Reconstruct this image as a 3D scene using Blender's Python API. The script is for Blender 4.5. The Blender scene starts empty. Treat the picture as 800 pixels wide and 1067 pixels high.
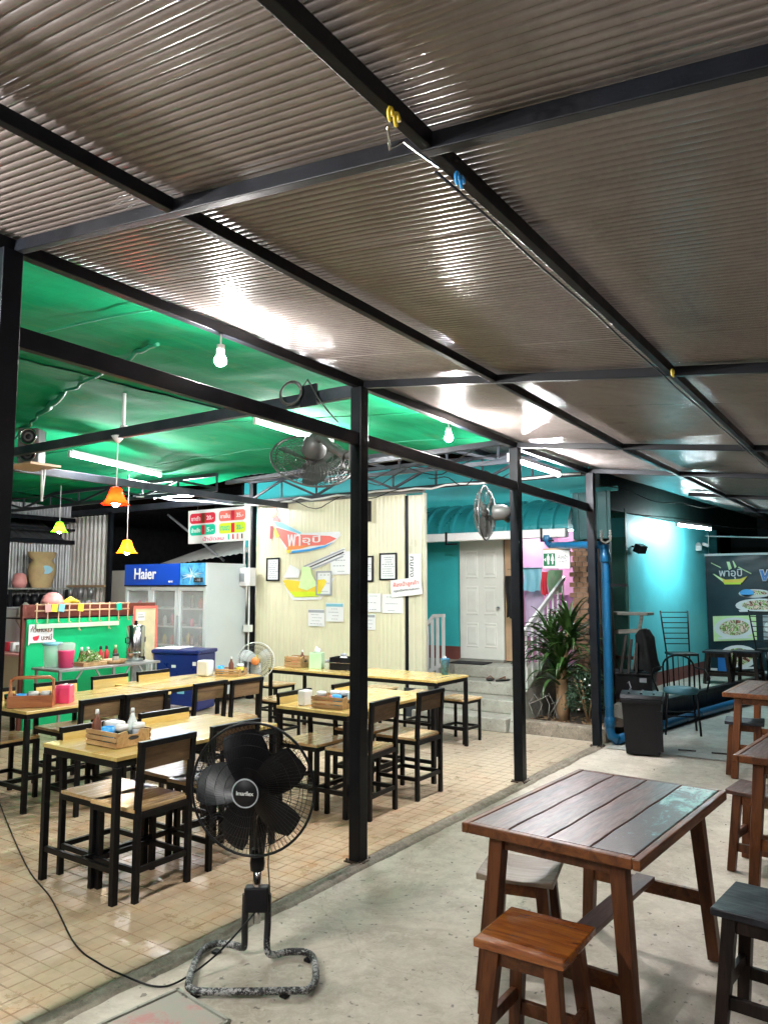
import bpy, math, random
from mathutils import Vector, Matrix, noise
random.seed(7)
R = math.radians
PI = math.pi
scn = bpy.context.scene
col = scn.collection

# ------------------------------------------------------------------ camera
cam_d = bpy.data.cameras.new('camera')
cam = bpy.data.objects.new('camera', cam_d); col.objects.link(cam)
cam_d.sensor_fit = 'HORIZONTAL'; cam_d.sensor_width = 36.0; cam_d.lens = 36.0
cam_d.clip_start = 0.05; cam_d.clip_end = 800
cam.location = (0, 0, 1.6)
cam.rotation_euler = (R(90 + 5.604), 0, R(34.62))
scn.camera = cam
# ------------------------------------------------------------------ night sky
world = bpy.data.worlds.new('World'); scn.world = world; world.use_nodes = True
wn = world.node_tree; wn.nodes.clear()
wo = wn.nodes.new('ShaderNodeOutputWorld'); wb = wn.nodes.new('ShaderNodeBackground')
ws = wn.nodes.new('ShaderNodeTexSky'); ws.sky_type = 'NISHITA'; ws.sun_disc = False
ws.sun_elevation = R(-4.0); ws.sun_rotation = R(200)
wb.inputs['Strength'].default_value = 0.05
wn.links.new(ws.outputs[0], wb.inputs['Color']); wn.links.new(wb.outputs[0], wo.inputs['Surface'])
# ------------------------------------------------------------------ exposure
scn.view_settings.view_transform = 'Standard'
scn.view_settings.look = 'None'
scn.view_settings.exposure = 1.45
scn.view_settings.gamma = 1.0
scn.view_settings.use_curve_mapping = False
scn.cycles.use_denoising = True
scn.cycles.max_bounces = 7
scn.cycles.diffuse_bounces = 4
scn.cycles.glossy_bounces = 4
scn.cycles.transmission_bounces = 6
scn.cycles.transparent_max_bounces = 12
scn.cycles.caustics_reflective = False
scn.cycles.caustics_refractive = False
scn.cycles.sample_clamp_indirect = 6.0

# ================================================================== helpers
def link(o): col.objects.link(o); return o
def tag(o, label=None, cat=None, group=None, kind=None):
    if label: o['label'] = label
    if cat: o['category'] = cat
    if group: o['group'] = group
    if kind: o['kind'] = kind
    return o
def thing(name, label, cat, loc=(0, 0, 0), rz=0.0, group=None):
    o = link(bpy.data.objects.new(name, None)); o.location = loc; o.rotation_euler = (0, 0, rz)
    o.empty_display_size = .1
    return tag(o, label, cat, group)
_kid = {}
def copy_tree(o, parent=None):
    c = link(o.copy())
    if parent is not None:
        c.parent = parent; _kid.setdefault(parent.name, []).append(c)
    for ch in list(_kid.get(o.name, [])): copy_tree(ch, c)
    return c
def clone(proto, loc, rz, label, group=None):
    c = copy_tree(proto); c.location = loc; c.rotation_euler = (0, 0, rz); c['label'] = label
    if group: c['group'] = group
    return c

def rotm(rx=0, ry=0, rz=0):
    return (Matrix.Rotation(rz, 4, 'Z') @ Matrix.Rotation(ry, 4, 'Y') @ Matrix.Rotation(rx, 4, 'X'))
FACE_NY = Matrix(((1, 0, 0, 0), (0, 0, -1, 0), (0, 1, 0, 0), (0, 0, 0, 1)))   # x right, y up, facing -Y
FACE_PX = Matrix(((0, 0, 1, 0), (1, 0, 0, 0), (0, 1, 0, 0), (0, 0, 0, 1)))    # x -> +Y, y -> up, facing +X
def T(x, y, z): return Matrix.Translation((x, y, z))

class MB:
    def __init__(s): s.v = []; s.f = []; s.m = []; s.sm = []
    def add(s, vs, fs, m=0, sm=False, M=None):
        b = len(s.v)
        for p in vs:
            p = Vector(p)
            s.v.append(tuple(M @ p) if M is not None else tuple(p))
        for f in fs:
            s.f.append(tuple(b + i for i in f)); s.m.append(m); s.sm.append(sm)
        return s
    def box(s, c, d, rx=0, ry=0, rz=0, m=0, M=None):
        x, y, z = d[0] / 2, d[1] / 2, d[2] / 2
        X = T(*c) @ rotm(rx, ry, rz)
        if M is not None: X = M @ X
        vs = [(-x, -y, -z), (x, -y, -z), (x, y, -z), (-x, y, -z), (-x, -y, z), (x, -y, z), (x, y, z), (-x, y, z)]
        return s.add(vs, [(0, 3, 2, 1), (4, 5, 6, 7), (0, 1, 5, 4), (1, 2, 6, 5), (2, 3, 7, 6), (3, 0, 4, 7)], m, False, X)
    def bb(s, x0, x1, y0, y1, z0, z1, m=0):
        return s.box(((x0 + x1) / 2, (y0 + y1) / 2, (z0 + z1) / 2), (abs(x1 - x0), abs(y1 - y0), abs(z1 - z0)), m=m)
    def beam(s, p, q, w, h, m=0, up=(0, 0, 1)):
        p = Vector(p); q = Vector(q); d = q - p; L = d.length; d.normalize()
        u = Vector(up); r = d.cross(u)
        if r.length < 1e-5: r = d.cross(Vector((1, 0, 0)))
        r.normalize(); u = r.cross(d).normalized()
        c = []
        for e in (p, q):
            for a, b in ((-1, -1), (1, -1), (1, 1), (-1, 1)):
                c.append(e + r * (a * w / 2) + u * (b * h / 2))
        return s.add(c, [(0, 1, 2, 3), (7, 6, 5, 4), (0, 4, 5, 1), (1, 5, 6, 2), (2, 6, 7, 3), (3, 7, 4, 0)], m)
    def leg(s, p, q, w0, w1, m=0):
        """square leg from top p to foot q, vertical faces kept square"""
        p = Vector(p); q = Vector(q); c = []
        for e, w in ((q, w1), (p, w0)):
            for a, b in ((-1, -1), (1, -1), (1, 1), (-1, 1)):
                c.append(e + Vector((a * w / 2, b * w / 2, 0)))
        return s.add(c, [(3, 2, 1, 0), (4, 5, 6, 7), (0, 1, 5, 4), (1, 2, 6, 5), (2, 3, 7, 6), (3, 0, 4, 7)], m)
    def tube(s, pts, r, n=8, m=0, closed=False, caps=True):
        P = [Vector(p) for p in pts]; N = len(P)
        rr = r if isinstance(r, (list, tuple)) else [r] * N
        b = len(s.v); prev = None
        for i, p in enumerate(P):
            if closed: d = P[(i + 1) % N] - P[i - 1]
            else: d = P[min(i + 1, N - 1)] - P[max(i - 1, 0)]
            if d.length < 1e-9: d = Vector((0, 0, 1))
            d.normalize()
            if prev is None:
                a = Vector((0, 0, 1)) if abs(d.z) < .9 else Vector((1, 0, 0))
                u = d.cross(a).normalized()
            else:
                u = prev - d * prev.dot(d)
                if u.length < 1e-6: u = d.cross(Vector((0, 0, 1)))
                u.normalize()
            prev = u; w = d.cross(u)
            for k in range(n):
                t = 2 * PI * k / n
                s.v.append(tuple(p + (u * math.cos(t) + w * math.sin(t)) * rr[i]))
        for i in range(N if closed else N - 1):
            j = (i + 1) % N
            for k in range(n):
                k2 = (k + 1) % n
                s.f.append((b + i * n + k, b + i * n + k2, b + j * n + k2, b + j * n + k)); s.m.append(m); s.sm.append(n > 4)
        if caps and not closed:
            s.f.append(tuple(b + k for k in range(n - 1, -1, -1))); s.m.append(m); s.sm.append(False)
            s.f.append(tuple(b + (N - 1) * n + k for k in range(n))); s.m.append(m); s.sm.append(False)
        return s
    def lathe(s, prof, n=20, c=(0, 0, 0), m=0, M=None, sm=True):
        X = T(*c) if M is None else M @ T(*c)
        vs = []; fs = []; K = len(prof)
        for k in range(n):
            t = 2 * PI * k / n
            for (r, z) in prof: vs.append((r * math.cos(t), r * math.sin(t), z))
        for k in range(n):
            k2 = (k + 1) % n
            for i in range(K - 1):
                fs.append((k * K + i, k2 * K + i, k2 * K + i + 1, k * K + i + 1))
        return s.add(vs, fs, m, sm, X)
    def prism(s, poly, t, M, m=0):
        """polygon (x, y) extruded from z=0 to z=t"""
        n = len(poly)
        vs = [(x, y, 0) for x, y in poly] + [(x, y, t) for x, y in poly]
        fs = [tuple(range(n - 1, -1, -1)), tuple(range(n, 2 * n))] + [(i, (i + 1) % n, n + (i + 1) % n, n + i) for i in range(n)]
        return s.add(vs, fs, m, False, M)
    def build(s, name, mats, parent=None, bevel=0.0, world=False, kind=None, loc=None):
        me = bpy.data.meshes.new(name)
        off = Vector((0, 0, 0))
        if world and parent is not None:
            p = parent
            while p is not None: off += p.location; p = p.parent
        me.from_pydata([tuple(Vector(v) - off) for v in s.v] if off.length else s.v, [], s.f)
        if not isinstance(mats, (list, tuple)): mats = [mats]
        for mt in mats: me.materials.append(mt)
        me.polygons.foreach_set('material_index', s.m)
        me.polygons.foreach_set('use_smooth', s.sm)
        me.update()
        o = link(bpy.data.objects.new(name, me))
        if loc: o.location = loc
        if parent is not None:
            o.parent = parent; _kid.setdefault(parent.name, []).append(o)
        if bevel > 0:
            b = o.modifiers.new('bevel', 'BEVEL'); b.width = bevel; b.segments = 2; b.limit_method = 'ANGLE'
            b.angle_limit = R(50); b.harden_normals = False
        if kind: o['kind'] = kind
        return o

def lettering(txt, mat, parent, M, width=None, height=None, size=.1, depth=.0015, name='lettering', world=True, bold=0.0):
    cu = bpy.data.curves.new('lettering', 'FONT'); cu.body = txt; cu.size = size
    cu.align_x = 'CENTER'; cu.align_y = 'CENTER'; cu.extrude = depth; cu.offset = bold * .12; cu.resolution_u = 5
    ob = bpy.data.objects.new('lettering_source', cu); col.objects.link(ob)
    dg = bpy.context.evaluated_depsgraph_get()
    me = bpy.data.meshes.new_from_object(ob.evaluated_get(dg))
    bpy.data.objects.remove(ob); bpy.data.curves.remove(cu)
    if len(me.vertices) == 0: return None
    xs = [v.co.x for v in me.vertices]; ys = [v.co.y for v in me.vertices]
    w = max(xs) - min(xs); h = max(ys) - min(ys)
    cx = (max(xs) + min(xs)) / 2; cy = (max(ys) + min(ys)) / 2
    sx = width / w if width else 1.0
    sy = height / h if height else sx
    if not width: sx = sy
    off = Vector((0, 0, 0))
    if world:
        p = parent
        while p is not None: off += p.location; p = p.parent
    for v in me.vertices:
        q = M @ Vector(((v.co.x - cx) * sx, (v.co.y - cy) * sy, v.co.z))
        v.co = q - off
    me.materials.clear(); me.materials.append(mat)
    me.name = name
    o = link(bpy.data.objects.new(name, me)); o.parent = parent; _kid.setdefault(parent.name, []).append(o)
    return o

# ================================================================== materials
def mat(name, c, rough=.5, metal=0., var=.15, scale=6., bump=.0, bscale=60., c2=None, spec=.5, trans=0., coat=0., alpha=1., emis=None, es=0., stretch=None, dirt=0., dirtc=(.1, .09, .07), subsurf=0.):
    m = bpy.data.materials.new(name); m.use_nodes = True
    nt = m.node_tree; N = nt.nodes; L = nt.links; N.clear()
    out = N.new('ShaderNodeOutputMaterial'); b = N.new('ShaderNodeBsdfPrincipled'); L.new(b.outputs[0], out.inputs[0])
    tc = N.new('ShaderNodeTexCoord'); mp = N.new('ShaderNodeMapping'); L.new(tc.outputs['Object'], mp.inputs[0])
    if stretch: mp.inputs['Scale'].default_value = stretch
    nz = N.new('ShaderNodeTexNoise'); nz.inputs['Scale'].default_value = scale; nz.inputs['Detail'].default_value = 6
    nz.inputs['Roughness'].default_value = .6
    L.new(mp.outputs[0], nz.inputs['Vector'])
    oi = N.new('ShaderNodeObjectInfo')
    cr = N.new('ShaderNodeValToRGB'); L.new(nz.outputs['Fac'], cr.inputs[0])
    c2 = c2 or tuple(min(1, x * (1 + var)) for x in c)
    c1 = tuple(x * (1 - var) for x in c)
    cr.color_ramp.elements[0].position = .3; cr.color_ramp.elements[1].position = .72
    cr.color_ramp.elements[0].color = (*c1, 1); cr.color_ramp.elements[1].color = (*c2, 1)
    colr = cr.outputs[0]
    if dirt > 0:
        n2 = N.new('ShaderNodeTexNoise'); n2.inputs['Scale'].default_value = 1.7; n2.inputs['Detail'].default_value = 8
        n2.inputs['Roughness'].default_value = .7; L.new(tc.outputs['Object'], n2.inputs['Vector'])
        r2 = N.new('ShaderNodeMapRange'); r2.inputs[1].default_value = .45; r2.inputs[2].default_value = .75
        r2.inputs[3].default_value = 0; r2.inputs[4].default_value = dirt; L.new(n2.outputs['Fac'], r2.inputs[0])
        mx = N.new('ShaderNodeMix'); mx.data_type = 'RGBA'; L.new(r2.outputs[0], mx.inputs[0]); L.new(colr, mx.inputs[6])
        mx.inputs[7].default_value = (*dirtc, 1); colr = mx.outputs[2]
    L.new(colr, b.inputs['Base Color'])
    b.inputs['Metallic'].default_value = metal
    b.inputs['Specular IOR Level'].default_value = spec
    rr = N.new('ShaderNodeMapRange'); rr.inputs[1].default_value = .3; rr.inputs[2].default_value = .7
    rr.inputs[3].default_value = max(0.02, rough * .85); rr.inputs[4].default_value = min(1, rough * 1.2)
    L.new(nz.outputs['Fac'], rr.inputs[0]); L.new(rr.outputs[0], b.inputs['Roughness'])
    b.inputs['Transmission Weight'].default_value = trans
    b.inputs['Coat Weight'].default_value = coat; b.inputs['Coat Roughness'].default_value = .12
    b.inputs['Alpha'].default_value = alpha
    if emis:
        b.inputs['Emission Color'].default_value = (*emis, 1); b.inputs['Emission Strength'].default_value = es
    if bump > 0:
        nb = N.new('ShaderNodeTexNoise'); nb.inputs['Scale'].default_value = bscale; nb.inputs['Detail'].default_value = 5
        L.new(mp.outputs[0], nb.inputs['Vector'])
        bp = N.new('ShaderNodeBump'); bp.inputs['Strength'].default_value = bump; bp.inputs['Distance'].default_value = .004
        L.new(nb.outputs['Fac'], bp.inputs['Height']); L.new(bp.outputs[0], b.inputs['Normal'])
    return m
def node_mat(name):
    m = bpy.data.materials.new(name); m.use_nodes = True
    nt = m.node_tree; nt.nodes.clear()
    out = nt.nodes.new('ShaderNodeOutputMaterial'); b = nt.nodes.new('ShaderNodeBsdfPrincipled'); nt.links.new(b.outputs[0], out.inputs[0])
    return m, nt.nodes, nt.links, b
def noise_node(N, L, vec, scale, detail=6, rough=.6, dist=0.):
    n = N.new('ShaderNodeTexNoise'); n.inputs['Scale'].default_value = scale; n.inputs['Detail'].default_value = detail
    n.inputs['Roughness'].default_value = rough; n.inputs['Distortion'].default_value = dist
    L.new(vec, n.inputs['Vector']); return n.outputs['Fac']
def ramp(N, L, fac, stops):
    r = N.new('ShaderNodeValToRGB'); L.new(fac, r.inputs[0]); e = r.color_ramp.elements
    while len(e) > 1: e.remove(e[-1])
    for i, (p, c) in enumerate(stops):
        x = e[0] if i == 0 else e.new(p)
        x.position = p; x.color = (*c, 1) if len(c) == 3 else c
    return r.outputs[0]
def mrange(N, L, fac, a, b, c=0., d=1.):
    r = N.new('ShaderNodeMapRange'); L.new(fac, r.inputs[0])
    for i, v in enumerate((a, b, c, d)): r.inputs[i + 1].default_value = v
    return r.outputs[0]
def mixc(N, L, fac, a, b, mode='MIX'):
    x = N.new('ShaderNodeMix'); x.data_type = 'RGBA'; x.blend_type = mode
    if isinstance(fac, float): x.inputs[0].default_value = fac
    else: L.new(fac, x.inputs[0])
    for i, c in ((6, a), (7, b)):
        if isinstance(c, tuple): x.inputs[i].default_value = (*c, 1)
        else: L.new(c, x.inputs[i])
    return x.outputs[2]
def bump(N, L, b, h, strength=.4, dist=.004, prev=None):
    bp = N.new('ShaderNodeBump'); bp.inputs['Strength'].default_value = strength; bp.inputs['Distance'].default_value = dist
    L.new(h, bp.inputs['Height'])
    if prev is not None: L.new(prev, bp.inputs['Normal'])
    L.new(bp.outputs[0], b.inputs['Normal']); return bp.outputs[0]

def concrete_mat(name, base, dark, light, scale=1.0):
    m, N, L, b = node_mat(name)
    g = N.new('ShaderNodeNewGeometry').outputs['Position']
    n1 = noise_node(N, L, g, .9 * scale, 9, .65, .4); n2 = noise_node(N, L, g, 5 * scale, 8, .7, .6); n3 = noise_node(N, L, g, 60, 4, .7)
    c = ramp(N, L, n1, [(.32, dark), (.5, base), (.68, light)])
    c = mixc(N, L, mrange(N, L, n2, .42, .68, 0, .6), c, dark)
    nf = noise_node(N, L, g, 17 * scale, 9, .78, .9); c = mixc(N, L, mrange(N, L, nf, .46, .62, 0, .5), c, light); nd = noise_node(N, L, g, 2.4, 7, .75, 1.5); c = mixc(N, L, mrange(N, L, nd, .56, .70, 0, .5), c, dark)
    c = mixc(N, L, mrange(N, L, n3, .55, .8, 0, .35), c, light)
    sp = noise_node(N, L, g, 26, 3, .5)
    c = mixc(N, L, mrange(N, L, sp, .66, .70, 0, .75), c, (.10, .09, .075))
    st_ = noise_node(N, L, g, 1.3, 10, .8, 2.2); c = mixc(N, L, mrange(N, L, st_, .50, .56, 0, .28), c, dark)
    st2 = noise_node(N, L, g, 3.1, 10, .8, 1.2); c = mixc(N, L, mrange(N, L, st2, .58, .61, 0, .3), c, light)
    vo = N.new('ShaderNodeTexVoronoi'); vo.feature = 'DISTANCE_TO_EDGE'; vo.inputs['Scale'].default_value = .55
    wv = N.new('ShaderNodeVectorMath'); wv.operation = 'ADD'; L.new(g, wv.inputs[0])
    nn = N.new('ShaderNodeTexNoise'); nn.inputs['Scale'].default_value = 2.2; nn.inputs['Detail'].default_value = 6; L.new(g, nn.inputs['Vector'])
    sc_ = N.new('ShaderNodeVectorMath'); sc_.operation = 'SCALE'; sc_.inputs['Scale'].default_value = .5; L.new(nn.outputs['Color'], sc_.inputs[0])
    L.new(sc_.outputs[0], wv.inputs[1]); L.new(wv.outputs[0], vo.inputs['Vector'])
    crk = mrange(N, L, vo.outputs['Distance'], 0.0, .002, .3, 0.)
    c = mixc(N, L, crk, c, (.07, .065, .055))
    L.new(c, b.inputs['Base Color'])
    L.new(mrange(N, L, n2, .3, .7, .5, .8), b.inputs['Roughness'])
    p = bump(N, L, b, n2, .5, .014); p = bump(N, L, b, nf, .4, .006, p); p = bump(N, L, b, n3, .4, .003, p)
    return m
def tile_mat():
    m, N, L, b = node_mat('floor_tile_glaze')
    g = N.new('ShaderNodeNewGeometry').outputs['Position']
    mp = N.new('ShaderNodeVectorMath'); mp.operation = 'SNAP'; L.new(g, mp.inputs[0]); mp.inputs[1].default_value = (.098, .098, 50)
    wn_ = N.new('ShaderNodeTexWhiteNoise'); wn_.noise_dimensions = '3D'; L.new(mp.outputs[0], wn_.inputs['Vector'])
    big = noise_node(N, L, g, .8, 7, .65, .5); mid = noise_node(N, L, g, 7, 8, .7, .4); fine = noise_node(N, L, g, 90, 4, .7)
    c = ramp(N, L, wn_.outputs['Value'], [(0., (.39, .25, .15)), (.35, (.49, .335, .215)), (.7, (.55, .40, .27)), (1., (.49, .30, .17))])
    c = mixc(N, L, mrange(N, L, big, .42, .62, 0, .5), c, (.47, .39, .28))
    c = mixc(N, L, mrange(N, L, mid, .5, .75, 0, .45), c, (.30, .24, .16))
    # dusty, greyer and worn beyond the dining tables where people step out
    sx = N.new('ShaderNodeSeparateXYZ'); L.new(g, sx.inputs[0])
    d = mrange(N, L, sx.outputs['Y'], 4.2, 6.6, 0, .5)
    c = mixc(N, L, d, c, (.40, .37, .30))
    L.new(c, b.inputs['Base Color'])
    L.new(mrange(N, L, mid, .3, .7, .2, .48), b.inputs['Roughness'])
    p = bump(N, L, b, mid, .12, .004); bump(N, L, b, fine, .12, .001, p)
    return m
def wood_mat(name, a, c_, dk, rough=.35, along='Y', coat=.3, scale=1., wear=0., wearc=(.45, .42, .38), bs=1., spec=.5):
    m, N, L, b = node_mat(name)
    tc = N.new('ShaderNodeTexCoord'); mp = N.new('ShaderNodeMapping'); L.new(tc.outputs['Object'], mp.inputs[0])
    oi = N.new('ShaderNodeObjectInfo')
    ad = N.new('ShaderNodeVectorMath'); ad.operation = 'ADD'; L.new(mp.outputs[0], ad.inputs[0])
    cb = N.new('ShaderNodeCombineXYZ'); mu = N.new('ShaderNodeMath'); mu.operation = 'MULTIPLY'; mu.inputs[1].default_value = 37.
    L.new(oi.outputs['Random'], mu.inputs[0])
    for i in range(3): L.new(mu.outputs[0], cb.inputs[i])
    L.new(cb.outputs[0], ad.inputs[1])
    st = {'X': (1.5, 14, 14), 'Y': (14, 1.5, 14), 'Z': (14, 14, 1.5)}[along]
    mp.inputs['Scale'].default_value = tuple(x * scale for x in st)
    n1 = noise_node(N, L, ad.outputs[0], 1.2, 7, .65, 1.2); n2 = noise_node(N, L, ad.outputs[0], 5, 6, .7, .3)
    c = ramp(N, L, n1, [(.25, dk), (.45, a), (.62, c_), (.8, a)])
    c = mixc(N, L, mrange(N, L, n2, .5, .75, 0, .5), c, dk)
    hv = N.new('ShaderNodeHueSaturation'); L.new(c, hv.inputs['Color'])
    L.new(mrange(N, L, oi.outputs['Random'], 0, 1, .75, 1.2), hv.inputs['Value']); c = hv.outputs[0]
    if wear > 0:
        n3 = noise_node(N, L, tc.outputs['Object'], 3.5, 9, .72, .8)
        c = mixc(N, L, mrange(N, L, n3, .52, .7, 0, wear), c, wearc)
        n4 = noise_node(N, L, tc.outputs['Object'], 14, 9, .75, .5)
        c = mixc(N, L, mrange(N, L, n4, .58, .68, 0, wear * .8), c, dk)
    L.new(c, b.inputs['Base Color'])
    L.new(mrange(N, L, n2, .3, .7, rough * .75, rough * 1.35), b.inputs['Roughness'])
    b.inputs['Coat Weight'].default_value = coat; b.inputs['Coat Roughness'].default_value = .2; b.inputs['Specular IOR Level'].default_value = spec
    p = bump(N, L, b, n2, .25 * bs, .002); bump(N, L, b, n1, .2 * bs, .003, p)
    return m
def cloth_green():
    m, N, L, b = node_mat('green_shade_cloth')
    g = N.new('ShaderNodeNewGeometry').outputs['Position']
    mp = N.new('ShaderNodeMapping'); L.new(g, mp.inputs[0]); mp.inputs['Scale'].default_value = (1, .35, 1)
    n1 = noise_node(N, L, mp.outputs[0], 1.1, 8, .7, .8); n2 = noise_node(N, L, mp.outputs[0], 4, 8, .7, 1.)
    mw = N.new('ShaderNodeMapping'); L.new(g, mw.inputs[0]); mw.inputs['Scale'].default_value = (.4, 14, 1)
    n3 = noise_node(N, L, mw.outputs[0], 2.2, 5, .6, .2)
    c = ramp(N, L, n1, [(.3, (.0, .12, .05)), (.5, (.0, .21, .085)), (.7, (.005, .29, .12))])
    c = mixc(N, L, mrange(N, L, n2, .55, .75, 0, .5), c, (.10, .20, .06))
    c = mixc(N, L, mrange(N, L, n3, .55, .75, 0, .3), c, (.02, .15, .06))
    L.new(c, b.inputs['Base Color']); b.inputs['Roughness'].default_value = .85; b.inputs['Specular IOR Level'].default_value = .1
    mw2 = N.new('ShaderNodeMapping'); L.new(g, mw2.inputs[0]); mw2.inputs['Rotation'].default_value = (0, 0, .35); mw2.inputs['Scale'].default_value = (1.2, 5, 1)
    n4 = noise_node(N, L, mw2.outputs[0], 1.2, 5, .55, 1.4)
    p = bump(N, L, b, n4, .2, .02); bump(N, L, b, n2, .15, .006, p)
    return m
def roof_mat():
    m, N, L, b = node_mat('corrugated_plastic_roof')
    g = N.new('ShaderNodeNewGeometry').outputs['Position']
    mp = N.new('ShaderNodeMapping'); L.new(g, mp.inputs[0]); mp.inputs['Scale'].default_value = (1, 1, 1)
    n1 = noise_node(N, L, mp.outputs[0], 1.2, 8, .7, .5); n2 = noise_node(N, L, mp.outputs[0], 38, 5, .7)
    c = ramp(N, L, n1, [(.3, (.145, .122, .113)), (.7, (.225, .196, .185))])
    c = mixc(N, L, mrange(N, L, n2, .48, .72, 0, .18), c, (.30, .27, .25))
    n5 = noise_node(N, L, mp.outputs[0], 2.6, 9, .75, 1.2); c = mixc(N, L, mrange(N, L, n5, .55, .7, 0, .45), c, (.09, .075, .065))
    L.new(c, b.inputs['Base Color']); L.new(mrange(N, L, n2, .3, .7, .17, .27), b.inputs['Roughness'])
    b.inputs['Specular IOR Level'].default_value = .75
    return m
M_ = {}
M_['steel'] = mat('dark_painted_steel', (.005, .0065, .010), .42, .0, .3, 9, .15, 120, dirt=.3, dirtc=(.028, .022, .018), spec=.22)
M_['steel2'] = mat('grey_painted_steel', (.022, .027, .036), .4, .1, .3, 9, .15, 120, dirt=.3, dirtc=(.16, .16, .17))
M_['black'] = mat('black_powder_coat', (.005, .005, .006), .42, .0, .25, 14, .1, 150, dirt=.15, dirtc=(.02, .018, .016), spec=.22)
M_['blackpl'] = mat('black_plastic', (.006, .006, .008), .42, 0, .3, 10, .12, 80, dirt=.15, dirtc=(.02, .02, .02), spec=.25)
M_['white'] = mat('white_plastic', (.72, .73, .72), .4, 0, .06, 5, .05, 90, dirt=.2, dirtc=(.45, .43, .38))
M_['offwhite'] = mat('cream_painted_door', (.78, .78, .72), .45, 0, .06, 3, .08, 60, dirt=.25, dirtc=(.45, .42, .34))
M_['paper'] = mat('white_paper', (.74, .75, .76), .7, 0, .05, 5)
M_['galv'] = mat('galvanised_sheet', (.42, .43, .44), .42, .55, .2, 5, .15, 60, dirt=.5, dirtc=(.2, .17, .13))
M_['galvdk'] = mat('dull_roof_sheet', (.16, .165, .17), .5, .4, .25, 5, .15, 60, dirt=.4, dirtc=(.07, .065, .06))
M_['inox'] = mat('stainless_steel', (.55, .56, .57), .18, 1., .12, 5, .04, 40)
M_['cream'] = mat('cream_metal_panel', (.70, .67, .48), .34, 0, .05, 2.5, .05, 40, dirt=.2, dirtc=(.48, .46, .34))
M_['tin_y'] = mat('cream_trim_metal', (.62, .60, .45), .3, 0, .05, 3)
M_['teal'] = mat('turquoise_painted_wall', (.045, .50, .52), .5, 0, .12, 1.5, .25, 45, dirt=.25, dirtc=(.05, .28, .27))
M_['teal2'] = mat('pale_turquoise_wall', (.12, .66, .74), .5, 0, .12, 1.2, .2, 45, dirt=.25, dirtc=(.06, .32, .33))
M_['tealroof'] = mat('teal_metal_awning', (.02, .24, .26), .3, .1, .15, 4, .05, 60, dirt=.3, dirtc=(.03, .14, .14))
M_['green_dk'] = mat('dark_green_wall', (.008, .10, .075), .5, 0, .2, 3, .2, 40)
M_['redbase'] = mat('brick_red_painted_skirt', (.20, .06, .05), .6, 0, .2, 3, .2, 50)
M_['pink'] = mat('pink_painted_wall', (.62, .27, .42), .6, 0, .1, 2, .15, 50, dirt=.2, dirtc=(.4, .28, .38))
M_['greenb'] = mat('green_laminate_board', (.0, .50, .19), .38, 0, .08, 2, .05, 50)
M_['brownrail'] = mat('red_brown_paint', (.14, .035, .025), .4, 0, .2, 6, .1, 60)
M_['bluepipe'] = mat('blue_pvc_pipe', (.008, .12, .27), .3, 0, .12, 4, .04, 60, dirt=.2, dirtc=(.05, .12, .2))
M_['blue'] = mat('blue_plastic', (.01, .16, .50), .35, 0, .1, 5)
M_['ltblue'] = mat('light_blue_plastic', (.04, .34, .75), .3, 0, .1, 5)
M_['navy'] = mat('navy_chest_plastic', (.008, .02, .16), .3, 0, .1, 5, .05, 60)
M_['pinkpl'] = mat('hot_pink_plastic', (.80, .06, .19), .3, 0, .08, 5)
M_['palepink'] = mat('pale_pink_plastic', (.72, .30, .28), .35, 0, .08, 5)
M_['red'] = mat('red_print', (.62, .02, .05), .4, 0, .05, 5)
M_['coral'] = mat('coral_print', (.75, .16, .13), .4, 0, .05, 5)
M_['mint'] = mat('mint_print', (.0, .48, .32), .4, 0, .05, 5)
M_['lime'] = mat('lime_print', (.60, .75, .03), .4, 0, .05, 5)
M_['yellow'] = mat('yellow_print', (.78, .58, .05), .4, 0, .08, 5)
M_['orange'] = mat('orange_print', (.75, .24, .06), .4, 0, .1, 5)
M_['skyblue'] = mat('sky_blue_print', (.20, .50, .62), .4, 0, .1, 5)
M_['brown'] = mat('brown_print', (.16, .05, .025), .4, 0, .2, 8)
M_['ink'] = mat('dark_ink', (.03, .03, .035), .6, 0, .1, 5)
M_['greyink'] = mat('grey_ink', (.33, .35, .38), .6, 0, .1, 5)
M_['palegreen'] = mat('pale_green_print', (.62, .82, .42), .4, 0, .1, 8)
M_['bannerbg'] = mat('banner_vinyl', (.006, .028, .038), .35, 0, .4, 1.5, .15, 3, spec=.3)
M_['glass'] = mat('cooler_glass', (.75, .8, .82), .06, 0, .02, 2, alpha=.28, spec=.6)
M_['stage'] = mat('glass_clear', (.8, .85, .85), .05, 0, .02, 2, alpha=.35)
M_['cooler'] = mat('white_cooler_enamel', (.62, .68, .70), .32, 0, .05, 2, .03, 40)
M_['coolerin'] = mat('cooler_inside', (.30, .32, .33), .5, 0, .1, 2)
M_['haierblue'] = mat('cobalt_header_print', (.004, .055, .42), .3, 0, .05, 2)
M_['ice'] = mat('ice_burst_print', (.01, .22, .72), .3, 0, .6, 9, c2=(.12, .55, .92))
M_['kraft'] = mat('kraft_paper', (.50, .36, .18), .7, 0, .15, 6, .2, 30)
M_['soil'] = mat('dry_soil', (.07, .05, .035), .9, 0, .4, 12, .8, 40)
M_['trunk'] = mat('fibrous_trunk', (.30, .19, .10), .8, 0, .3, 12, .6, 40, stretch=(3, 3, .8))
M_['leaf'] = mat('strap_leaf', (.02, .055, .014), .36, 0, .4, 6, c2=(.06, .14, .03))
M_['bushleaf'] = mat('small_dark_leaf', (.018, .05, .022), .42, 0, .4, 8)
M_['cloth_dk'] = mat('black_cloth', (.005, .005, .006), .85, 0, .2, 8, .3, 50)
M_['cloth_lt'] = mat('grey_beige_cloth', (.36, .33, .27), .85, 0, .3, 5, .3, 50)
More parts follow.
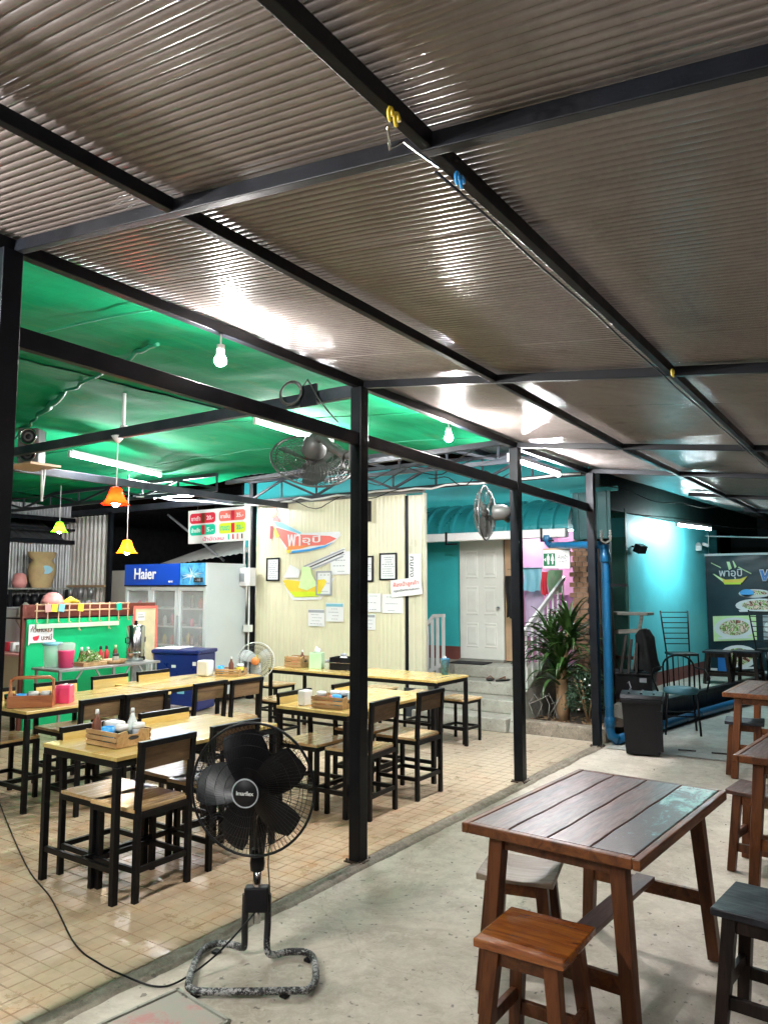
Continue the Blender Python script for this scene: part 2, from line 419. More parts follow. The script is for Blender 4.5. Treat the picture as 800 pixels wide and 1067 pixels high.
M_['fanwhite'] = mat('grey_fan_plastic', (.075, .077, .075), .45, 0, .1, 5, dirt=.5, dirtc=(.09, .09, .085))
M_['wire'] = mat('fan_wire', (.02, .02, .022), .3, .6, .1, 5)
M_['wiregrey'] = mat('dusty_grey_wire', (.06, .06, .058), .5, .3, .2, 9)
M_['chrome'] = mat('chrome', (.72, .72, .72), .12, 1., .05, 5)
M_['rubber'] = mat('grey_blue_cushion', (.05, .16, .20), .6, 0, .2, 8, .2, 40)
M_['greywood'] = mat('weathered_grey_wood', (.26, .25, .22), .7, 0, .35, 5, .4, 30, stretch=(1, 6, 6))
M_['crate'] = wood_mat('pine_crate', (.42, .25, .11), (.52, .34, .17), (.20, .10, .045), .5, 'X', .0, 1.2)
M_['crate_r'] = wood_mat('red_brown_tray_wood', (.36, .11, .04), (.46, .17, .07), (.16, .045, .02), .35, 'X', .3)
M_['ywood'] = wood_mat('varnished_yellow_board', (.66, .46, .15), (.72, .54, .22), (.56, .35, .09), .22, 'Y', .5, .5, .22, (.44, .27, .09))
M_['seatwood'] = wood_mat('worn_seat_board', (.56, .37, .17), (.64, .46, .25), (.42, .24, .10), .24, 'Y', .5, .6, .35, (.60, .42, .32))
M_['backbrown'] = wood_mat('raw_brown_plywood', (.14, .085, .04), (.22, .135, .065), (.05, .027, .014), .55, 'Y', .0, 1.)
M_['redwood'] = wood_mat('dark_red_stained_wood', (.105, .033, .010), (.17, .056, .015), (.035, .011, .004), .38, 'Y', .06, 1., bs=.4, spec=.3)
M_['redwood_z'] = wood_mat('dark_red_stained_leg', (.100, .031, .010), (.15, .048, .014), (.03, .010, .004), .42, 'Z', .04, 1., bs=.5, spec=.28)
M_['redtop'] = wood_mat('worn_dark_table_plank', (.072, .025, .016), (.115, .042, .026), (.018, .009, .007), .38, 'Y', .12, 1.1, .4, (.16, .12, .10), .6)
M_['orangewood'] = wood_mat('glossy_orange_stool_top', (.24, .060, .008), (.36, .115, .015), (.08, .018, .004), .2, 'X', .55, 1.6, bs=.5)
M_['greytop'] = wood_mat('dusty_brown_stool_top', (.24, .165, .11), (.36, .27, .19), (.09, .05, .03), .4, 'X', .2, 1.)
M_['blacktop'] = wood_mat('blackened_stool_top', (.014, .015, .022), (.03, .033, .046), (.008, .008, .011), .42, 'X', .15, 1., spec=.3)
M_['darkwood'] = wood_mat('nearly_black_wood', (.016, .010, .008), (.035, .02, .014), (.006, .005, .004), .45, 'Z', .05, 1., spec=.25)
M_['brick'] = mat('old_brick', (.26, .15, .09), .8, 0, .35, 7, .5, 40)
M_['doorframe'] = mat('tan_door_frame', (.50, .33, .20), .5, 0, .15, 4)
M_['concrete'] = concrete_mat('worn_concrete', (.54, .465, .38), (.33, .28, .222), (.65, .59, .505))
M_['concrete2'] = concrete_mat('step_concrete', (.36, .35, .30), (.24, .23, .19), (.44, .43, .37), 1.7)
M_['mortar'] = concrete_mat('mossy_mortar', (.25, .205, .155), (.105, .088, .066), (.40, .345, .275), 3.5)
M_['grout'] = mat('brown_grout', (.20, .135, .09), .8, 0, .3, 8, .3, 60)
M_['tile'] = tile_mat()
M_['cloth'] = cloth_green()
M_['roof'] = roof_mat()
def glow(name, c, s):
    m = bpy.data.materials.new(name); m.use_nodes = True; nt = m.node_tree; nt.nodes.clear()
    o = nt.nodes.new('ShaderNodeOutputMaterial'); e = nt.nodes.new('ShaderNodeEmission')
    tc = nt.nodes.new('ShaderNodeTexNoise'); tc.inputs['Scale'].default_value = 2
    e.inputs[0].default_value = (*c, 1); e.inputs[1].default_value = s; nt.links.new(e.outputs[0], o.inputs[0])
    nt.nodes.remove(tc); return m
M_['warm_on'] = glow('lit_warm_bulb', (1., .75, .35), 30)
def shade_mat(name, c):
    m, N, L, b = node_mat(name)
    b.inputs['Base Color'].default_value = (*c, 1); b.inputs['Roughness'].default_value = .22
    tr = N.new('ShaderNodeBsdfTranslucent'); tr.inputs[0].default_value = (*c, 1)
    mx = N.new('ShaderNodeMixShader'); mx.inputs[0].default_value = .65
    out = [n for n in N if n.type == 'OUTPUT_MATERIAL'][0]
    L.new(b.outputs[0], mx.inputs[1]); L.new(tr.outputs[0], mx.inputs[2]); L.new(mx.outputs[0], out.inputs[0])
    return m

# ================================================================== GROUND AND FLOOR
XE = -2.78            # edge of the tiled floor
mb = MB(); mb.add([(-150, -150, -.004), (150, -150, -.004), (150, 150, -.004), (-150, 150, -.004)], [(0, 1, 2, 3)])
mb.build('ground', M_['concrete'], kind='structure')
# raised concrete apron further back along the neighbour's deck, one slab joint in front of it
mb = MB(); mb.add([(-2.64, 7.72, .004), (8, 8.3, .004), (8, 30, .004), (-2.64, 30, .004)], [(0, 1, 2, 3)])
mb.build('ground_slab', concrete_mat('pale_concrete', (.37, .37, .33), (.28, .28, .25), (.46, .46, .42)), kind='structure')

floor = MB(); floor.bb(-13.6, XE, -2.5, 7.86, -.06, -.002)
floor = floor.build('floor', M_['grout'], kind='structure')
P_ = .098; G_ = .0035
from bpy_extras.object_utils import world_to_camera_view
bpy.context.view_layer.update()
cells = []
for i in range(0, 112):
    for j in range(0, 106):
        x = XE - .006 - (i + .5) * P_; y = -2.5 + (j + .5) * P_
        if y > 7.84 or x < -13.6: continue
        cells.append((x, y))
def in_view(x, y):
    q = world_to_camera_view(scn, cam, Vector((x, y, 0)))
    return -0.02 < q.x < 1.02 and -0.02 < q.y < 1.02 and q.z > 0
vis = sorted([c for c in cells if in_view(*c)], key=lambda c: c[0] ** 2 + c[1] ** 2)
near = set(vis[:300])
h = (P_ - G_) / 2
def tile_geo(mbx, x, y, z):
    c = .002
    mbx.add([(x - h, y - h, 0), (x + h, y - h, 0), (x + h, y + h, 0), (x - h, y + h, 0),
             (x - h + c, y - h + c, z), (x + h - c, y - h + c, z), (x + h - c, y + h - c, z), (x - h + c, y + h - c, z)],
            [(4, 5, 6, 7), (0, 1, 5, 4), (1, 2, 6, 5), (2, 3, 7, 6), (3, 0, 4, 7)])
mb = MB(); tile_geo(mb, 0, 0, .0035); t0 = mb.build('tile', M_['tile'], floor)
first = True
for (x, y) in vis[:300]:
    o = t0 if first else link(t0.copy())
    if not first: o.parent = floor
    first = False
    o.location = (x, y, -.001 + random.uniform(-.0006, .0006)); o.rotation_euler = (random.gauss(0, .0035), random.gauss(0, .0035), random.gauss(0, .003))
mb = MB()
for (x, y) in cells:
    if (x, y) in near: continue
    if x < -9 and y < 3: continue
    tile_geo(mb, x + random.gauss(0, .0004), y + random.gauss(0, .0004), .0035 + random.uniform(-.001, .0004))
mb.build('tile_field', M_['tile'], floor, kind='stuff')

# rough mortar strip along the edge of the tiles
mb = MB(); vs = []; fs = []; nx = 9; ny = 900
for j in range(ny + 1):
    y = -2.0 + j * (9.8 / ny)
    wob = .018 * noise.noise(Vector((0, y * 2.3, 0))) + .01 * noise.noise(Vector((3, y * 9, 0)))
    for i in range(nx + 1):
        t = i / nx; x = XE + .001 + t * (.105 + wob)
        zz = .004 + .014 * math.sin(PI * min(1, t * 1.15)) ** .6 * (.7 + .6 * noise.noise(Vector((x * 22, y * 9, 1)))) + .006 * noise.noise(Vector((x * 60, y * 40, 2)))
        crk = abs(noise.noise(Vector((y * 1.7, 7, 0))) * .03 + .06 - (x - XE))
        if crk < .008: zz -= .012
        if i == nx: zz = -.01
        vs.append((x, y, zz))
for j in range(ny):
    for i in range(nx):
        a = j * (nx + 1) + i; fs.append((a, a + 1, a + nx + 2, a + nx + 1))
mb.add(vs, fs, 0, True); mb.build('floor_edge', M_['mortar'], kind='structure')

# pebbles and scraps lying on the concrete, dark joint fillers by the far slab
mb = MB(); rs0 = random.Random(11)
for k in range(90):
    x = rs0.uniform(-2.6, .6); y = rs0.uniform(1.6, 9.0); q = rs0.uniform(.002, .006)
    mb.lathe([(0, q), (q * .9, q * .5), (q, 0)], 5, (x, y, -.003), 0, None, False)
mb.build('gravel', M_['mortar'], kind='stuff')
for (x0, y0, x1, l) in ((-2.02, 8.02, -1.86, 'short dark timber strip set in the slab joint near the rubbish bin'), (-1.72, 8.06, -1.50, 'longer dark timber strip set in the slab joint toward the yard tables')):
    mb = MB(); mb.beam((x0, y0, .008), (x1, y0 + .03, .008), .035, .014); tag(mb.build('joint_strip', M_['darkwood'], bevel=.002), l, 'timber strip')
# worn cover slab at the floor edge
cv = thing('cover_slab', 'worn concrete cover slab with faded pink paint beside the black pedestal fan', 'slab', (-2.33, 1.93, 0), R(-7))
mb = MB(); mb.box((0, 0, .012), (.34, .42, .03)); mb.build('slab', M_['concrete2'], cv, bevel=.004)
mb = MB()
for sx in (-.165, .165): mb.box((sx, 0, .031), (.012, .42, .008))
for sy in (-.205, .205): mb.box((0, sy, .031), (.34, .012, .008))
mb.build('rim', M_['concrete2'], cv)
fp, N, L, b = node_mat('faded_pink_paint')
g = N.new('ShaderNodeNewGeometry').outputs['Position']; nn = noise_node(N, L, g, 9, 7, .7, .6)
L.new(ramp(N, L, nn, [(.45, (.36, .34, .29)), (.53, (.40, .33, .29)), (.62, (.46, .24, .22))]), b.inputs['Base Color']); b.inputs['Roughness'].default_value = .7
mb = MB(); mb.box((0, 0, .0285), (.30, .38, .005)); mb.build('paint_patch', fp, cv)

# ================================================================== CANOPY
SL = .115
def zc(x, y=3.): return 2.955 - .018 * max(-3, min(y, 6.2)) - .118 * (x + 2.76)        # underside of the sheets
ZR = lambda y: zc(-2.76, y) - .03        # centre line of the row beam
canopy = thing('steel_canopy', 'dark steel framed canopy with grey brown corrugated roof sheets over the concrete yard', 'canopy', (-2.78, 3.76, 0))
def W(mbx, name, m, par, **k): return mbx.build(name, m, par, world=True, **k)
posts = [(-2.78, 1.505), (-2.78, 3.76), (-2.78, 6.01), (-2.74, 7.76), (-2.78, -1.2)]
for (x, y) in posts:
    mb = MB(); mb.bb(x - .04, x + .04, y - .04, y + .04, -.01, ZR(y) - .024)
    if (x, y) != posts[0]: pass
    W(mb, 'post', M_['steel'], canopy, bevel=.004)
    mb = MB(); mb.box((x, y, .006), (.12, .12, .012))
    for bx_ in (-.048, .048):
        for by_ in (-.048, .048): mb.lathe([(0, .012), (.006, .012), (.006, 0)], 6, (x + bx_, y + by_, .012))
    W(mb, 'base_plate', mat('rusty_plate', (.05, .035, .025), .7, .2, .5, 20, dirt=.6, dirtc=(.12, .05, .02)), canopy)
mb = MB(); mb.beam((-2.78, -2.5, ZR(-2.5)), (-2.78, 6.2, ZR(6.2)), .045, .052); mb.beam((-2.78, 6.2, ZR(6.2)), (-2.78, 7.8, ZR(7.8)), .045, .052); W(mb, 'row_beam', M_['steel'], canopy, bevel=.003)
for a, b_ in ((-1.2, 1.47), (1.47, 3.76), (3.76, 6.01), (6.01, 7.76)):
    mb = MB(); mb.beam((-2.77, a + .04, 2.578 - .0195 * a), (-2.77, b_ - .04, 2.578 - .0195 * b_), .04, .078)
    W(mb, 'tie_rail', M_['steel'], canopy, bevel=.003)
for x in (-1.86, -.92, 0.02, 1.0):
    mb = MB(); mb.beam((x, -2.5, zc(x, -2.5) - .029), (x, 6.2, zc(x, 6.2) - .029), .032, .044); mb.beam((x, 6.2, zc(x, 7) - .029), (x, 13.5 if x < -1 else 14.5, zc(x, 7) - .029), .032, .044); W(mb, 'purlin', M_['steel'], canopy, bevel=.003)
for y in (-1.2, 1.53, 3.78, 6.01, 7.76, 10.0, 12.2):
    x0, x1 = (-2.755, 2.2) if y < 8 else (-2.4 + (y - 9) * .12, 2.2)
    mb = MB(); mb.beam((x0, y, zc(x0, y) - .031), (x1, y, zc(x1, y) - .031), .034, .046); W(mb, 'rafter', M_['steel'], canopy, bevel=.003)
# corrugated sheets, ridges running down the slope
PITCH = .0292
PH = (0, .05, .10, .16, .26, .42, .58, .74, .84, .90, .95)
def corr_sheet(x0f, x1, y0, y1, lift, name='roof_sheet'):
    mb = MB(); vs = []; fs = []; xsn = 7; yy = []
    k = math.floor(y0 / PITCH)
    while k * PITCH < y1:
        for ph in PH:
            y = (k + ph) * PITCH
            if y0 <= y <= y1: yy.append((y, ph))
        k += 1
    for (y, ph) in yy:
        d = min(ph, 1 - ph); zz = .0042 * math.exp(-(d / .11) ** 2) - .0018 * math.sin(PI * ph)
        x0 = x0f(y)
        for i in range(xsn + 1):
            x = x0 + (x1 - x0) * i / xsn
            sag = .004 * noise.noise(Vector((x * .8, y * .6, lift * 50)))
            vs.append((x, y, zc(x, y) + zz + lift + sag))
    for j in range(len(yy) - 1):
        for i in range(xsn):
            a = j * (xsn + 1) + i; fs.append((a, a + xsn + 1, a + xsn + 2, a + 1))
    mb.add(vs, fs, 0, True)
    return W(mb, name, M_['roof'], canopy)
ys = [-2.56, -1.03, .51, 2.04, 3.30, 4.62, 6.13, 7.66]
for k in range(len(ys) - 1):
    corr_sheet(lambda y: -2.83, 2.3, ys[k], ys[k + 1] + .05, .006 + .0035 * (k % 2))
edge = lambda y: -2.74 + max(0, (y - 8.1)) * .085
for k, y in enumerate((7.71, 9.2, 10.7, 12.2, 13.7)):
    corr_sheet(edge, 2.3, y, y + 1.52, .0075 + .0035 * (k % 2))
# plastic clips left on the beam
for i, (x, y, c, l) in enumerate(((-.90, 1.33, 'yellow', 'yellow plastic clips hooked on the canopy beam before the crossing'),
                               (-.885, 3.65, 'yellow', 'small yellow plastic clip on the canopy beam at the far crossing'),
                               (-.905, 1.64, 'ltblue', 'blue plastic clips hooked on the canopy beam just past the crossing'))):
    t = thing('plastic_clip', l, 'clip', (x, y, zc(x, y) - .06), 0, 'clips on the canopy beam')
    for k in range(2):
        mb = MB(); pts = [(.0, k * .035 + .012 * math.cos(a), -.012 + .022 * math.sin(a)) for a in [q * PI / 6 for q in range(0, 10)]]
        mb.tube([(px_, py_ * .7, pz_ * .7) for px_, py_, pz_ in pts], .0045, 6); mb.build('hook', M_[c], t)
# loose steel rod on the beam
mb = MB(); mb.tube([(-.93, 1.36, zc(-.93, 1.4) - .07), (-.95, 1.40, zc(-.93, 1.4) - .10), (-.925, 1.42, zc(-.93, 1.4) - .08), (-.925, 1.58, zc(-.93, 1.4) - .068)], .0035, 6)
tag(mb.build('hanger_rod', M_['chrome']), 'bent thin steel rod hanging under the canopy beam by the yellow clips', 'rod')
# grey cable clipped along the beam
mb = MB(); mb.tube([(-.945, 1.6 + k * .3, zc(-.945, 1.6 + k * .3) - .062 + .004 * math.sin(k * 2.1)) for k in range(26)], .004, 6)
tag(mb.build('beam_cable', M_['steel2']), 'thin grey cable running along the underside of the long canopy beam', 'cable')

# ================================================================== DINING HALL ROOF (green cloth ceiling, beams, truss)
hall = thing('dining_hall_roof', 'dining hall roof lined with bright green shade cloth over dark steel beams', 'roof', (-5.5, 4, 0))
def zg(x):
    d = -2.83 - x
    if d < 2.7: return 2.99 + .085 * d
    if d < 4.4: return 3.22
    return max(3.07, 3.22 - .035 * (d - 4.4))
def yfar(x):
    return 6.5 + min(1.0, max(0, (-2.9 - x) / 2.7)) * 1.35 + (.2 * noise.noise(Vector((x, 0, 0))))
def cloth_panel(xa, xb, k):
    mb = MB(); nx = 26; ny = 74; vs = []; fs = []
    for j in range(ny + 1):
        for i in range(nx + 1):
            x = xa + (xb - xa) * i / nx; y = -2.4 + (yfar(x) + 2.4) * j / ny
            sag = -.028 * math.sin(PI * ((y * .45 + x * .06) % 1.0)) * (.6 + .8 * noise.noise(Vector((x * .5, y * .5, k))))
            sag += .035 * noise.noise(Vector((x * 1.6 + y * .5, y * 1.1, 4))) + .018 * noise.noise(Vector((x * 3 - y, y * 4, 9)))
            tt = min(1, (x - xa) / .25, (xb - x) / .25) if k else 1
            z = zg(x) + sag + (.0 if k == 0 else -.012 * (1 - max(0, tt)))
            if j == ny: z -= .02
            if x > -3.0: z = max(z, 2.965)
            vs.append((x, y, z))
    for j in range(ny):
        for i in range(nx):
            a = j * (nx + 1) + i; fs.append((a, a + nx + 1, a + nx + 2, a + 1))
    mb.add(vs, fs, 0, True); W(mb, 'shade_cloth', M_['cloth'], hall)
for k, (xa, xb) in enumerate(((-4.92, -2.83), (-7.0, -4.90), (-9.1, -6.98), (-11.3, -9.08), (-13.6, -11.28))): cloth_panel(xa, xb, k)
# bunched seam in the cloth
mb = MB(); pts = []
for k in range(60):
    t = k / 59; x = -7.9 + t * 4.4; y = 4.4 - t * 1.6 + .06 * noise.noise(Vector((k * .3, 1, 1)))
    pts.append((x, y, zg(x) - .045 + .03 * noise.noise(Vector((k * .4, 0, 0)))))
mb.tube(pts, [.008 + (.022 if 18 < k < 30 else .006) * (.6 + abs(noise.noise(Vector((k * .9, 5, 5))))) for k in range(60)], 7)
W(mb, 'cloth_seam', mat('dark_green_fold', (.0, .16, .075), .6, 0, .3, 8), hall)
for ys_ in (1.1, 2.35, 5.0, 6.3):
    mb = MB(); mb.tube([(-3.0 - k * .3, ys_ + .03 * noise.noise(Vector((k * .5, ys_, 0))), zg(-3.0 - k * .3) - .055 + .02 * noise.noise(Vector((k * .6, ys_, 3)))) for k in range(32)], [.004 + .005 * abs(noise.noise(Vector((k * .9, ys_, 7)))) for k in range(32)], 6)
    W(mb, 'cloth_seam', bpy.data.materials['dark_green_fold'], hall)
# weatherproof sheet over the cloth and beyond
mb = MB(); vs = []; fs = []; xs = [-13.8 + i * .076 for i in range(146)]
for j, (y, z) in enumerate(((-2.6, 3.42), (6.4, 3.42), (8.4, 3.30))):
    for i, x in enumerate(xs): vs.append((x, y, z + (.012 if i % 2 else 0) - (0 if x < -5 else .09 * (x + 5))))
for j in range(2):
    for i in range(len(xs) - 1):
        a = j * len(xs) + i; fs.append((a, a + len(xs), a + len(xs) + 1, a + 1))
mb.add(vs, fs); W(mb, 'roof_sheet', M_['galvdk'], hall)
# main tie beam at the second post, long beam, rear beam
for p, q, w, hh, m in (((-2.82, 3.76, 2.82), (-9.0, 3.76, 2.82), .05, .078, 'steel2'),
                       ((-7.0, 3.4, 2.74), (-7.35, 8.2, 2.76), .05, .08, 'steel2'),
                       ((-8.0, 8.24, 2.93), (-13.4, 8.24, 2.93), .06, .10, 'steel2'),
                       ((-2.8, 6.01, 2.86), (-6.9, 6.6, 2.88), .05, .05, 'steel'),
                       ):
    mb = MB(); mb.beam(p, q, w, hh); W(mb, 'roof_beam', M_[m], hall, bevel=.003)
mb = MB(); mb.tube([(-9.0, 3.76, 0), (-9.0, 3.76, 2.86)], .04, 4)
mb = MB(); mb.bb(-8.06, -7.98, 8.16, 8.24, 0, 3.2); W(mb, 'hall_post', M_['steel'], hall, bevel=.003)
mb = MB(); mb.bb(-12.95, -12.86, 8.12, 8.21, 0, 3.05); W(mb, 'hall_post', M_['steel'], hall)
# truss over the panel wall
def truss(y, x0, x1, zb, zt, n, m='steel2'):
    mb = MB(); mb.beam((x0, y, zb), (x1, y, zb), .04, .045); W(mb, 'truss_chord', M_[m], hall)
    mb = MB(); mb.beam((x0, y, zt), (x1, y, zt), .04, .045); W(mb, 'truss_chord', M_[m], hall)
    for k in range(n):
        xa = x0 + (x1 - x0) * k / n; xb = x0 + (x1 - x0) * (k + 1) / n
        mb = MB(); mb.beam((xa, y, zb + .02), (xb, y, zt - .02), .025, .03) if k % 2 == 0 else mb.beam((xa, y, zt - .02), (xb, y, zb + .02), .025, .03)
        W(mb, 'truss_web', M_[m], hall)
        mb = MB(); mb.beam((xb, y + .002, zb + .02), (xb, y + .002, zt - .02), .02, .02, up=(0, 1, 0)); W(mb, 'truss_web', M_[m], hall)
truss(8.10, -8.0, -2.9, 2.84, 3.14, 8)
truss(7.2, -6.0, -2.9, 2.90, 3.12, 5)
truss(6.9, -13.4, -7.4, 2.86, 3.06, 8)
for x in (-7.2, -6.2, -5.2, -4.2, -3.2):
    mb = MB(); mb.beam((x, 7.9, 3.22), (x, 8.4, 3.20), .03, .05); W(mb, 'roof_beam', M_['steel'], hall)
# dropper holding the red lamp, steel brackets
mb = MB(); mb.tube([(-5.16, 3.80, 2.86), (-5.16, 3.80, 3.2)], .014, 8); mb.bb(-5.19, -5.13, 3.785, 3.815, 2.86, 2.89); W(mb, 'dropper', M_['white'], hall)

# ================================================================== CREAM PANEL WALL
pw = thing('panel_wall', 'cream ribbed metal panel wall carrying the boat and noodle bowl pictures', 'wall', (-6.5, 8.2, 0))
def ribbed(x0, x1, z0, z1, yf, pitch, depth, mb=None):
    mb = mb or MB(); xs = []; x = x0
    while x < x1 - 1e-6:
        e = min(x + pitch, x1); w = e - x
        xs += [(x, yf), (x + w * .62, yf), (x + w * .70, yf + depth), (x + w * .90, yf + depth)]
        x = e
    xs.append((x1, yf)); n = len(xs)
    vs = [(a, b_, z0) for a, b_ in xs] + [(a, b_, z1) for a, b_ in xs] + [(x0, yf + .05, z0), (x1, yf + .05, z0), (x1, yf + .05, z1), (x0, yf + .05, z1)]
    fs = [(i, i + 1, n + i + 1, n + i) for i in range(n - 1)] + [(2 * n + 1, 2 * n, 2 * n + 3, 2 * n + 2), (n - 1, 2 * n + 1, 2 * n + 2, 2 * n - 1), (2 * n, 0, n, 2 * n + 3)]
    mb.add(vs, fs); return mb
xw = -7.93
k = 0
while xw < -5.36:
    x1 = min(xw + .53, -5.345)
    W(ribbed(xw, x1 - .002, 0.02, 2.79, 8.2 + (.0015 if k % 2 else 0), .066, .004), 'panel', M_['cream'], pw); xw = x1; k += 1
mb = MB(); mb.bb(-5.34, -5.295, 8.212, 8.24, .02, 2.77); W(mb, 'dark_joint', M_['steel'], pw)
W(ribbed(-5.293, -5.07, .02, 2.77, 8.215, .11, .006), 'panel', M_['tin_y'], pw)
mb = MB(); mb.bb(-5.068, -5.045, 8.20, 8.26, 0, 2.79); W(mb, 'edge_trim', M_['tin_y'], pw)
mb = MB(); mb.bb(-7.98, -5.05, 8.185, 8.235, 2.795, 2.835); W(mb, 'top_channel', M_['galv'], pw)
mb = MB(); mb.bb(-5.35, -5.05, 8.19, 8.2, .0, .35); W(mb, 'foot_board', M_['steel2'], pw)

# ---- cutout pictures on the wall
def cut(poly, name, m, par, y=8.186, t=.004, parent_world=True):
    mb = MB(); mb.prism([(a, b_) for a, b_ in poly], t, Matrix(((1, 0, 0, 0), (0, 0, -1, y), (0, 1, 0, 0), (0, 0, 0, 1))))
    return W(mb, name, m, par)
def wpx(cx, cy):
    """close-up coordinates of the wall picture -> wall metres (x, z)"""
    px = 265 + cx / 7.27; py = 510 + cy / 7.27
    d = px - 279
    x = -7.672 + d * .01915 - d * d * .00002
    z = 1.6 + (612 - py) * (.01385 - d * .0000133)
    return x, z
def poly(pts): return [wpx(*p) for p in pts]
boat = thing('boat_picture', 'cutout picture of an orange long-tail boat prow on the cream wall', 'wall picture', (-7.0, 8.19, 2.4))
cut(poly([(105, 140), (148, 132), (190, 240), (350, 330), (630, 318), (640, 345), (590, 400), (480, 440), (240, 490), (130, 260)]), 'hull_backing', M_['paper'], boat, 8.192)
cut(poly([(105, 142), (147, 135), (160, 190), (125, 222)]), 'prow_tip', M_['orange'], boat, 8.187)
cut(poly([(126, 226), (160, 196), (186, 246), (150, 262)]), 'prow_band', M_['coral'], boat, 8.186)
cut(poly([(135, 240), (186, 248), (346, 330), (330, 338), (160, 280)]), 'blue_stripe', M_['skyblue'], boat, 8.185)
cut(poly([(150, 285), (330, 342), (560, 352), (610, 372), (520, 420), (240, 445), (180, 360)]), 'hull', M_['coral'], boat, 8.186)
cut(poly([(245, 425), (430, 425), (330, 452), (235, 462)]), 'orange_band', M_['orange'], boat, 8.184)
cut(poly([(140, 285), (182, 352), (160, 368), (145, 345)]), 'yellow_band', M_['yellow'], boat, 8.183)
cut(poly([(108, 275), (128, 280), (122, 378), (108, 374)]), 'ribbon', M_['red'], boat, 8.186)
cut(poly([(232, 462), (270, 458), (262, 480), (242, 488)]), 'yellow_tip', M_['yellow'], boat, 8.182)
cut(poly([(275, 468), (400, 452), (520, 425), (590, 400), (520, 440), (400, 468), (272, 484)]), 'water_line', M_['ltblue'], boat, 8.183)
c_ = wpx(290, 385); lettering('พา', M_['paper'], boat, T(c_[0], 8.180, c_[1]) @ FACE_NY, width=.24, height=.17, bold=.01)
c_ = wpx(420, 385); lettering('อุปี', M_['paper'], boat, T(c_[0], 8.180, c_[1]) @ FACE_NY, width=.32, height=.13, bold=.01)
bowl = thing('noodle_bowl_picture', 'cutout picture of a yellow noodle bowl with chopsticks on the cream wall', 'wall picture', (-7.0, 8.19, 1.8))
cut(poly([(200, 690), (540, 690), (600, 665), (535, 770), (490, 835), (280, 838), (240, 770)]), 'bowl_backing', M_['paper'], bowl, 8.192)
cut(poly([(205, 692), (240, 684), (370, 700), (520, 680), (538, 700), (500, 745), (250, 745)]), 'bowl_inside', M_['yellow'], bowl, 8.187)
cut(poly([(220, 716), (360, 740), (530, 716), (480, 795), (285, 800), (245, 755)]), 'bowl_front', M_['yellow'], bowl, 8.184)
cut(poly([(262, 775), (500, 775), (478, 812), (300, 815)]), 'bowl_foot', M_['lime'], bowl, 8.182)
cut(poly([(355, 585), (415, 590), (430, 650), (470, 725), (390, 765), (330, 745), (350, 650)]), 'noodles', M_['palegreen'], bowl, 8.180)
cut(poly([(215, 668), (260, 570), (335, 610), (325, 670)]), 'spoon_panel', M_['paper'], bowl, 8.188)
for k, q in enumerate((((360, 582), (668, 448), (672, 458), (368, 590)), ((400, 590), (664, 470), (668, 480), (404, 596)), ((425, 600), (660, 500), (664, 512), (430, 608)))):
    cut(poly(q), 'chopstick', M_['greyink'] if k != 1 else M_['ink'], bowl, 8.184)
cut(poly([(365, 578), (668, 440), (680, 505), (430, 612)]), 'chopstick_backing', M_['paper'], bowl, 8.193)

def sheet_notice(name, label, cat, x0, x1, z0, z1, frame=None, tilt=0, lines=9, y=8.188, ink='greyink', group=None, head=None, seed=1):
    cx, cz = (x0 + x1) / 2, (z0 + z1) / 2; w, h_ = abs(x1 - x0), abs(z1 - z0)
    t = thing(name, label, cat, (cx, y, cz), 0, group)
    rm = rotm(0, tilt, 0)
    mb = MB(); mb.box((0, 0, 0), (w, .006, h_), M=rm); mb.build('sheet', M_['paper'], t)
    if frame:
        fr = .022
        for (c, d) in (((0, -.005, h_ / 2), (w + fr, .018, fr)), ((0, -.005, -h_ / 2), (w + fr, .018, fr)), ((w / 2, -.005, 0), (fr, .0175, h_ - fr)), ((-w / 2, -.005, 0), (fr, .0175, h_ - fr))):
            mb = MB(); mb.box(c, d, M=rm); mb.build('frame_side', M_[frame], t, bevel=.002)
    rs = random.Random(seed); mb = MB()
    for k in range(lines):
        z = h_ * (.36 - .72 * k / max(1, lines - 1)); ww = w * rs.uniform(.35, .78); o = rs.uniform(-.08, .08) * w
        nseg = rs.randint(3, 7); xx = -ww / 2 + o
        for q in range(nseg):
            sl = ww / nseg; mb.box((xx + sl * .42, -.0042, z), (sl * rs.uniform(.5, .85), .001, h_ * .035), M=rm); xx += sl
    if lines: mb.build('print', M_[ink], t)
    if head:
        mb = MB(); mb.box((0, -.0045, h_ * .38), (w * .96, .0015, h_ * .16), M=rm); mb.build('heading', M_[head], t)
    return t
sheet_notice('framed_certificate', 'small black framed certificate beside the bowl picture, closest to the conduit post', 'framed notice', -7.70, -7.47, 1.70, 2.01, 'steel', seed=1)
sheet_notice('framed_certificate', 'silver framed blank certificate overlapping the bowl picture', 'framed notice', -7.0 + .23, -6.52, 1.50, 1.93 - .12, 'greyink', seed=2, lines=3)
sheet_notice('paper_notice', 'pale paper notice half hidden behind the steel post above the chopstick ends', 'notice', -6.53, -6.2, 1.77, 2.08, seed=3, lines=4)
sheet_notice('framed_certificate', 'dark framed certificate just past the steel post on the cream wall', 'framed notice', -6.05, -5.83, 1.68, 2.0, 'steel', seed=4)
sheet_notice('framed_certificate', 'black framed certificate alone in the middle of the far cream panel', 'framed notice', -5.71, -5.46, 1.70, 2.03, 'steel', seed=5)
sheet_notice('paper_notice', 'small white notice with grey heading low beneath the bowl picture', 'notice', -6.92, -6.63, 1.07, 1.30, head='greyink', seed=6, lines=5)
sheet_notice('paper_notice', 'white notice with light blue heading low beside the steel post', 'notice', -6.61, -6.31, 1.14, 1.39, head='skyblue', seed=7, lines=5)
sheet_notice('paper_notice', 'wide white sheet taped next to the steel post under the certificates', 'notice', -5.98, -5.70, 1.28, 1.52, seed=8, lines=3)
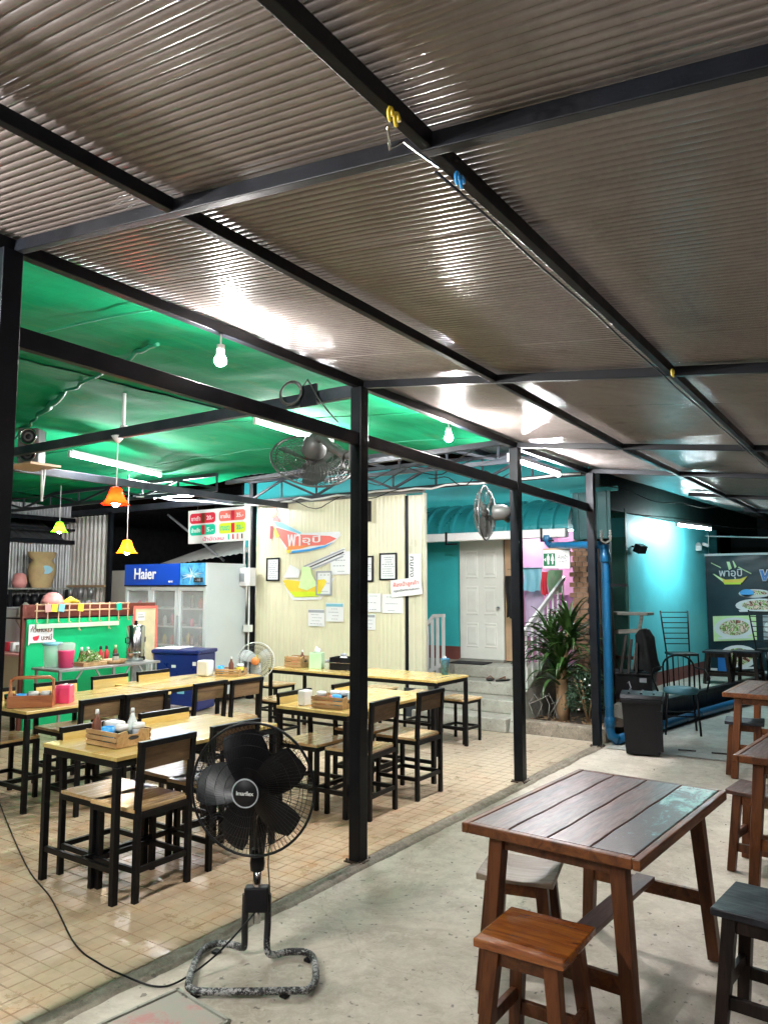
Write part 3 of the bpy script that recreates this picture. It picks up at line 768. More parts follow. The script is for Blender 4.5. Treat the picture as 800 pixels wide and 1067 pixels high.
sheet_notice('paper_notice', 'wide white sheet taped against the dark joint under the certificate', 'notice', -5.68, -5.36, 1.27, 1.51, seed=9, lines=3)
sheet_notice('paper_notice', 'small printed sheet hanging below the two wide white sheets', 'notice', -5.98, -5.79, 1.05, 1.25, head='greyink', seed=10, lines=4)
t = sheet_notice('paper_notice', 'tall grey sheet with vertical writing on the narrow end panel', 'notice', -5.28, -5.10, 1.70, 2.02, seed=11, lines=0, y=8.205)
lettering('กขคง', M_['ink'], t, T(-5.235, 8.20, 1.86) @ FACE_NY @ Matrix.Rotation(-PI / 2, 4, 'Z'), width=.26, height=.05)
sg = thing('toilet_notice_board', 'tilted white board with red and black Thai lettering at the end of the cream wall', 'sign', (-5.30, 8.17, 1.60))
mb = MB(); mb.box((0, 0, 0), (.46, .01, .22), ry=R(-6)); mb.build('board', M_['paper'], sg, bevel=.002)
Mx = T(-5.30, 8.163, 1.62) @ rotm(0, R(-6), 0) @ FACE_NY
lettering('ห้องน้ำลูกค้า', M_['coral'], sg, Mx @ T(0, .02, 0), width=.38, height=.075, bold=.01)
lettering('กรุณารักษาความสะอาด', M_['ink'], sg, Mx @ T(0, -.055, 0), width=.38, height=.04)
# small black wall speaker behind the post
tag(W(MB().bb(-5.97, -5.85, 8.06, 8.18, 2.46, 2.73) , 'wall_box', M_['blackpl'], None), 'small black box high on the cream wall beside the steel post', 'box')

# ---- conduits and meter on the corner post
cd = thing('white_conduit', 'pair of white conduit pipes with a meter box on the corner post', 'conduit', (-7.98, 8.12, 0))
for dx in (-.055, .045):
    mb = MB(); mb.tube([(-8.02 + dx, 8.10, 1.85 if dx > 0 else 1.9), (-8.02 + dx, 8.10, 2.86)], .015, 8); W(mb, 'pipe', M_['white'], cd)
mb = MB(); mb.tube([(-7.975, 8.11, .2), (-7.975, 8.11, 1.62)], .013, 8); W(mb, 'pipe', M_['white'], cd)
mb = MB(); mb.bb(-8.12, -7.86, 8.0, 8.12, 1.62, 1.88); mb2 = W(mb, 'meter_box', M_['white'], cd, bevel=.008)
mb = MB(); mb.bb(-8.06, -7.97, 7.992, 8.0, 1.68, 1.80); W(mb, 'meter_window', M_['greyink'], cd)
mb = MB(); mb.bb(-8.02, -7.90, 8.04, 8.12, .96, 1.06); W(mb, 'switch_box', M_['white'], cd, bevel=.006)
# conduits running along the roof beams with clips
def pipe_thing(name, label, cat, pts, r, m, n=8):
    mb = MB(); mb.tube(pts, r, n); return tag(mb.build(name, M_[m]), label, cat)
def wob(p, q, n, a, s=0):
    p = Vector(p); q = Vector(q); return [p.lerp(q, k / n) + Vector((a * noise.noise(Vector((k * .7, s, 0))), a * .5 * noise.noise(Vector((k * .7, s, 5))), a * noise.noise(Vector((k * .7, s, 9))))) for k in range(n + 1)]
pipe_thing('conduit', 'white conduit along the truss above the cream wall', 'conduit', wob((-8.0, 8.03, 2.80), (-2.95, 8.03, 2.84), 24, .05, 1), .013, 'white')
pipe_thing('conduit', 'white conduit sloping from the lit tube to the corner post', 'conduit', wob((-7.2, 5.4, 2.80), (-8.0, 8.06, 2.84), 10, .02, 2), .014, 'white')
pipe_thing('conduit', 'pale conduit crossing behind the drinks menu board', 'conduit', wob((-8.9, 6.8, 2.86), (-8.0, 8.05, 2.80), 6, .03, 3), .012, 'white')
pipe_thing('conduit', 'upright white conduit strapped beside the second canopy post', 'conduit', [(-2.845, 6.06, 1.85), (-2.845, 6.06, 2.6)], .012, 'fanwhite')
pipe_thing('conduit', 'upright white conduit beside the first canopy post up to a junction box', 'conduit', [(-2.84, 3.80, 2.55), (-2.84, 3.80, 2.82)], .014, 'white')
for s, (a, b_, l) in enumerate((((-7.9, 8.0, 2.86), (-5.2, 8.0, 2.84), 'dark cable sagging along the truss over the boat picture'),
                               ((-6.2, 7.6, 2.95), (-3.0, 6.1, 2.88), 'dark cable looping from the truss to the second canopy post'),
                               ((-4.8, 7.9, 2.92), (-2.9, 6.9, 2.88), 'tangled black cable along the truss end near the round wall fan'),
                               ((-5.9, 7.1, 3.0), (-3.2, 7.0, 2.95), 'thin black cable under the grey roof sheets past the green cloth'))):
    a = Vector(a); b_ = Vector(b_); pts = []
    for k in range(25):
        t = k / 24; p = a.lerp(b_, t); p.z -= .12 * math.sin(PI * t) * (1 + .6 * math.sin(t * 17 + s)); p.x += .05 * noise.noise(Vector((k * .5, s, 2))); pts.append(p)
    mb = MB(); mb.tube(pts, .006, 6); tag(mb.build('cable', M_['blackpl']), l, 'cable')
# coil of cable over the tie beam
mb = MB()
for c in range(3):
    pts = [(-3.30 + .09 * math.cos(a) + c * .014, 3.70 - .01 * c, 2.86 + .075 * math.sin(a)) for a in [q * PI / 8 for q in range(17)]]
    mb.tube(pts, .006, 6)
mb.tube([(-3.22, 3.71, 2.88), (-3.15, 3.70, 2.93), (-3.05, 3.70, 2.78), (-2.98, 3.70, 2.70), (-2.9, 3.7, 2.62)], .005, 6)
tag(mb.build('cable_coil', M_['wiregrey']), 'coil of grey cable hung on the dark beam behind the first canopy post', 'cable')
jb = MB(); jb.bb(-3.22, -3.08, 3.705, 3.72, 2.76, 2.90); tag(jb.build('junction_plate', M_['steel'], bevel=.003), 'dark steel plate clamped on the beam behind the first canopy post', 'bracket')
mb = MB(); mb.tube(wob((-8.0, 4.2, 3.1), (-3.1, 3.9, 2.9), 8, .03, 4), .004, 5)

# ================================================================== MENU BOARD
mbz = thing('menu_board', 'white hanging drinks menu with red, coral, green and yellow price labels', 'menu board', (-7.4, 6.95, 2.4), 0)
bw, bh = 1.0, .44
mb = MB(); mb.box((0, 0, 0), (bw, .02, bh)); mb.build('board', M_['paper'], mbz, bevel=.003)
def pill(cx, cz, w, h_, m, name):
    pts = []
    r = h_ * .3
    for (sx, sz, a0) in ((1, 1, 0), (-1, 1, 90), (-1, -1, 180), (1, -1, 270)):
        for q in range(5): a = R(a0 + q * 22.5); pts.append((cx + sx * (w / 2 - r) + r * math.cos(a), cz + sz * (h_ / 2 - r) + r * math.sin(a)))
    mb = MB(); mb.prism(pts, .004, T(0, -.010, 0) @ FACE_NY); return mb.build(name, M_[m], mbz)
for (cx, cz, m, a, b_, ink, bt) in ((-.255, .11, 'red', 'ชาดำ', '20.-', 'paper', 'brown'), (.225, .115, 'coral', 'ชาเย็น', '35.-', 'paper', 'red'),
                               (-.255, -.045, 'mint', 'น้ำแข็ง', '5.-', 'paper', 'red'), (.225, -.045, 'lime', 'ชามะนาว', '25.-', 'mint', 'red')):
    pill(cx, cz, .42, .135, m, 'price_label')
    mb = MB(); mb.box((cx + .015, -.018, cz), (.05, .006, .12)); mb.build('bottle_print', M_[bt], mbz)
    Mx = T(0, -.0165, 0) @ FACE_NY
    lettering(a, M_[ink], mbz, Mx @ T(cx - .11, cz, 0), width=.15, height=.06, world=False, bold=.01)
    lettering(b_, M_[ink], mbz, Mx @ T(cx + .125, cz, 0), width=.11, height=.055, world=False, bold=.01)
lettering('น้ำอัดลม', M_['pinkpl'], mbz, T(-.08, -.0125, -.165) @ FACE_NY, width=.34, height=.055, world=False, bold=.005)
for k in range(4):
    mb = MB(); mb.box((.17 + k * .07, -.013, -.16), (.022, .004, .07 - .008 * (k % 2))); mb.build('bottle_print', M_[('mint', 'red', 'coral', 'brown')[k]], mbz)
for dx in (-.35, .4):
    mb = MB(); mb.tube([(dx, 0, .22), (dx * .9, .02, .5)], .003, 5); mb.build('hanging_wire', M_['wiregrey'], mbz)
mbz.rotation_euler = (0, R(-1.5), R(8))

# ================================================================== NEIGHBOUR HOUSE BEHIND THE WALL
nh = thing('turquoise_house', 'turquoise house with white panelled door and ribbed teal awning behind the steps', 'house', (-5, 9.5, 0))
mb = MB(); mb.bb(-9.5, -5.24, 9.5, 9.62, .6, 3.4); W(mb, 'wall', M_['teal'], nh)
mb = MB(); mb.bb(-5.24, -4.42, 9.5, 9.62, 2.27, 3.4); W(mb, 'wall', M_['teal'], nh)
mb = MB(); mb.bb(-4.42, -3.36, 9.5, 9.62, 2.35, 3.4); W(mb, 'wall', M_['teal'], nh)
mb = MB(); mb.bb(-9.5, -5.24, 9.493, 9.5, .60, .78); W(mb, 'wall_skirt', M_['redbase'], nh)
mb = MB(); mb.bb(-9.5, -3.6, 9.48, 9.7, 0, .6); W(mb, 'plinth', M_['concrete2'], nh)
mb = MB(); mb.bb(-4.9, -3.45, 10.9, 11.0, 0, 2.7); W(mb, 'alcove_wall', M_['pink'], nh)
mb = MB(); mb.bb(-4.43, -4.37, 9.62, 10.9, .3, 2.7); W(mb, 'alcove_side', M_['pink'], nh)
mb = MB(); mb.bb(-4.37, -3.45, 9.62, 10.9, 2.45, 2.5); W(mb, 'alcove_ceiling', M_['teal'], nh)
mb = MB(); mb.bb(-4.56, -4.44, 9.47, 9.56, .62, 2.27); W(mb, 'door_frame', M_['doorframe'], nh, bevel=.004)
mb = MB(); mb.bb(-5.24, -4.44, 9.46, 9.56, 2.262, 2.31); W(mb, 'door_frame', M_['white'], nh)
mb = MB(); mb.bb(-5.235, -4.57, 9.44, 9.48, .63, 2.255); dr = W(mb, 'door', M_['offwhite'], nh, bevel=.003)
for (xa, xb, za, zb) in ((-5.14, -4.95, 1.72, 2.10), (-4.86, -4.67, 1.72, 2.10), (-5.14, -4.95, 1.22, 1.62), (-4.86, -4.67, 1.22, 1.62), (-5.14, -4.95, .78, 1.12), (-4.86, -4.67, .78, 1.12)):
    mb = MB(); cx, cz = (xa + xb) / 2, (za + zb) / 2; w, hh = (xb - xa) / 2, (zb - za) / 2
    vs = []
    for (k, yy) in ((1, 9.44), (.9, 9.431), (.78, 9.436), (.62, 9.428)):
        vs += [(cx - w * k, yy, cz - hh * k), (cx + w * k, yy, cz - hh * k), (cx + w * k, yy, cz + hh * k), (cx - w * k, yy, cz + hh * k)]
    fs = [(12, 13, 14, 15)]
    for l in range(3):
        for q in range(4): fs.append((l * 4 + q, l * 4 + (q + 1) % 4, l * 4 + 4 + (q + 1) % 4, l * 4 + 4 + q))
    mb.add(vs, fs); o = mb.build('door_panel', M_['offwhite'])
    o.parent = dr; me = o.data
    for v in me.vertices: v.co -= Vector((-5, 9.5, 0))
mb = MB(); mb.lathe([(0, 0), (.02, 0), (.028, .02), (.02, .045), (0, .05)], 10, M=T(-4.64 + 5, 9.44 - 9.5, 1.32) @ Matrix.Rotation(PI / 2, 4, 'X')); o = mb.build('handle', M_['chrome']); o.parent = dr
mb = MB(); mb.bb(-5.235, -4.56, 9.40, 9.60, .60, .628); W(mb, 'door_sill', M_['greywood'], nh)
# awning: curved ribbed sheet
def awning(x0, x1, y0, z0, ry, rz, pitch, m, par, name='awning'):
    xs = []; x = x0
    while x < x1: xs += [(x, 0), (x + pitch * .66, 0), (x + pitch * .74, .035), (x + pitch * .92, .035)]; x += pitch
    mb = MB(); n = 12; vs = []; fs = []
    for k in range(n + 1):
        a = PI / 2 * k / n
        for (xx, rr) in xs: vs.append((xx, y0 - (ry + rr) * math.sin(a), z0 + (rz + rr) * math.cos(a)))
    K = len(xs)
    for k in range(n):
        for i in range(K - 1): a = k * K + i; fs.append((a, a + 1, a + K + 1, a + K))
    mb.add(vs, fs, 0, False); return W(mb, name, m, par)
awning(-7.2, -3.45, 9.49, 2.31, .62, .40, .20, M_['tealroof'], nh)
mb = MB(); mb.add([(-3.45, 9.49, 2.31)] + [(-3.45, 9.49 - .63 * math.sin(PI / 2 * k / 10), 2.31 + .41 * math.cos(PI / 2 * k / 10)) for k in range(11)], [tuple(range(12))]); W(mb, 'awning_end', M_['tealroof'], nh)
mb = MB(); mb.bb(-7.2, -3.42, 8.76, 8.88, 2.20, 2.305); W(mb, 'gutter', M_['white'], nh, bevel=.01)
for x in (-5.05, -3.72):
    mb = MB(); mb.bb(x - .012, x + .012, 8.745, 8.76, 2.15, 2.32); mb.bb(x, x + .16, 8.75, 8.76, 2.15, 2.172); W(mb, 'gutter_bracket', M_['blackpl'], nh)
mb = MB(); xx = -3.41
while xx < -2.95:
    mb.bb(xx, xx + .07, 9.0, 9.02, 2.18, 2.75); mb.bb(xx + .07, xx + .115, 9.014, 9.03, 2.18, 2.75); xx += .115
W(mb, 'side_cladding', mat('dark_teal_sheet', (.008, .085, .09), .35, .1, .2, 4), nh)
mb = MB(); mb.bb(-3.45, -2.86, 9.03, 9.06, 2.745, 2.80); W(mb, 'side_cladding_cap', M_['tealroof'], nh)
# brick pillar
pl = thing('brick_pillar', 'weathered brick pillar behind the strap-leaved plant', 'pillar', (-3.42, 9.3, .1))
mb = MB(); mb.bb(-3.505, -3.335, 9.225, 9.40, 0, 2.18); W(mb, 'core', M_['mortar'], pl)
bm_ = MB(); bm_.box((0, 0, 0), (.082, .012, .056)); b0 = bm_.build('brick', M_['brick'], pl, bevel=.003); first = True
for r_ in range(34):
    for k in range(3):
        xx = -3.52 + .05 + k * .088 - (.044 if r_ % 2 else 0)
        if xx < -3.53 or xx > -3.31: continue
        o = b0 if first else link(b0.copy()); o.parent = pl; first = False
        o.location = (xx + 3.42, 9.218 - 9.3 + random.uniform(-.003, .003), .03 + r_ * .064 - .1); o.rotation_euler = (0, random.uniform(-.02, .02), 0)
mb = MB(); mb.bb(-3.335, -3.05, 9.25, 9.32, 0, 2.2); tag(mb.build('timber_wall', M_['darkwood']), 'dark timber boarding between the brick pillar and the third canopy post', 'wall')
mb = MB()
for k in range(5): mb.bb(-3.33 + k * .055, -3.285 + k * .055, 9.235, 9.25, .1, 2.18)
tag(mb.build('timber_screen', M_['darkwood']), 'grey weathered slats standing beside the brick pillar', 'screen', kind='stuff')

# toilet sign
ts = thing('toilet_sign', 'green and white toilet direction sign with arrow and figures above the plant', 'sign', (-3.47, 8.6, 1.93))
mb = MB(); mb.box((0, 0, 0), (.33, .02, .22), ry=R(1)); mb.build('board', M_['paper'], ts, bevel=.003)
mb = MB(); mb.box((-.085, -.012, -.005), (.145, .004, .15)); mb.build('green_field', mat('sign_green', (.0, .13, .055), .4, 0, .03), ts)
mb = MB(); mb.prism([(-.152, -.005), (-.128, .018), (-.128, -.028)], .002, T(0, -.0142, 0) @ FACE_NY); mb.build('arrow', M_['paper'], ts)
for cx, sk in ((-.098, 0), (-.045, 1)):
    mb = MB(); Mx = T(0, -.0142, 0) @ FACE_NY
    mb.prism([(cx + .009 * math.cos(a), .048 + .010 * math.sin(a)) for a in [q * PI / 5 for q in range(10)]], .002, Mx)
    if sk: mb.prism([(cx - .010, .034), (cx + .010, .034), (cx + .022, -.02), (cx + .008, -.02), (cx + .007, -.06), (cx - .007, -.06), (cx - .008, -.02), (cx - .022, -.02)], .002, Mx)
    else: mb.prism([(cx - .018, .034), (cx + .018, .034), (cx + .018, -.01), (cx + .010, -.01), (cx + .009, -.06), (cx - .009, -.06), (cx - .010, -.01), (cx - .018, -.01)], .002, Mx)
    mb.build('figure', M_['paper'], ts)
lettering('ห้องน้ำ', M_['ink'], ts, T(.08, -.0105, .025) @ FACE_NY, width=.11, height=.05, world=False)
lettering('TOILET', M_['ink'], ts, T(.08, -.0105, -.03) @ FACE_NY, width=.11, height=.026, world=False)
mb = MB(); mb.box((0, .0, .118), (.33, .022, .02)); mb.build('top_rail', M_['doorframe'], ts)

# laundry on a line in the alcove
def cloth_item(label, x0, x1, z0, z1, m, y, name='hanging_cloth', cat='laundry'):
    mb = MB(); n = 10; k_ = 8; vs = []; fs = []
    for j in range(k_ + 1):
        for i in range(n + 1):
            u = i / n; v = j / k_
            vs.append((x0 + (x1 - x0) * u + .012 * math.sin(v * 5 + x0 * 9), y + .018 * math.sin(u * 14 + x0 * 3) * (.3 + v), z1 + (z0 - z1) * v + .012 * math.sin(u * 9) * v))
    for j in range(k_):
        for i in range(n): a = j * (n + 1) + i; fs.append((a, a + 1, a + n + 2, a + n + 1))
    mb.add(vs, fs, 0, True); return tag(mb.build(name, m), label, cat)
cloth_item('blue teal checked cloth hanging on the alcove line', -4.28, -4.02, 1.55, 1.86, M_['skyblue'], 9.45)
cloth_item('pale lilac towel hanging low under the toilet sign behind the leaves', -4.5, -4.1, .95, 1.62, mat('lilac_cloth', (.55, .45, .62), .8, 0, .1), 9.7)
cloth_item('white and green shirt hanging next to the toilet sign', -3.92, -3.72, 1.52, 1.82, mat('print_cloth', (.55, .65, .5), .8, 0, .5, 12, c2=(.15, .4, .2)), 9.4)
cloth_item('small red cloth hanging between the blue cloth and shirt', -4.02, -3.93, 1.5, 1.8, M_['red'], 9.42)
cloth_item('pink purple skirt hanging low beside the brick pillar', -4.02, -3.66, 1.1, 1.5, mat('violet_cloth', (.50, .22, .50), .8, 0, .2), 9.6)
cloth_item('black shirt hanging behind the second canopy post', -4.46, -4.34, 1.2, 1.75, M_['cloth_dk'], 9.3)
pipe_thing('clothes_line', 'thin line carrying the laundry across the pink alcove', 'clothes line', [(-4.5, 9.43, 1.84), (-3.5, 9.43, 1.86)], .004, 'wiregrey', 5)

# ---- steps with handrail
st = thing('concrete_steps', 'worn concrete steps climbing to the white door', 'steps', (-4.5, 8.3, 0))
for k, (ya, zt) in enumerate(((7.86, .15), (8.20, .30), (8.56, .45), (8.92, .60))):
    mb = MB(); mb.bb(-5.045 if k else -5.03, -3.80, ya, 9.5 if k == 3 else ya + .62, 0 if k == 0 else zt - .15 + .001, zt); o = W(mb, 'step', M_['concrete2'], st, bevel=.012)
mb = MB(); mb.prism([(7.9, 0), (9.5, 0), (9.5, .95), (9.2, .95), (8.0, .32)], .09, T(-3.79, 0, 0) @ FACE_PX); W(mb, 'stringer', M_['concrete2'], st, bevel=.01)
def rail(label, x, pts, nb, r=.02):
    t = thing('stair_railing', label, 'railing', (x, pts[0][0], 0))
    mb = MB(); mb.beam((x, pts[0][0], pts[0][1]), (x, pts[1][0], pts[1][1]), .035, .05); W(mb, 'handrail', M_['white'], t)
    mb = MB(); mb.beam((x, pts[0][0], pts[0][1] - .70), (x, pts[1][0], pts[1][1] - .70), .03, .035); W(mb, 'bottom_rail', M_['white'], t)
    for k in range(nb):
        f = (k + .3) / (nb - .4); y = pts[0][0] + (pts[1][0] - pts[0][0]) * f; z = pts[0][1] + (pts[1][1] - pts[0][1]) * f
        mb = MB(); mb.beam((x, y, z - .72), (x, y, z), .022, .022, up=(0, 1, 0)); W(mb, 'baluster', M_['white'], t)
    return t
rail('white sloping railing between the second canopy post and the plant', -3.72, ((8.05, 1.02), (9.45, 1.72)), 9)
t = thing('stair_railing', 'short white railing beside the cream wall at the top of the steps', 'railing', (-5.3, 8.9, 0))
mb = MB(); mb.beam((-5.50, 8.95, 1.06), (-5.36, 8.95, 1.22), .05, .045); mb.beam((-5.36, 8.95, 1.22), (-5.20, 8.95, 1.225), .05, .04); W(mb, 'handrail', M_['white'], t)
for x, z in ((-5.47, 1.08), (-5.39, 1.16), (-5.31, 1.21), (-5.22, 1.21)):
    mb = MB(); mb.beam((x, 8.95, .45), (x, 8.95, z), .035, .035, up=(0, 1, 0)); W(mb, 'baluster', M_['white'], t)
mb = MB(); mb.beam((-5.5, 8.95, .45), (-5.15, 8.95, .62), .03, .05); W(mb, 'bottom_rail', M_['white'], t)
# sandals and clutter on the steps
for i, (x, y, z, rz, l) in enumerate(((-4.42, 8.72, .45, .4, 'dark rubber sandal on the third step'), (-4.26, 8.74, .45, -.3, 'dark rubber sandal beside its mate under the white door'), (-4.9, 9.1, .60, .1, 'flat grey doormat piece on the top step'))):
    t = thing('sandal' if i < 2 else 'doormat', l, 'sandal' if i < 2 else 'doormat', (x, y, z), rz)
    mb = MB()
    if i < 2:
        mb.prism([(.05 * math.cos(a) * (1 + .2 * math.sin(a)), .12 * math.sin(a)) for a in [q * PI / 8 for q in range(16)]], .018, T(0, 0, .001)); mb.build('sole', M_['blackpl'], t)
        mb = MB(); mb.tube([(-.045, -.01, .02), (0, .05, .05), (.045, -.01, .02)], .008, 6); mb.build('strap', M_['brown'], t)
    else:
        mb.box((0, 0, .008), (.5, .3, .014)); mb.build('mat', M_['cloth_dk'], t)
# ---- planter
pn = thing('planter', 'low weathered concrete planter kerb with dry soil', 'planter', (-3.2, 8.2, 0))
mb = MB(); mb.bb(-3.68, -2.72, 7.98, 8.12, -.01, .14); W(mb, 'kerb', M_['mortar'], pn, bevel=.012)
mb = MB(); vs = []; fs = []
for j in range(15):
    for i in range(15): x = -3.68 + i * .07; y = 8.10 + j * .09; vs.append((x, y, .11 + .03 * noise.noise(Vector((x * 5, y * 5, 0)))))
for j in range(14):
    for i in range(14): a = j * 15 + i; fs.append((a, a + 1, a + 16, a + 15))
mb.add(vs, fs, 0, True); W(mb, 'soil', M_['soil'], pn)
mb = MB()
for k in range(140):
    x = random.uniform(-3.65, -2.75); y = random.uniform(8.12, 8.6); s = random.uniform(.015, .04); a = random.uniform(0, PI)
    mb.box((x, y, .135), (s, s * .5, .004), rx=random.uniform(-.4, .4), rz=a)
W(mb, 'leaf_litter', M_['trunk'], pn, kind='stuff')
mb = MB()
for k in range(9):
    a = Vector((-3.62 + random.random() * .25, 8.15 + random.random() * .2, .14)); mb.tube([a, a + Vector((random.uniform(-.1, .1), .03, .15)), a + Vector((random.uniform(-.2, .2), .05, .26))], .006, 5)
tag(mb.build('dead_twigs', M_['greywood'], kind='stuff'), 'pale dead twigs in the planter')

# ---- strap-leaved plant
dp = thing('dracaena_plant', 'tall strap-leaved dracaena growing from a brown trunk in the planter', 'plant', (-3.36, 8.40, .12))
mb = MB(); mb.tube([(0, 0, -.02), (.01, 0, .2), (-.005, .01, .42), (0, 0, .62)], [.078, .07, .066, .05], 12)
o = mb.build('trunk', M_['trunk'], dp)
mb = MB(); mb.tube([(0, 0, .4), (.05, -.01, .7), (.09, .0, .98)], [.045, .035, .02], 9); mb.build('stem', M_['trunk'], dp)
mb = MB(); mb.tube([(0, 0, .45), (-.05, 0, .75), (-.10, -.02, .92)], [.04, .03, .02], 9); mb.build('stem', M_['trunk'], dp)
leafs = []
for v in range(5):
    L_ = (.42, .5, .36, .46, .3)[v]; droop = (.5, .75, .3, 1.0, .15)[v]; mb = MB(); vs = []; n = 9
    for k in range(n + 1):
        t = k / n; ang = 1.15 - droop * 1.9 * t * t
        if k == 0: px_, pz_ = 0, 0
        else: px_ += L_ / n * math.cos(ang); pz_ += L_ / n * math.sin(ang)
        w = .021 * (1 - t ** 2.2) * (.7 + .9 * min(1, t * 4)) * .62 + .001
        vs += [(px_, -w, pz_ + .004), (px_, 0, pz_ - .002), (px_, w, pz_ + .004)]
    fs = []
    for k in range(n): a = k * 3; fs += [(a, a + 3, a + 4, a + 1), (a + 1, a + 4, a + 5, a + 2)]
    mb.add(vs, fs, 0, True); o = mb.build('leaf', M_['leaf']); leafs.append(o)
used = [False] * 5
for (hx, hy, hz, n, spread) in ((.10, 0, 1.0, 80, 1.1), (-.10, -.02, .92, 66, 1.1), (.02, -.03, .72, 70, 1.25), (0, -.02, .52, 56, 1.25)):
    for k in range(n):
        v = random.randrange(5); src = leafs[v]; o = src if not used[v] else link(src.copy()); used[v] = True
        o.parent = dp; t = k / n
        o.location = (hx + random.uniform(-.02, .02), hy + random.uniform(-.02, .02), hz - t * .18)
        o.rotation_euler = (random.uniform(-.3, .3), -.25 + t * 1.25 + random.uniform(-.25, .25), random.uniform(0, 2 * PI))
        s = random.uniform(.75, 1.15) * spread; o.scale = (s, s * 1.0, s)
bs = thing('bush', 'low dark small-leaved bush with white blossoms beside the third canopy post', 'bush', (-3.02, 8.28, .12))
mb = MB()
for k in range(7): a = random.uniform(0, 6.28); mb.tube([(0, 0, 0), (.06 * math.cos(a), .06 * math.sin(a), .25), (.14 * math.cos(a), .14 * math.sin(a), .48)], .007, 5)
mb.build('stem', M_['trunk'], bs)
mb = MB()
for k in range(1500):
    a = random.uniform(0, 6.28); e = random.uniform(-.4, 1.4); rr = random.uniform(.3, 1) ** .5
    lump = 1 + .35 * noise.noise(Vector((math.cos(a) * 2, math.sin(a) * 2, e * 2)))
    c = Vector((.24 * rr * lump * math.cos(a) * math.cos(e), .24 * rr * lump * math.sin(a) * math.cos(e), .26 + .3 * rr * lump * math.sin(e)))
    s = random.uniform(.012, .026); X = T(*c) @ rotm(random.uniform(-1, 1), random.uniform(-1, 1), random.uniform(0, 6))
    mb.add([(-s, 0, 0), (0, -s * .5, .003), (s, 0, 0), (0, s * .5, .003)], [(0, 1, 2, 3)], 0, False, X)
mb.build('foliage', M_['bushleaf'], bs, kind='stuff')
mb = MB()
for (x, y, z) in ((.05, -.2, .5), (.16, -.12, .38), (-.02, -.22, .18), (.1, -.2, .44)):
    mb.lathe([(0, -.012), (.016, 0), (0, .012)], 6, (x, y, z))
mb.build('blossoms', M_['paper'], bs, kind='stuff')

# ================================================================== NEIGHBOUR'S DECK, WALL, BANNER
DX = lambda y: -2.62 + (y - 9.0) * .175      # front edge of the deck
dk = MB(); dk.prism([(DX(8.9), 8.9), (DX(20), 20), (-8, 20), (-8, 9.75), (-2.95, 9.75), (-2.95, 8.9)][::1], .26, T(0, 0, 0))
dko = dk.build('deck', M_['concrete2'], kind='structure')
mb = MB(); mb.beam((DX(8.9) + .03, 8.9, .275), (DX(20) + .03, 20, .275), .09, .05); tag(mb.build('deck_lip', M_['blackpl'], bevel=.006), 'dark metal lip along the edge of the raised deck', 'edging', kind=None)
mb = MB(); mb.beam((DX(8.9) + .004, 8.9, .14), (DX(20) + .004, 20, .14), .02, .22); tag(mb.build('deck_skirt', M_['darkwood']), 'dark boarding under the lip of the raised deck', 'boarding')
tw = thing('turquoise_wall', 'bright turquoise painted wall lit by the tube lamp behind the deck', 'wall', (-3.1, 10, .26))
d_ = Vector((.085, 1, 0)).normalized()
a = Vector((-3.13, 10.0, 0)); b_ = a + d_ * 3.9
mb = MB(); mb.beam(a + Vector((0, 0, 1.41)), b_ + Vector((0, 0, 1.41)), .12, 2.3); W(mb, 'wall', M_['teal2'], tw)
nrm = Vector((d_.y, -d_.x, 0))
mb = MB(); mb.beam(a + nrm * .062 + Vector((0, 0, .35)), b_ + nrm * .062 + Vector((0, 0, .35)), .006, .18); W(mb, 'wall_skirt', M_['redbase'], tw)
mb = MB(); mb.bb(-3.75, -3.06, 9.93, 9.98, .26, 2.62); W(mb, 'return_wall', M_['green_dk'], tw)
mb = MB(); mb.bb(-3.24, -3.07, 9.922, 9.93, 2.25, 2.5); W(mb, 'return_top', M_['tealroof'], tw)
mb = MB(); mb.bb(-3.62, -3.36, 9.90, 9.93, .26, 2.3); W(mb, 'brown_door', M_['darkwood'], tw)
mb = MB(); mb.beam(a - d_ * .8 + Vector((0, 0, 2.90)), a + d_ * 9 + Vector((0, 0, 2.90)), .14, .66)
W(mb, 'eaves', mat('nearly_black_teal', (.003, .022, .02), .6, 0, .3, 3), tw)
mb = MB(); mb.beam(a + d_ * 3.4 + nrm * .07 + Vector((0, 0, .26)), a + d_ * 3.4 + nrm * .07 + Vector((0, 0, 2.55)), .05, .03, up=(1, 0, 0)); W(mb, 'wall_batten', M_['tealroof'], tw)
# dark house further back
dh = thing('dark_building', 'unlit dark building closing the yard behind the food banner', 'building', (2, 16.5, 0))
mb = MB(); mb.bb(-3.0, 14, 16.5, 16.9, 0, 3.6); W(mb, 'wall', bpy.data.materials['nearly_black_teal'], dh)
mb = MB(); mb.bb(-1.6, -.4, 16.44, 16.5, 0.3, 2.3); W(mb, 'window', M_['blackpl'], dh)
mb = MB(); mb.bb(-9, -3.1, 15.6, 16.0, 0, 3.4); W(mb, 'side_wall', M_['green_dk'], dh)

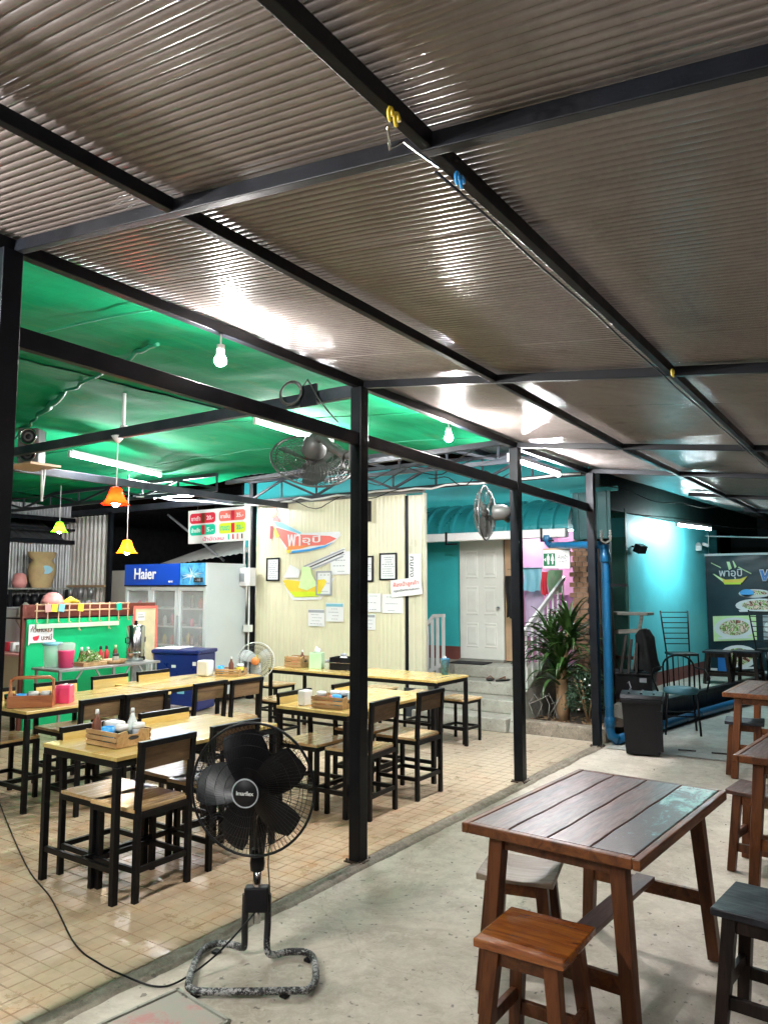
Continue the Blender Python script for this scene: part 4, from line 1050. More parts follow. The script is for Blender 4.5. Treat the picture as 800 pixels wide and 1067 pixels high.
# banner
bn = thing('food_banner', 'dark framed vinyl banner with bowl logo and photographs of noodle dishes', 'banner', (-1.85, 13.2, .3), 0)
X0, X1, Z0, Z1, YB = -2.86, -.55, .30, 2.11, 13.2
mb = MB(); vs = []; fs = []
for j in range(25):
    for i in range(49):
        u = i / 48; v = j / 24; x = X0 + (X1 - X0) * u; z = Z0 + (Z1 - Z0) * v
        fold = .014 * math.sin((u * 1.0 + (1 - v) * 2.4) * 26) * max(0, v - .55) * 1.6 * (1 - u * .4)
        vs.append((x, YB + .0 + fold, z))
for j in range(24):
    for i in range(48): q = j * 49 + i; fs.append((q, q + 1, q + 50, q + 49))
mb.add(vs, fs, 0, True); W(mb, 'vinyl', M_['bannerbg'], bn)
for p, q in (((X0, YB, Z0), (X0, YB, Z1)), ((X1, YB, Z0), (X1, YB, Z1)), ((X0 - .01, YB, Z1 + .01), (X1, YB, Z1 + .01)), ((X0, YB, Z0), (X1, YB, Z0))):
    mb = MB(); mb.beam(p, q, .035, .035, up=(0, 1, 0)); W(mb, 'frame_side', M_['paper'], bn)
def bcut(pts, name, m, y=13.17, t=.004):
    mb = MB(); mb.prism(pts, t, Matrix(((1, 0, 0, 0), (0, 0, -1, y), (0, 1, 0, 0), (0, 0, 0, 1)))); return W(mb, name, m, bn)
def bp(px, py):  # full-image coordinates of the banner -> metres on it
    return -2.845 + (px - 731) * .01445 - (px - 731) ** 2 * -.0000025, 1.6 + (612 - py) * (.01552 - (px - 731) * .0000195)
def BP(pts): return [bp(*p) for p in pts]
bcut(BP([(742, 598), (753, 607), (772, 607), (777, 600), (770, 603), (755, 604)]), 'logo_bowl', M_['yellow'])
bcut(BP([(742, 598), (744, 598), (753, 604), (752, 606)]), 'logo_rim', M_['palegreen'], 13.165)
bcut(BP([(753, 607), (771, 607), (770, 609), (754, 609)]), 'logo_foot', M_['lime'], 13.165)
for q in (((757, 585), (760, 585), (762, 592), (759, 594)), ((763, 584), (764, 584), (767, 590), (765, 592)), ((769, 590), (781, 597), (781, 598), (768, 591)), ((741, 586), (751, 591), (751, 592), (741, 587))):
    bcut(BP(q), 'logo_stroke', M_['palegreen'], 13.166)
c_ = bp(760.5, 597.5); lettering('พาอุปี', M_['paper'], bn, T(c_[0], 13.158, c_[1]) @ FACE_NY, width=.34, height=.17, bold=.012)
c_ = bp(801, 603); lettering('พาอุ', M_['paper'], bn, T(c_[0] + .13, 13.163, c_[1] + .02) @ FACE_NY, width=.62, height=.26, bold=.03)
lettering('พาอุ', M_['blue'], bn, T(c_[0] + .13, 13.158, c_[1] + .02) @ FACE_NY, width=.60, height=.24, bold=.01)
def ell(cx, cy, rx, ry, n=20): return [(cx + rx * math.cos(2 * PI * k / n), cy + ry * math.sin(2 * PI * k / n)) for k in range(n)]
fm, N, L, b = node_mat('food_print')
g = N.new('ShaderNodeNewGeometry').outputs['Position']; nn = noise_node(N, L, g, 11, 3, .6, .8)
L.new(ramp(N, L, nn, [(.34, (.03, .015, .012)), (.41, (.36, .09, .04)), (.46, (.85, .78, .68)), (.52, (.26, .45, .06)), (.57, (.08, .03, .02)), (.62, (.85, .62, .5))]), b.inputs['Base Color']); b.inputs['Roughness'].default_value = .4
def dish(px0, px1, py0, py1, cloth='palegreen', rim='paper', square=True, food=None):
    cx, cy = (px0 + px1) / 2, (py0 + py1) / 2; rx, ry = (px1 - px0) / 2, (py1 - py0) / 2
    if square: bcut(BP([(px0, py0), (px1, py0), (px1, py1), (px0, py1)]), 'photo', M_[cloth], 13.172)
    bcut(BP(ell(cx, cy - .02 * ry, rx * .96, ry * .86)), 'plate', M_[rim], 13.168)
    bcut(BP(ell(cx, cy - .05 * ry, rx * .70, ry * .62)), 'food', fm, 13.164)
    bcut(BP([(px0 + 4, py1 - 4), (px1 - 4, py1 - 4), (px1 - 5, py1 - 2), (px0 + 5, py1 - 2)]), 'caption', M_['paper'], 13.160)
dish(740.5, 783.5, 642, 668, 'palegreen', 'paper')
dish(763, 812, 623, 640, 'skyblue', 'paper', False)
dish(767, 800, 613.5, 624, 'skyblue', 'paper', False)
bcut(BP(ell(776, 618, 7, 4)), 'photo_cup', M_['ltblue'], 13.160)
dish(790, 832, 642, 668, 'greyink', 'paper')
dish(743, 785, 671, 700, 'bannerbg', 'paper')
bcut(BP([(744, 684), (752, 682), (754, 699), (744, 699)]), 'photo_cup', M_['blue'], 13.158)
dish(790, 832, 671, 700, 'bannerbg', 'greyink')

# lamps, camera and floodlight on the turquoise wall
def cctv(name, label, loc, rz, m):
    t = thing(name, label, 'lamp' if 'flood' in name else 'camera', loc, rz)
    mb = MB(); mb.tube([(0, 0, 0), (0, -.08, .02), (0, -.16, 0)], .012, 6); mb.build('arm', M_[m], t)
    mb = MB(); mb.box((0, -.22, -.02), (.16, .10, .11) if 'flood' in name else (.09, .16, .08), rx=R(25)); mb.build('head', M_[m], t, bevel=.01)
    mb = MB(); mb.box((.12, -.14, .01), (.10, .05, .05), ry=R(20)); mb.build('sensor', M_[m], t, bevel=.008)
    if 'flood' not in name:
        mb = MB(); mb.tube([(.16, -.15, .02), (.17, -.15, .16)], .008, 6); mb.build('aerial', M_[m], t)
    return t
cctv('floodlight', 'black floodlight with motion sensor on the turquoise wall', (-3.14, 10.2, 2.12), R(70), 'blackpl')
cctv('security_camera', 'white security camera with aerial above the banner corner', (-2.88, 13.0, 2.26), R(20), 'white')

def tube_lamp(label, p, q, power, fitting=True, down=.035, spot=False, size=.026, colr=(.97, .97, 1.), name='tube_lamp'):
    p = Vector(p); q = Vector(q); c = (p + q) / 2; d = (q - p); L_ = d.length; d.normalize()
    t = thing(name, label, 'lamp', c)
    mb = MB(); mb.beam(p + Vector((0, 0, .035)), q + Vector((0, 0, .035)), .045, .035); W(mb, 'fitting', M_['white'], t)
    mb = MB(); mb.tube([p + d * .03, q - d * .03], size / 2, 10); W(mb, 'tube', glow('lit_tube', colr, power / (PI * PI * size * L_)), t)
    for e in (p, q):
        mb = MB(); mb.box(e + Vector((0, 0, .008)), (.03, .03, .06)); W(mb, 'cap', M_['white'], t)
    return t
def bulb_lamp(label, loc, power, r=.035, cat='lamp', name='bulb_lamp', colr=(1., .96, .93), m='bulb_on', cord=.06):
    t = thing(name, label, cat, loc)
    mb = MB(); mb.lathe([(0, -r * 1.0), (r * .55, -r * .85), (r * .9, -r * .45), (r, 0), (r * .85, r * .5), (r * .5, r * .9), (0, r * 1.2)], 16); mb.build('bulb', glow('lit_bulb', colr, power / (4 * PI * PI * r * r)), t)
    mb = MB(); mb.lathe([(0, r * 2.6), (.02, r * 2.6), (.02, r * 1.1), (0, r * 1.1)], 12); mb.tube([(0, 0, r * 2.5), (0, 0, r * 2.5 + cord)], .004, 6); mb.build('holder', M_['white'], t)
    return t
K = 1.0
bulb_lamp('bright bare bulb under the green cloth between the first canopy posts', (-2.765, 2.585, 2.715), 24 * K, r=.03)
bulb_lamp('bright bare bulb under the green cloth just past the first canopy post', (-2.81, 4.92, 2.71), 70 * K, r=.03)
bulb_lamp('bare bulb hanging over the near end of the dining hall', (-2.85, .25, 2.74), 95 * K, r=.03)
tube_lamp('lit tube lamp hanging behind the big wall fan', (-4.60, 4.72, 3.02), (-4.72, 5.92, 3.02), 70 * K)
tube_lamp('lit tube lamp on the far beam beside the speaker', (-6.95, 4.5, 2.93), (-7.35, 5.95, 2.93), 75 * K)
tube_lamp('lit tube lamp under the row beam between the second and third posts', (-2.90, 6.15, 2.73), (-2.90, 7.30, 2.73), 110 * K)
tube_lamp('lit tube lamp near the back truss over the drinks cooler', (-9.2, 7.0, 2.88), (-8.1, 7.3, 2.88), 85 * K)
tube_lamp('lit tube lamp above the turquoise wall', (-2.62, 10.75, 2.44), (-2.42, 11.85, 2.44), 48 * K, colr=(.80, .97, 1.))
tube_lamp('lit tube lamp in the neighbour alcove behind the railing', (-4.2, 10.0, 2.38), (-3.6, 10.0, 2.38), 22 * K)
tube_lamp('unseen tube lamp added under the near canopy to light the yard', (-1.5, -1.0, 2.66), (-.3, -1.0, 2.52), 18 * K)  # out of view, added to carry light onto the near yard
tube_lamp('unseen tube lamp added under the near row beam to light the canopy', (-2.68, -1.7, 2.66), (-2.68, -.5, 2.62), 100 * K)  # unseen lamp, added as main light for the near canopy sheets
tube_lamp('unseen fill lamp added under the canopy by the street side', (1.3, 2.6, 2.36), (1.3, 3.8, 2.36), 12 * K)  # weak fill light added from the street side, out of view
# wires over the turquoise wall
for s, (a, b_, l) in enumerate((((-3.2, 9.9, 2.52), (-3.0, 11.6, 2.50), 'black wire looping above the floodlight'), ((-3.15, 9.9, 2.60), (-1.0, 13.4, 2.44), 'black wire sagging from the dark doorway to the yard'),
                               ((-2.7, 7.9, 2.70), (-2.2, 11.2, 2.70), 'thin wire hanging under the canopy edge past the third post'))):
    a = Vector(a); b_ = Vector(b_); mb = MB(); pts = []
    for k in range(19):
        t = k / 18; p = a.lerp(b_, t); p.z -= .07 * math.sin(PI * t) + .02 * math.sin(t * 14 + s); pts.append(p)
    mb.tube(pts, .006, 5); tag(mb.build('wire', M_['blackpl']), l, 'wire')
mb = MB(); mb.tube([(-2.75, 13.05, 2.42), (-1.9, 13.0, 2.36), (-.9, 13.0, 2.34)], .012, 6); tag(mb.build('banner_pole', M_['white']), 'white pole fixed above the banner', 'pole')
mb = MB(); mb.lathe([(0, -.10), (.07, -.09), (.09, 0), (.05, .05), (0, .06)], 10, (-3.12, 10.9, 2.52)); 
# blue drain pipes
bpz = thing('drain_pipe', 'blue plastic drain pipe running down the third canopy post and along the deck', 'drain pipe', (-2.65, 7.95, 0))
mb = MB(); mb.tube([(-3.66, 8.80, 2.22), (-3.66, 8.80, 2.14), (-3.60, 8.74, 2.10), (-2.95, 8.15, 2.06), (-2.74, 7.97, 2.045)], .040, 14); W(mb, 'upper_pipe', M_['bluepipe'], bpz)
mb = MB(); mb.lathe([(.052, 0), (.058, .01), (.058, .07), (.052, .08)], 14, (-3.66, 8.80, 2.15)); W(mb, 'elbow_collar', M_['bluepipe'], bpz)
mb = MB(); mb.tube([(-2.67, 7.93, 2.04), (-2.66, 7.92, 1.9), (-2.655, 7.90, .16), (-2.64, 7.90, .09), (-2.58, 7.92, .06)], .047, 14); W(mb, 'down_pipe', M_['bluepipe'], bpz)
for z in (1.86, .18):
    mb = MB(); mb.lathe([(.048, 0), (.056, .008), (.056, .09), (.048, .1)], 14, (-2.656, 7.905, z)); W(mb, 'collar', M_['bluepipe'], bpz)
mb = MB(); mb.tube([(-2.60, 7.92, .055), (-2.50, 8.5, .06), (-2.28, 9.9, .07), (-1.92, 12.0, .08), (-1.6, 13.8, .08)], .05, 14); W(mb, 'ground_pipe', M_['bluepipe'], bpz)
mb = MB(); mb.beam((-2.70, 7.9, 1.62), (-2.45, 7.96, 1.62), .02, .03); W(mb, 'pipe_clamp', M_['steel'], bpz)
tt = thing('pipe_tap', 'small white twin tap on top of the blue drain pipe', 'tap', (-2.64, 7.9, 2.06))
for dx in (-.045, .045):
    mb = MB(); mb.lathe([(0, 0), (.012, 0), (.012, .03), (.02, .04), (.008, .055), (.016, .07), (.008, .085), (.014, .1), (0, .11)], 8, (dx, 0, .03)); mb.build('tap_head', M_['white'], tt)
mb = MB(); mb.tube([(-.05, 0, .03), (0, -.02, 0), (.05, 0, .03)], .01, 6); mb.build('tap_body', M_['white'], tt)

# ================================================================== BINS, METAL CHAIRS, CLUTTER
def bin_(label, loc, rz, w, d, h_):
    t = thing('rubbish_bin', label, 'bin', loc, rz)
    mb = MB(); a, b_ = w * .40, d * .40; c, e = w * .48, d * .48
    vs = [(-a, -b_, .01), (a, -b_, .01), (a, b_, .01), (-a, b_, .01), (-c, -e, h_), (c, -e, h_), (c, e, h_), (-c, e, h_), (-c * .92, -e * .92, h_), (c * .92, -e * .92, h_), (c * .92, e * .92, h_), (-c * .92, e * .92, h_), (-a * .9, -b_ * .9, .04), (a * .9, -b_ * .9, .04), (a * .9, b_ * .9, .04), (-a * .9, b_ * .9, .04)]
    fs = [(3, 2, 1, 0)] + [(i, (i + 1) % 4, 4 + (i + 1) % 4, 4 + i) for i in range(4)] + [(4 + i, 4 + (i + 1) % 4, 8 + (i + 1) % 4, 8 + i) for i in range(4)] + [(8 + i, 8 + (i + 1) % 4, 12 + (i + 1) % 4, 12 + i) for i in range(4)] + [(12, 13, 14, 15)]
    mb.add(vs, fs); mb.build('tub', M_['blackpl'], t, bevel=.008)
    mb = MB(); mb.box((0, -e - .004, h_ - .02), (w, .02, .035)); mb.box((c + .004, 0, h_ - .02), (.02, d, .035)); mb.box((-c - .004, 0, h_ - .02), (.02, d, .035)); mb.build('rim', M_['blackpl'], t, bevel=.005)
    mb = MB(); mb.prism([(-d * .52, 0), (d * .52, 0), (d * .45, .035), (d * .1, .055), (-d * .45, .035)], w * 1.02, T(-w * .51, 0, h_ + .003) @ FACE_PX); mb.build('lid', M_['blackpl'], t, bevel=.006)
    for k in range(3):
        mb = MB(); mb.box((-w * .3 + k * w * .3, 0, h_ + .05), (.02, d * .7, .012)); mb.build('lid_rib', M_['blackpl'], t)
    mb = MB(); mb.box((c * .9, -e * .97, h_ * .45), (.05, .012, h_ * .7)); mb.build('side_rib', M_['blackpl'], t, bevel=.003)
    return t
bin_('black wheelie rubbish bin standing on the concrete beside the blue pipe', (-2.26, 7.70, .004), R(12), .38, .36, .53)
cr = thing('black_crate', 'black plastic crate on the deck behind the rubbish bin', 'crate', (-2.92, 9.55, .26), R(8))
mb = MB(); mb.box((0, 0, .15), (.52, .42, .29)); mb.build('box', M_['blackpl'], cr, bevel=.012)
mb = MB(); mb.box((0, 0, .305), (.56, .45, .03)); mb.build('lid', M_['blackpl'], cr, bevel=.008)
mb = MB(); mb.tube([(-.02, -.215, .20), (.0, -.23, .22), (.02, -.225, .15), (.0, -.22, .12)], .008, 6); mb.build('latch', M_['greyink'], cr)
mb = MB(); mb.box((.16, -.213, .24), (.08, .006, .05)); mb.build('label_plate', M_['greyink'], cr)
wt = thing('trestle_table', 'weathered grey wooden table stood on the deck behind the black crate', 'table', (-3.02, 9.98 - .35, .26), 0)
wt.location = (-2.98, 9.66, .57); wt.location.z = .26
mb = MB(); mb.box((0, 0, 1.015), (.56, .30, .035)); mb.build('tabletop', M_['greywood'], wt, bevel=.004)
for sx, lean in ((-.18, -.07), (.2, .06)):
    mb = MB(); mb.beam((sx, -.1, 1.0), (sx + lean * -1.2 - .04, -.12, .34), .055, .04); mb.build('leg', M_['greywood'], wt, bevel=.003)
mb = MB(); mb.beam((-.25, -.115, .78), (.26, -.115, .82), .03, .05); mb.build('crossbar', M_['greywood'], wt)
mb = MB(); mb.beam((-.2, -.115, .48), (.22, -.115, .48), .03, .04); mb.build('crossbar', M_['darkwood'], wt)
bc = thing('draped_stool', 'black cloth draped over a stacked stool on the crate', 'stool', (-2.72, 9.46, .58), R(5))
mb = MB(); vs = []; fs = []; n = 22; prof = [(0, .49, 0), (.07, .485, .05), (.105, .43, .10), (.10, .32, .14), (.12, .17, .13), (.15, .03, .12)]
for (r_, z, w_) in prof:
    for k in range(n):
        a = 2 * PI * k / n; rr = r_ * (1 + w_ * 2 * math.sin(a * 5 + z * 6)) ; vs.append((rr * math.cos(a) * .95, rr * math.sin(a) * .8, z + .03 * math.sin(a * 2)))
for j in range(len(prof) - 1):
    for k in range(n): a = j * n + k; b2 = j * n + (k + 1) % n; fs.append((a, a + n, b2 + n, b2))
mb.add(vs, fs, 0, True); mb.build('cloth', M_['cloth_dk'], bc)
for k in range(3):
    mb = MB(); mb.leg((-.20 + k * .06, -.1, .44 - .04 * k), (-.26 + k * .09, -.17, .01), .03, .03); mb.build('leg', M_['darkwood'], bc)
# ladder back chair
lc = thing('metal_chair', 'black ladder-back metal chair on the deck against the turquoise wall', 'chair', (-2.62, 10.75, .26), R(32), 'metal chairs by the deck')
for sx in (-.2, .2):
    mb = MB(); mb.tube([(sx * .9, .2, 0), (sx * .92, .17, .45), (sx * 1.12, .30, 1.02)], .013, 7); mb.build('back_leg', M_['black'], lc)
    mb = MB(); mb.tube([(sx, -.2, 0), (sx, -.18, .45)], .013, 7); mb.build('leg', M_['black'], lc)
mb = MB(); mb.box((0, 0, .46), (.42, .40, .035)); mb.build('seat', M_['blackpl'], lc, bevel=.01)
for k in range(7):
    z = .58 + k * .07; f = (z - .45) / .57; yy = .17 + .13 * f; ww = .2 * (.92 + .2 * f)
    mb = MB(); mb.tube([(-ww, yy, z), (0, yy + .012, z), (ww, yy, z)], .007, 6); mb.build('rung', M_['black'], lc)
lc.scale = (.82, .82, 1)
# round-back armchair
rc = thing('metal_armchair', 'round-backed metal armchair with blue cushion in front of the deck', 'chair', (-2.21, 8.98, .004), R(20), 'metal chairs by the deck')
for (x, y, xt, yt) in ((-.19, -.17, -.15, -.14), (.17, -.17, .15, -.14), (-.17, .17, -.14, .14), (.17, .17, .14, .14)):
    mb = MB(); mb.tube([(xt, yt, .44), (x, y, 0)], .012, 7); mb.build('leg', M_['black'], rc)
mb = MB(); mb.tube([(-.17, -.155, .2), (.16, -.155, .2), (.16, .155, .2), (-.16, .155, .2)], .008, 6, closed=True); mb.build('stretcher', M_['black'], rc)
mb = MB(); mb.lathe([(0, .43), (.17, .43), (.185, .45), (.18, .485), (.1, .50), (0, .50)], 18); mb.build('cushion', M_['rubber'], rc)
mb = MB(); mb.tube([(-.25, -.12, .46), (-.30, -.02, .60), (-.27, .10, .68), (-.16, .17, .70)], .010, 7); mb.build('armrest', M_['black'], rc)
mb = MB(); mb.tube([(.25, -.12, .46), (.30, -.02, .60), (.27, .10, .68), (.16, .17, .70)], .010, 7)
mb.build('armrest', M_['black'], rc)
mb = MB(); mb.tube([(-.16, .14, .44), (-.165, .17, .70)] + [(-.165 * math.cos(a), .18, .70 + .13 * math.sin(a)) for a in [q * PI / 10 for q in range(1, 10)]] + [(.165, .17, .70), (.16, .14, .44)], .011, 7); mb.build('back_hoop', M_['black'], rc)
for k in range(5):
    xx = -.10 + k * .05; mb = MB(); mb.tube([(xx, .145, .46), (xx * 1.1, .178, .70 + .13 * math.sqrt(max(0, 1 - (xx * 1.1 / .165) ** 2)))], .005, 6); mb.build('back_rod', M_['black'], rc)

# ================================================================== DINING TABLES AND CHAIRS
def make_chair():
    """faces +X, backrest at -X, origin on the floor under the seat centre"""
    t = thing('dining_chair', 'x', 'chair')
    for sy in (-.172, .172):
        mb = MB(); mb.beam((-.185, sy, 0), (-.185, sy, .47), .03, .03, up=(0, 1, 0)); mb.beam((-.185, sy, .47), (-.205, sy, .79), .03, .03, up=(0, 1, 0)); mb.build('leg', M_['black'], t, bevel=.002)
        mb = MB(); mb.beam((.17, sy, 0), (.17, sy, .44), .03, .03, up=(0, 1, 0)); mb.build('leg', M_['black'], t, bevel=.002)
        mb = MB(); mb.beam((-.17, sy, .16), (.155, sy, .16), .022, .028); mb.build('stretcher', M_['black'], t, bevel=.002)
    mb = MB(); mb.beam((.17, -.157, .16), (.17, .157, .16), .022, .028); mb.build('stretcher', M_['black'], t, bevel=.002)
    mb = MB(); mb.beam((-.185, -.157, .16), (-.185, .157, .16), .022, .028); mb.build('stretcher', M_['black'], t, bevel=.002)
    mb = MB()
    mb.beam((.17, -.157, .428), (.17, .157, .428), .028, .03); mb.beam((-.185, -.157, .428), (-.185, .157, .428), .028, .03)
    for sy in (-.172, .172): mb.beam((-.17, sy, .4285), (.155, sy, .4285), .028, .03)
    mb.build('seat_frame', M_['black'], t)
    mb = MB(); mb.box((.0, 0, .454), (.365, .375, .020)); mb.build('seat', M_['seatwood'], t, bevel=.003)
    mb = MB(); mb.beam((-.2055, -.188, .79), (-.2055, .188, .79), .034, .03); mb.build('top_rail', M_['black'], t, bevel=.002)
    mb = MB(); mb.box((-.188, 0, .715), (.012, .37, .118), ry=R(-3.6)); mb.build('backboard', M_['ywood'], t, bevel=.002)
    mb = MB(); mb.box((-.198, 0, .715), (.006, .313, .112), ry=R(-3.6)); mb.build('back_veneer', M_['backbrown'], t)
    return t
def make_table(Lx, Ly, H, name='dining_table'):
    t = thing(name, 'x', 'table')
    mb = MB(); mb.box((0, 0, H - .011), (Lx, Ly, .022)); mb.build('tabletop', M_['ywood'], t, bevel=.003)
    mb = MB(); a, b_ = Lx / 2 - .02, Ly / 2 - .02
    for s in (-1, 1):
        mb.beam((s * a, -b_ - .015, H - .040), (s * a, b_ + .015, H - .040), .03, .034); mb.beam((-a + .015, s * b_, H - .0405), (a - .015, s * b_, H - .0405), .03, .034)
    mb.build('top_frame', M_['black'], t, bevel=.002)
    for sx in (-1, 1):
        for sy in (-1, 1):
            mb = MB(); mb.beam((sx * a, sy * b_, 0), (sx * a, sy * b_, H - .057), .034, .034, up=(0, 1, 0)); mb.build('leg', M_['black'], t, bevel=.002)
    for sy in (-1, 1):
        mb = MB(); mb.beam((-a + .017, sy * b_, .17), (a - .017, sy * b_, .17), .022, .03); mb.build('stretcher', M_['black'], t, bevel=.002)
    for s in (-1, 1):
        mb = MB(); mb.beam((s * a * .1, -b_ + .01, .171), (s * a * .1, b_ - .01, .171), .022, .03) if s > 0 and Lx < Ly else mb.beam((-a, 0, H - .04), (a, 0, H - .04), .02, .03)
        mb.build('stretcher' if s > 0 else 'crossbar', M_['black'], t)
    return t
def place_table(Lx, Ly, H, loc, label, rz=0, name='dining_table'):
    t = make_table(Lx, Ly, H, name); t.location = loc; t.rotation_euler.z = rz; t['label'] = label; t['group'] = 'yellow topped dining tables'; return t
place_table(.66, 1.20, .735, (-3.73, 3.13, 0), 'yellow topped dining table behind the black pedestal fan, with the blue cup and crate')
place_table(.66, 1.30, .715, (-5.60, 3.80, 0), 'yellow topped table carrying the red wooden tray and pink box')
place_table(.62, 1.34, .715, (-5.84, 5.14, 0), 'yellow topped table in front of the cooler, continuing the row of the red tray table')
place_table(.66, 1.22, .725, (-3.64, 4.95, 0), 'yellow topped dining table behind the first canopy post with a slatted crate')
place_table(2.18, .62, .71, (-4.90, 6.72, 0), 'long yellow topped table along the cream panel wall with the dark blue tumbler')
ch0 = make_chair(); ch0_used = False
def chair(x, y, rz, label, grp='black framed dining chairs with wooden seats'):
    global ch0_used
    if not ch0_used:
        o = ch0; ch0_used = True; o.location = (x, y, 0); o.rotation_euler = (0, 0, rz); o['label'] = label; o['group'] = grp
    else: o = clone(ch0, (x + random.uniform(-.012, .012), y + random.uniform(-.015, .015), 0), rz + random.gauss(0, .02), label, grp)
    return o
# backrest at x = X, chair faces -X  (rz = pi)
def RC(xb, y, label, j=0.0): chair(xb - .185, y, PI + j, label)
def LC(xb, y, label, j=0.0): chair(xb + .185, y, j, label)
RC(-3.355, 2.80, 'dining chair with dark back to the yard at the crate end of the fan table', R(1))
RC(-3.37, 3.34, 'dining chair half hidden behind the cage of the black pedestal fan', R(-1.5))
LC(-4.03, 2.82, 'dining chair facing the yard at the crate end of the pedestal fan table', R(.5))
LC(-4.05, 3.38, 'dining chair facing the yard at the cooler side of the pedestal fan table', R(-2))
RC(-4.92, 3.49, 'dining chair with brown slatted back beside the pink box', R(1))
RC(-4.88, 3.88, 'dining chair second along the red tray table, brown back outward', R(-1))
RC(-4.96, 4.58, 'dining chair third along the row toward the cooler, pulled up behind the fan table', R(2))
RC(-4.88, 4.95, 'dining chair last in the row toward the cooler, beside the corner of the fan table', R(-1))
LC(-5.98, 3.30, 'dining chair facing the yard at the near end of the red tray table')
LC(-6.02, 3.86, 'dining chair facing the yard just past the pink box, yellow backboard')
LC(-6.06, 4.42, 'dining chair facing the yard below the steel serving table')
LC(-6.06, 4.90, 'dining chair facing the yard in front of the blue chest')
RC(-3.17, 4.58, 'dining chair right behind the first canopy post, dark back to the yard', R(1))
RC(-3.165, 5.20, 'dining chair beyond the first canopy post, by the open tiled floor', R(-1.5))
LC(-3.99, 4.58, 'dining chair facing the yard behind the slatted crate table')
LC(-3.97, 5.22, 'dining chair facing the yard at the wall end of the slatted crate table')
# backless stools along the panel wall
def make_backless():
    t = thing('metal_stool', 'x', 'stool')
    for sx in (-.15, .15):
        for sy in (-.15, .15):
            mb = MB(); mb.beam((sx, sy, 0), (sx, sy, .43), .026, .026, up=(0, 1, 0)); mb.build('leg', M_['black'], t, bevel=.002)
    for (a, b_) in (((-.137, -.15), (.137, -.15)), ((-.137, .15), (.137, .15)), ((-.15, -.137), (-.15, .137)), ((.15, -.137), (.15, .137))):
        mb = MB(); mb.beam((*a, .15), (*b_, .15), .02, .025); mb.build('stretcher', M_['black'], t)
    mb = MB()
    for s in (-1, 1): mb.beam((s * .15, -.163, .4165), (s * .15, .163, .4165), .026, .027); mb.beam((-.137, s * .15, .4165), (.137, s * .15, .4165), .026, .027)
    mb.build('seat_frame', M_['black'], t)
    mb = MB(); mb.box((0, 0, .441), (.35, .35, .02)); mb.build('seat', M_['seatwood'], t, bevel=.003)
    return t
ms = make_backless(); first = True
for (x, y, l) in ((-6.42, 7.0, 'backless metal stool beside the white interior fan at the end of the wall table'),
                  (-4.02, 7.22, 'backless metal stool at the step end of the wall table'),
                  (-4.55, 7.35, 'backless metal stool behind the wall table, next to the step end one'),
                  (-5.2, 7.40, 'backless metal stool behind the wall table under the certificates'),
                  (-4.35, 6.15, 'backless metal stool in front of the wall table behind the far chair'),
                  (-5.55, 6.10, 'backless metal stool in front of the wall table near the picnic crate')):
    if first: ms.location = (x, y, 0); ms['label'] = l; ms['group'] = 'backless stools round the wall table'; first = False
    else: clone(ms, (x, y, 0), R(random.uniform(-4, 4)), l, 'backless stools round the wall table')

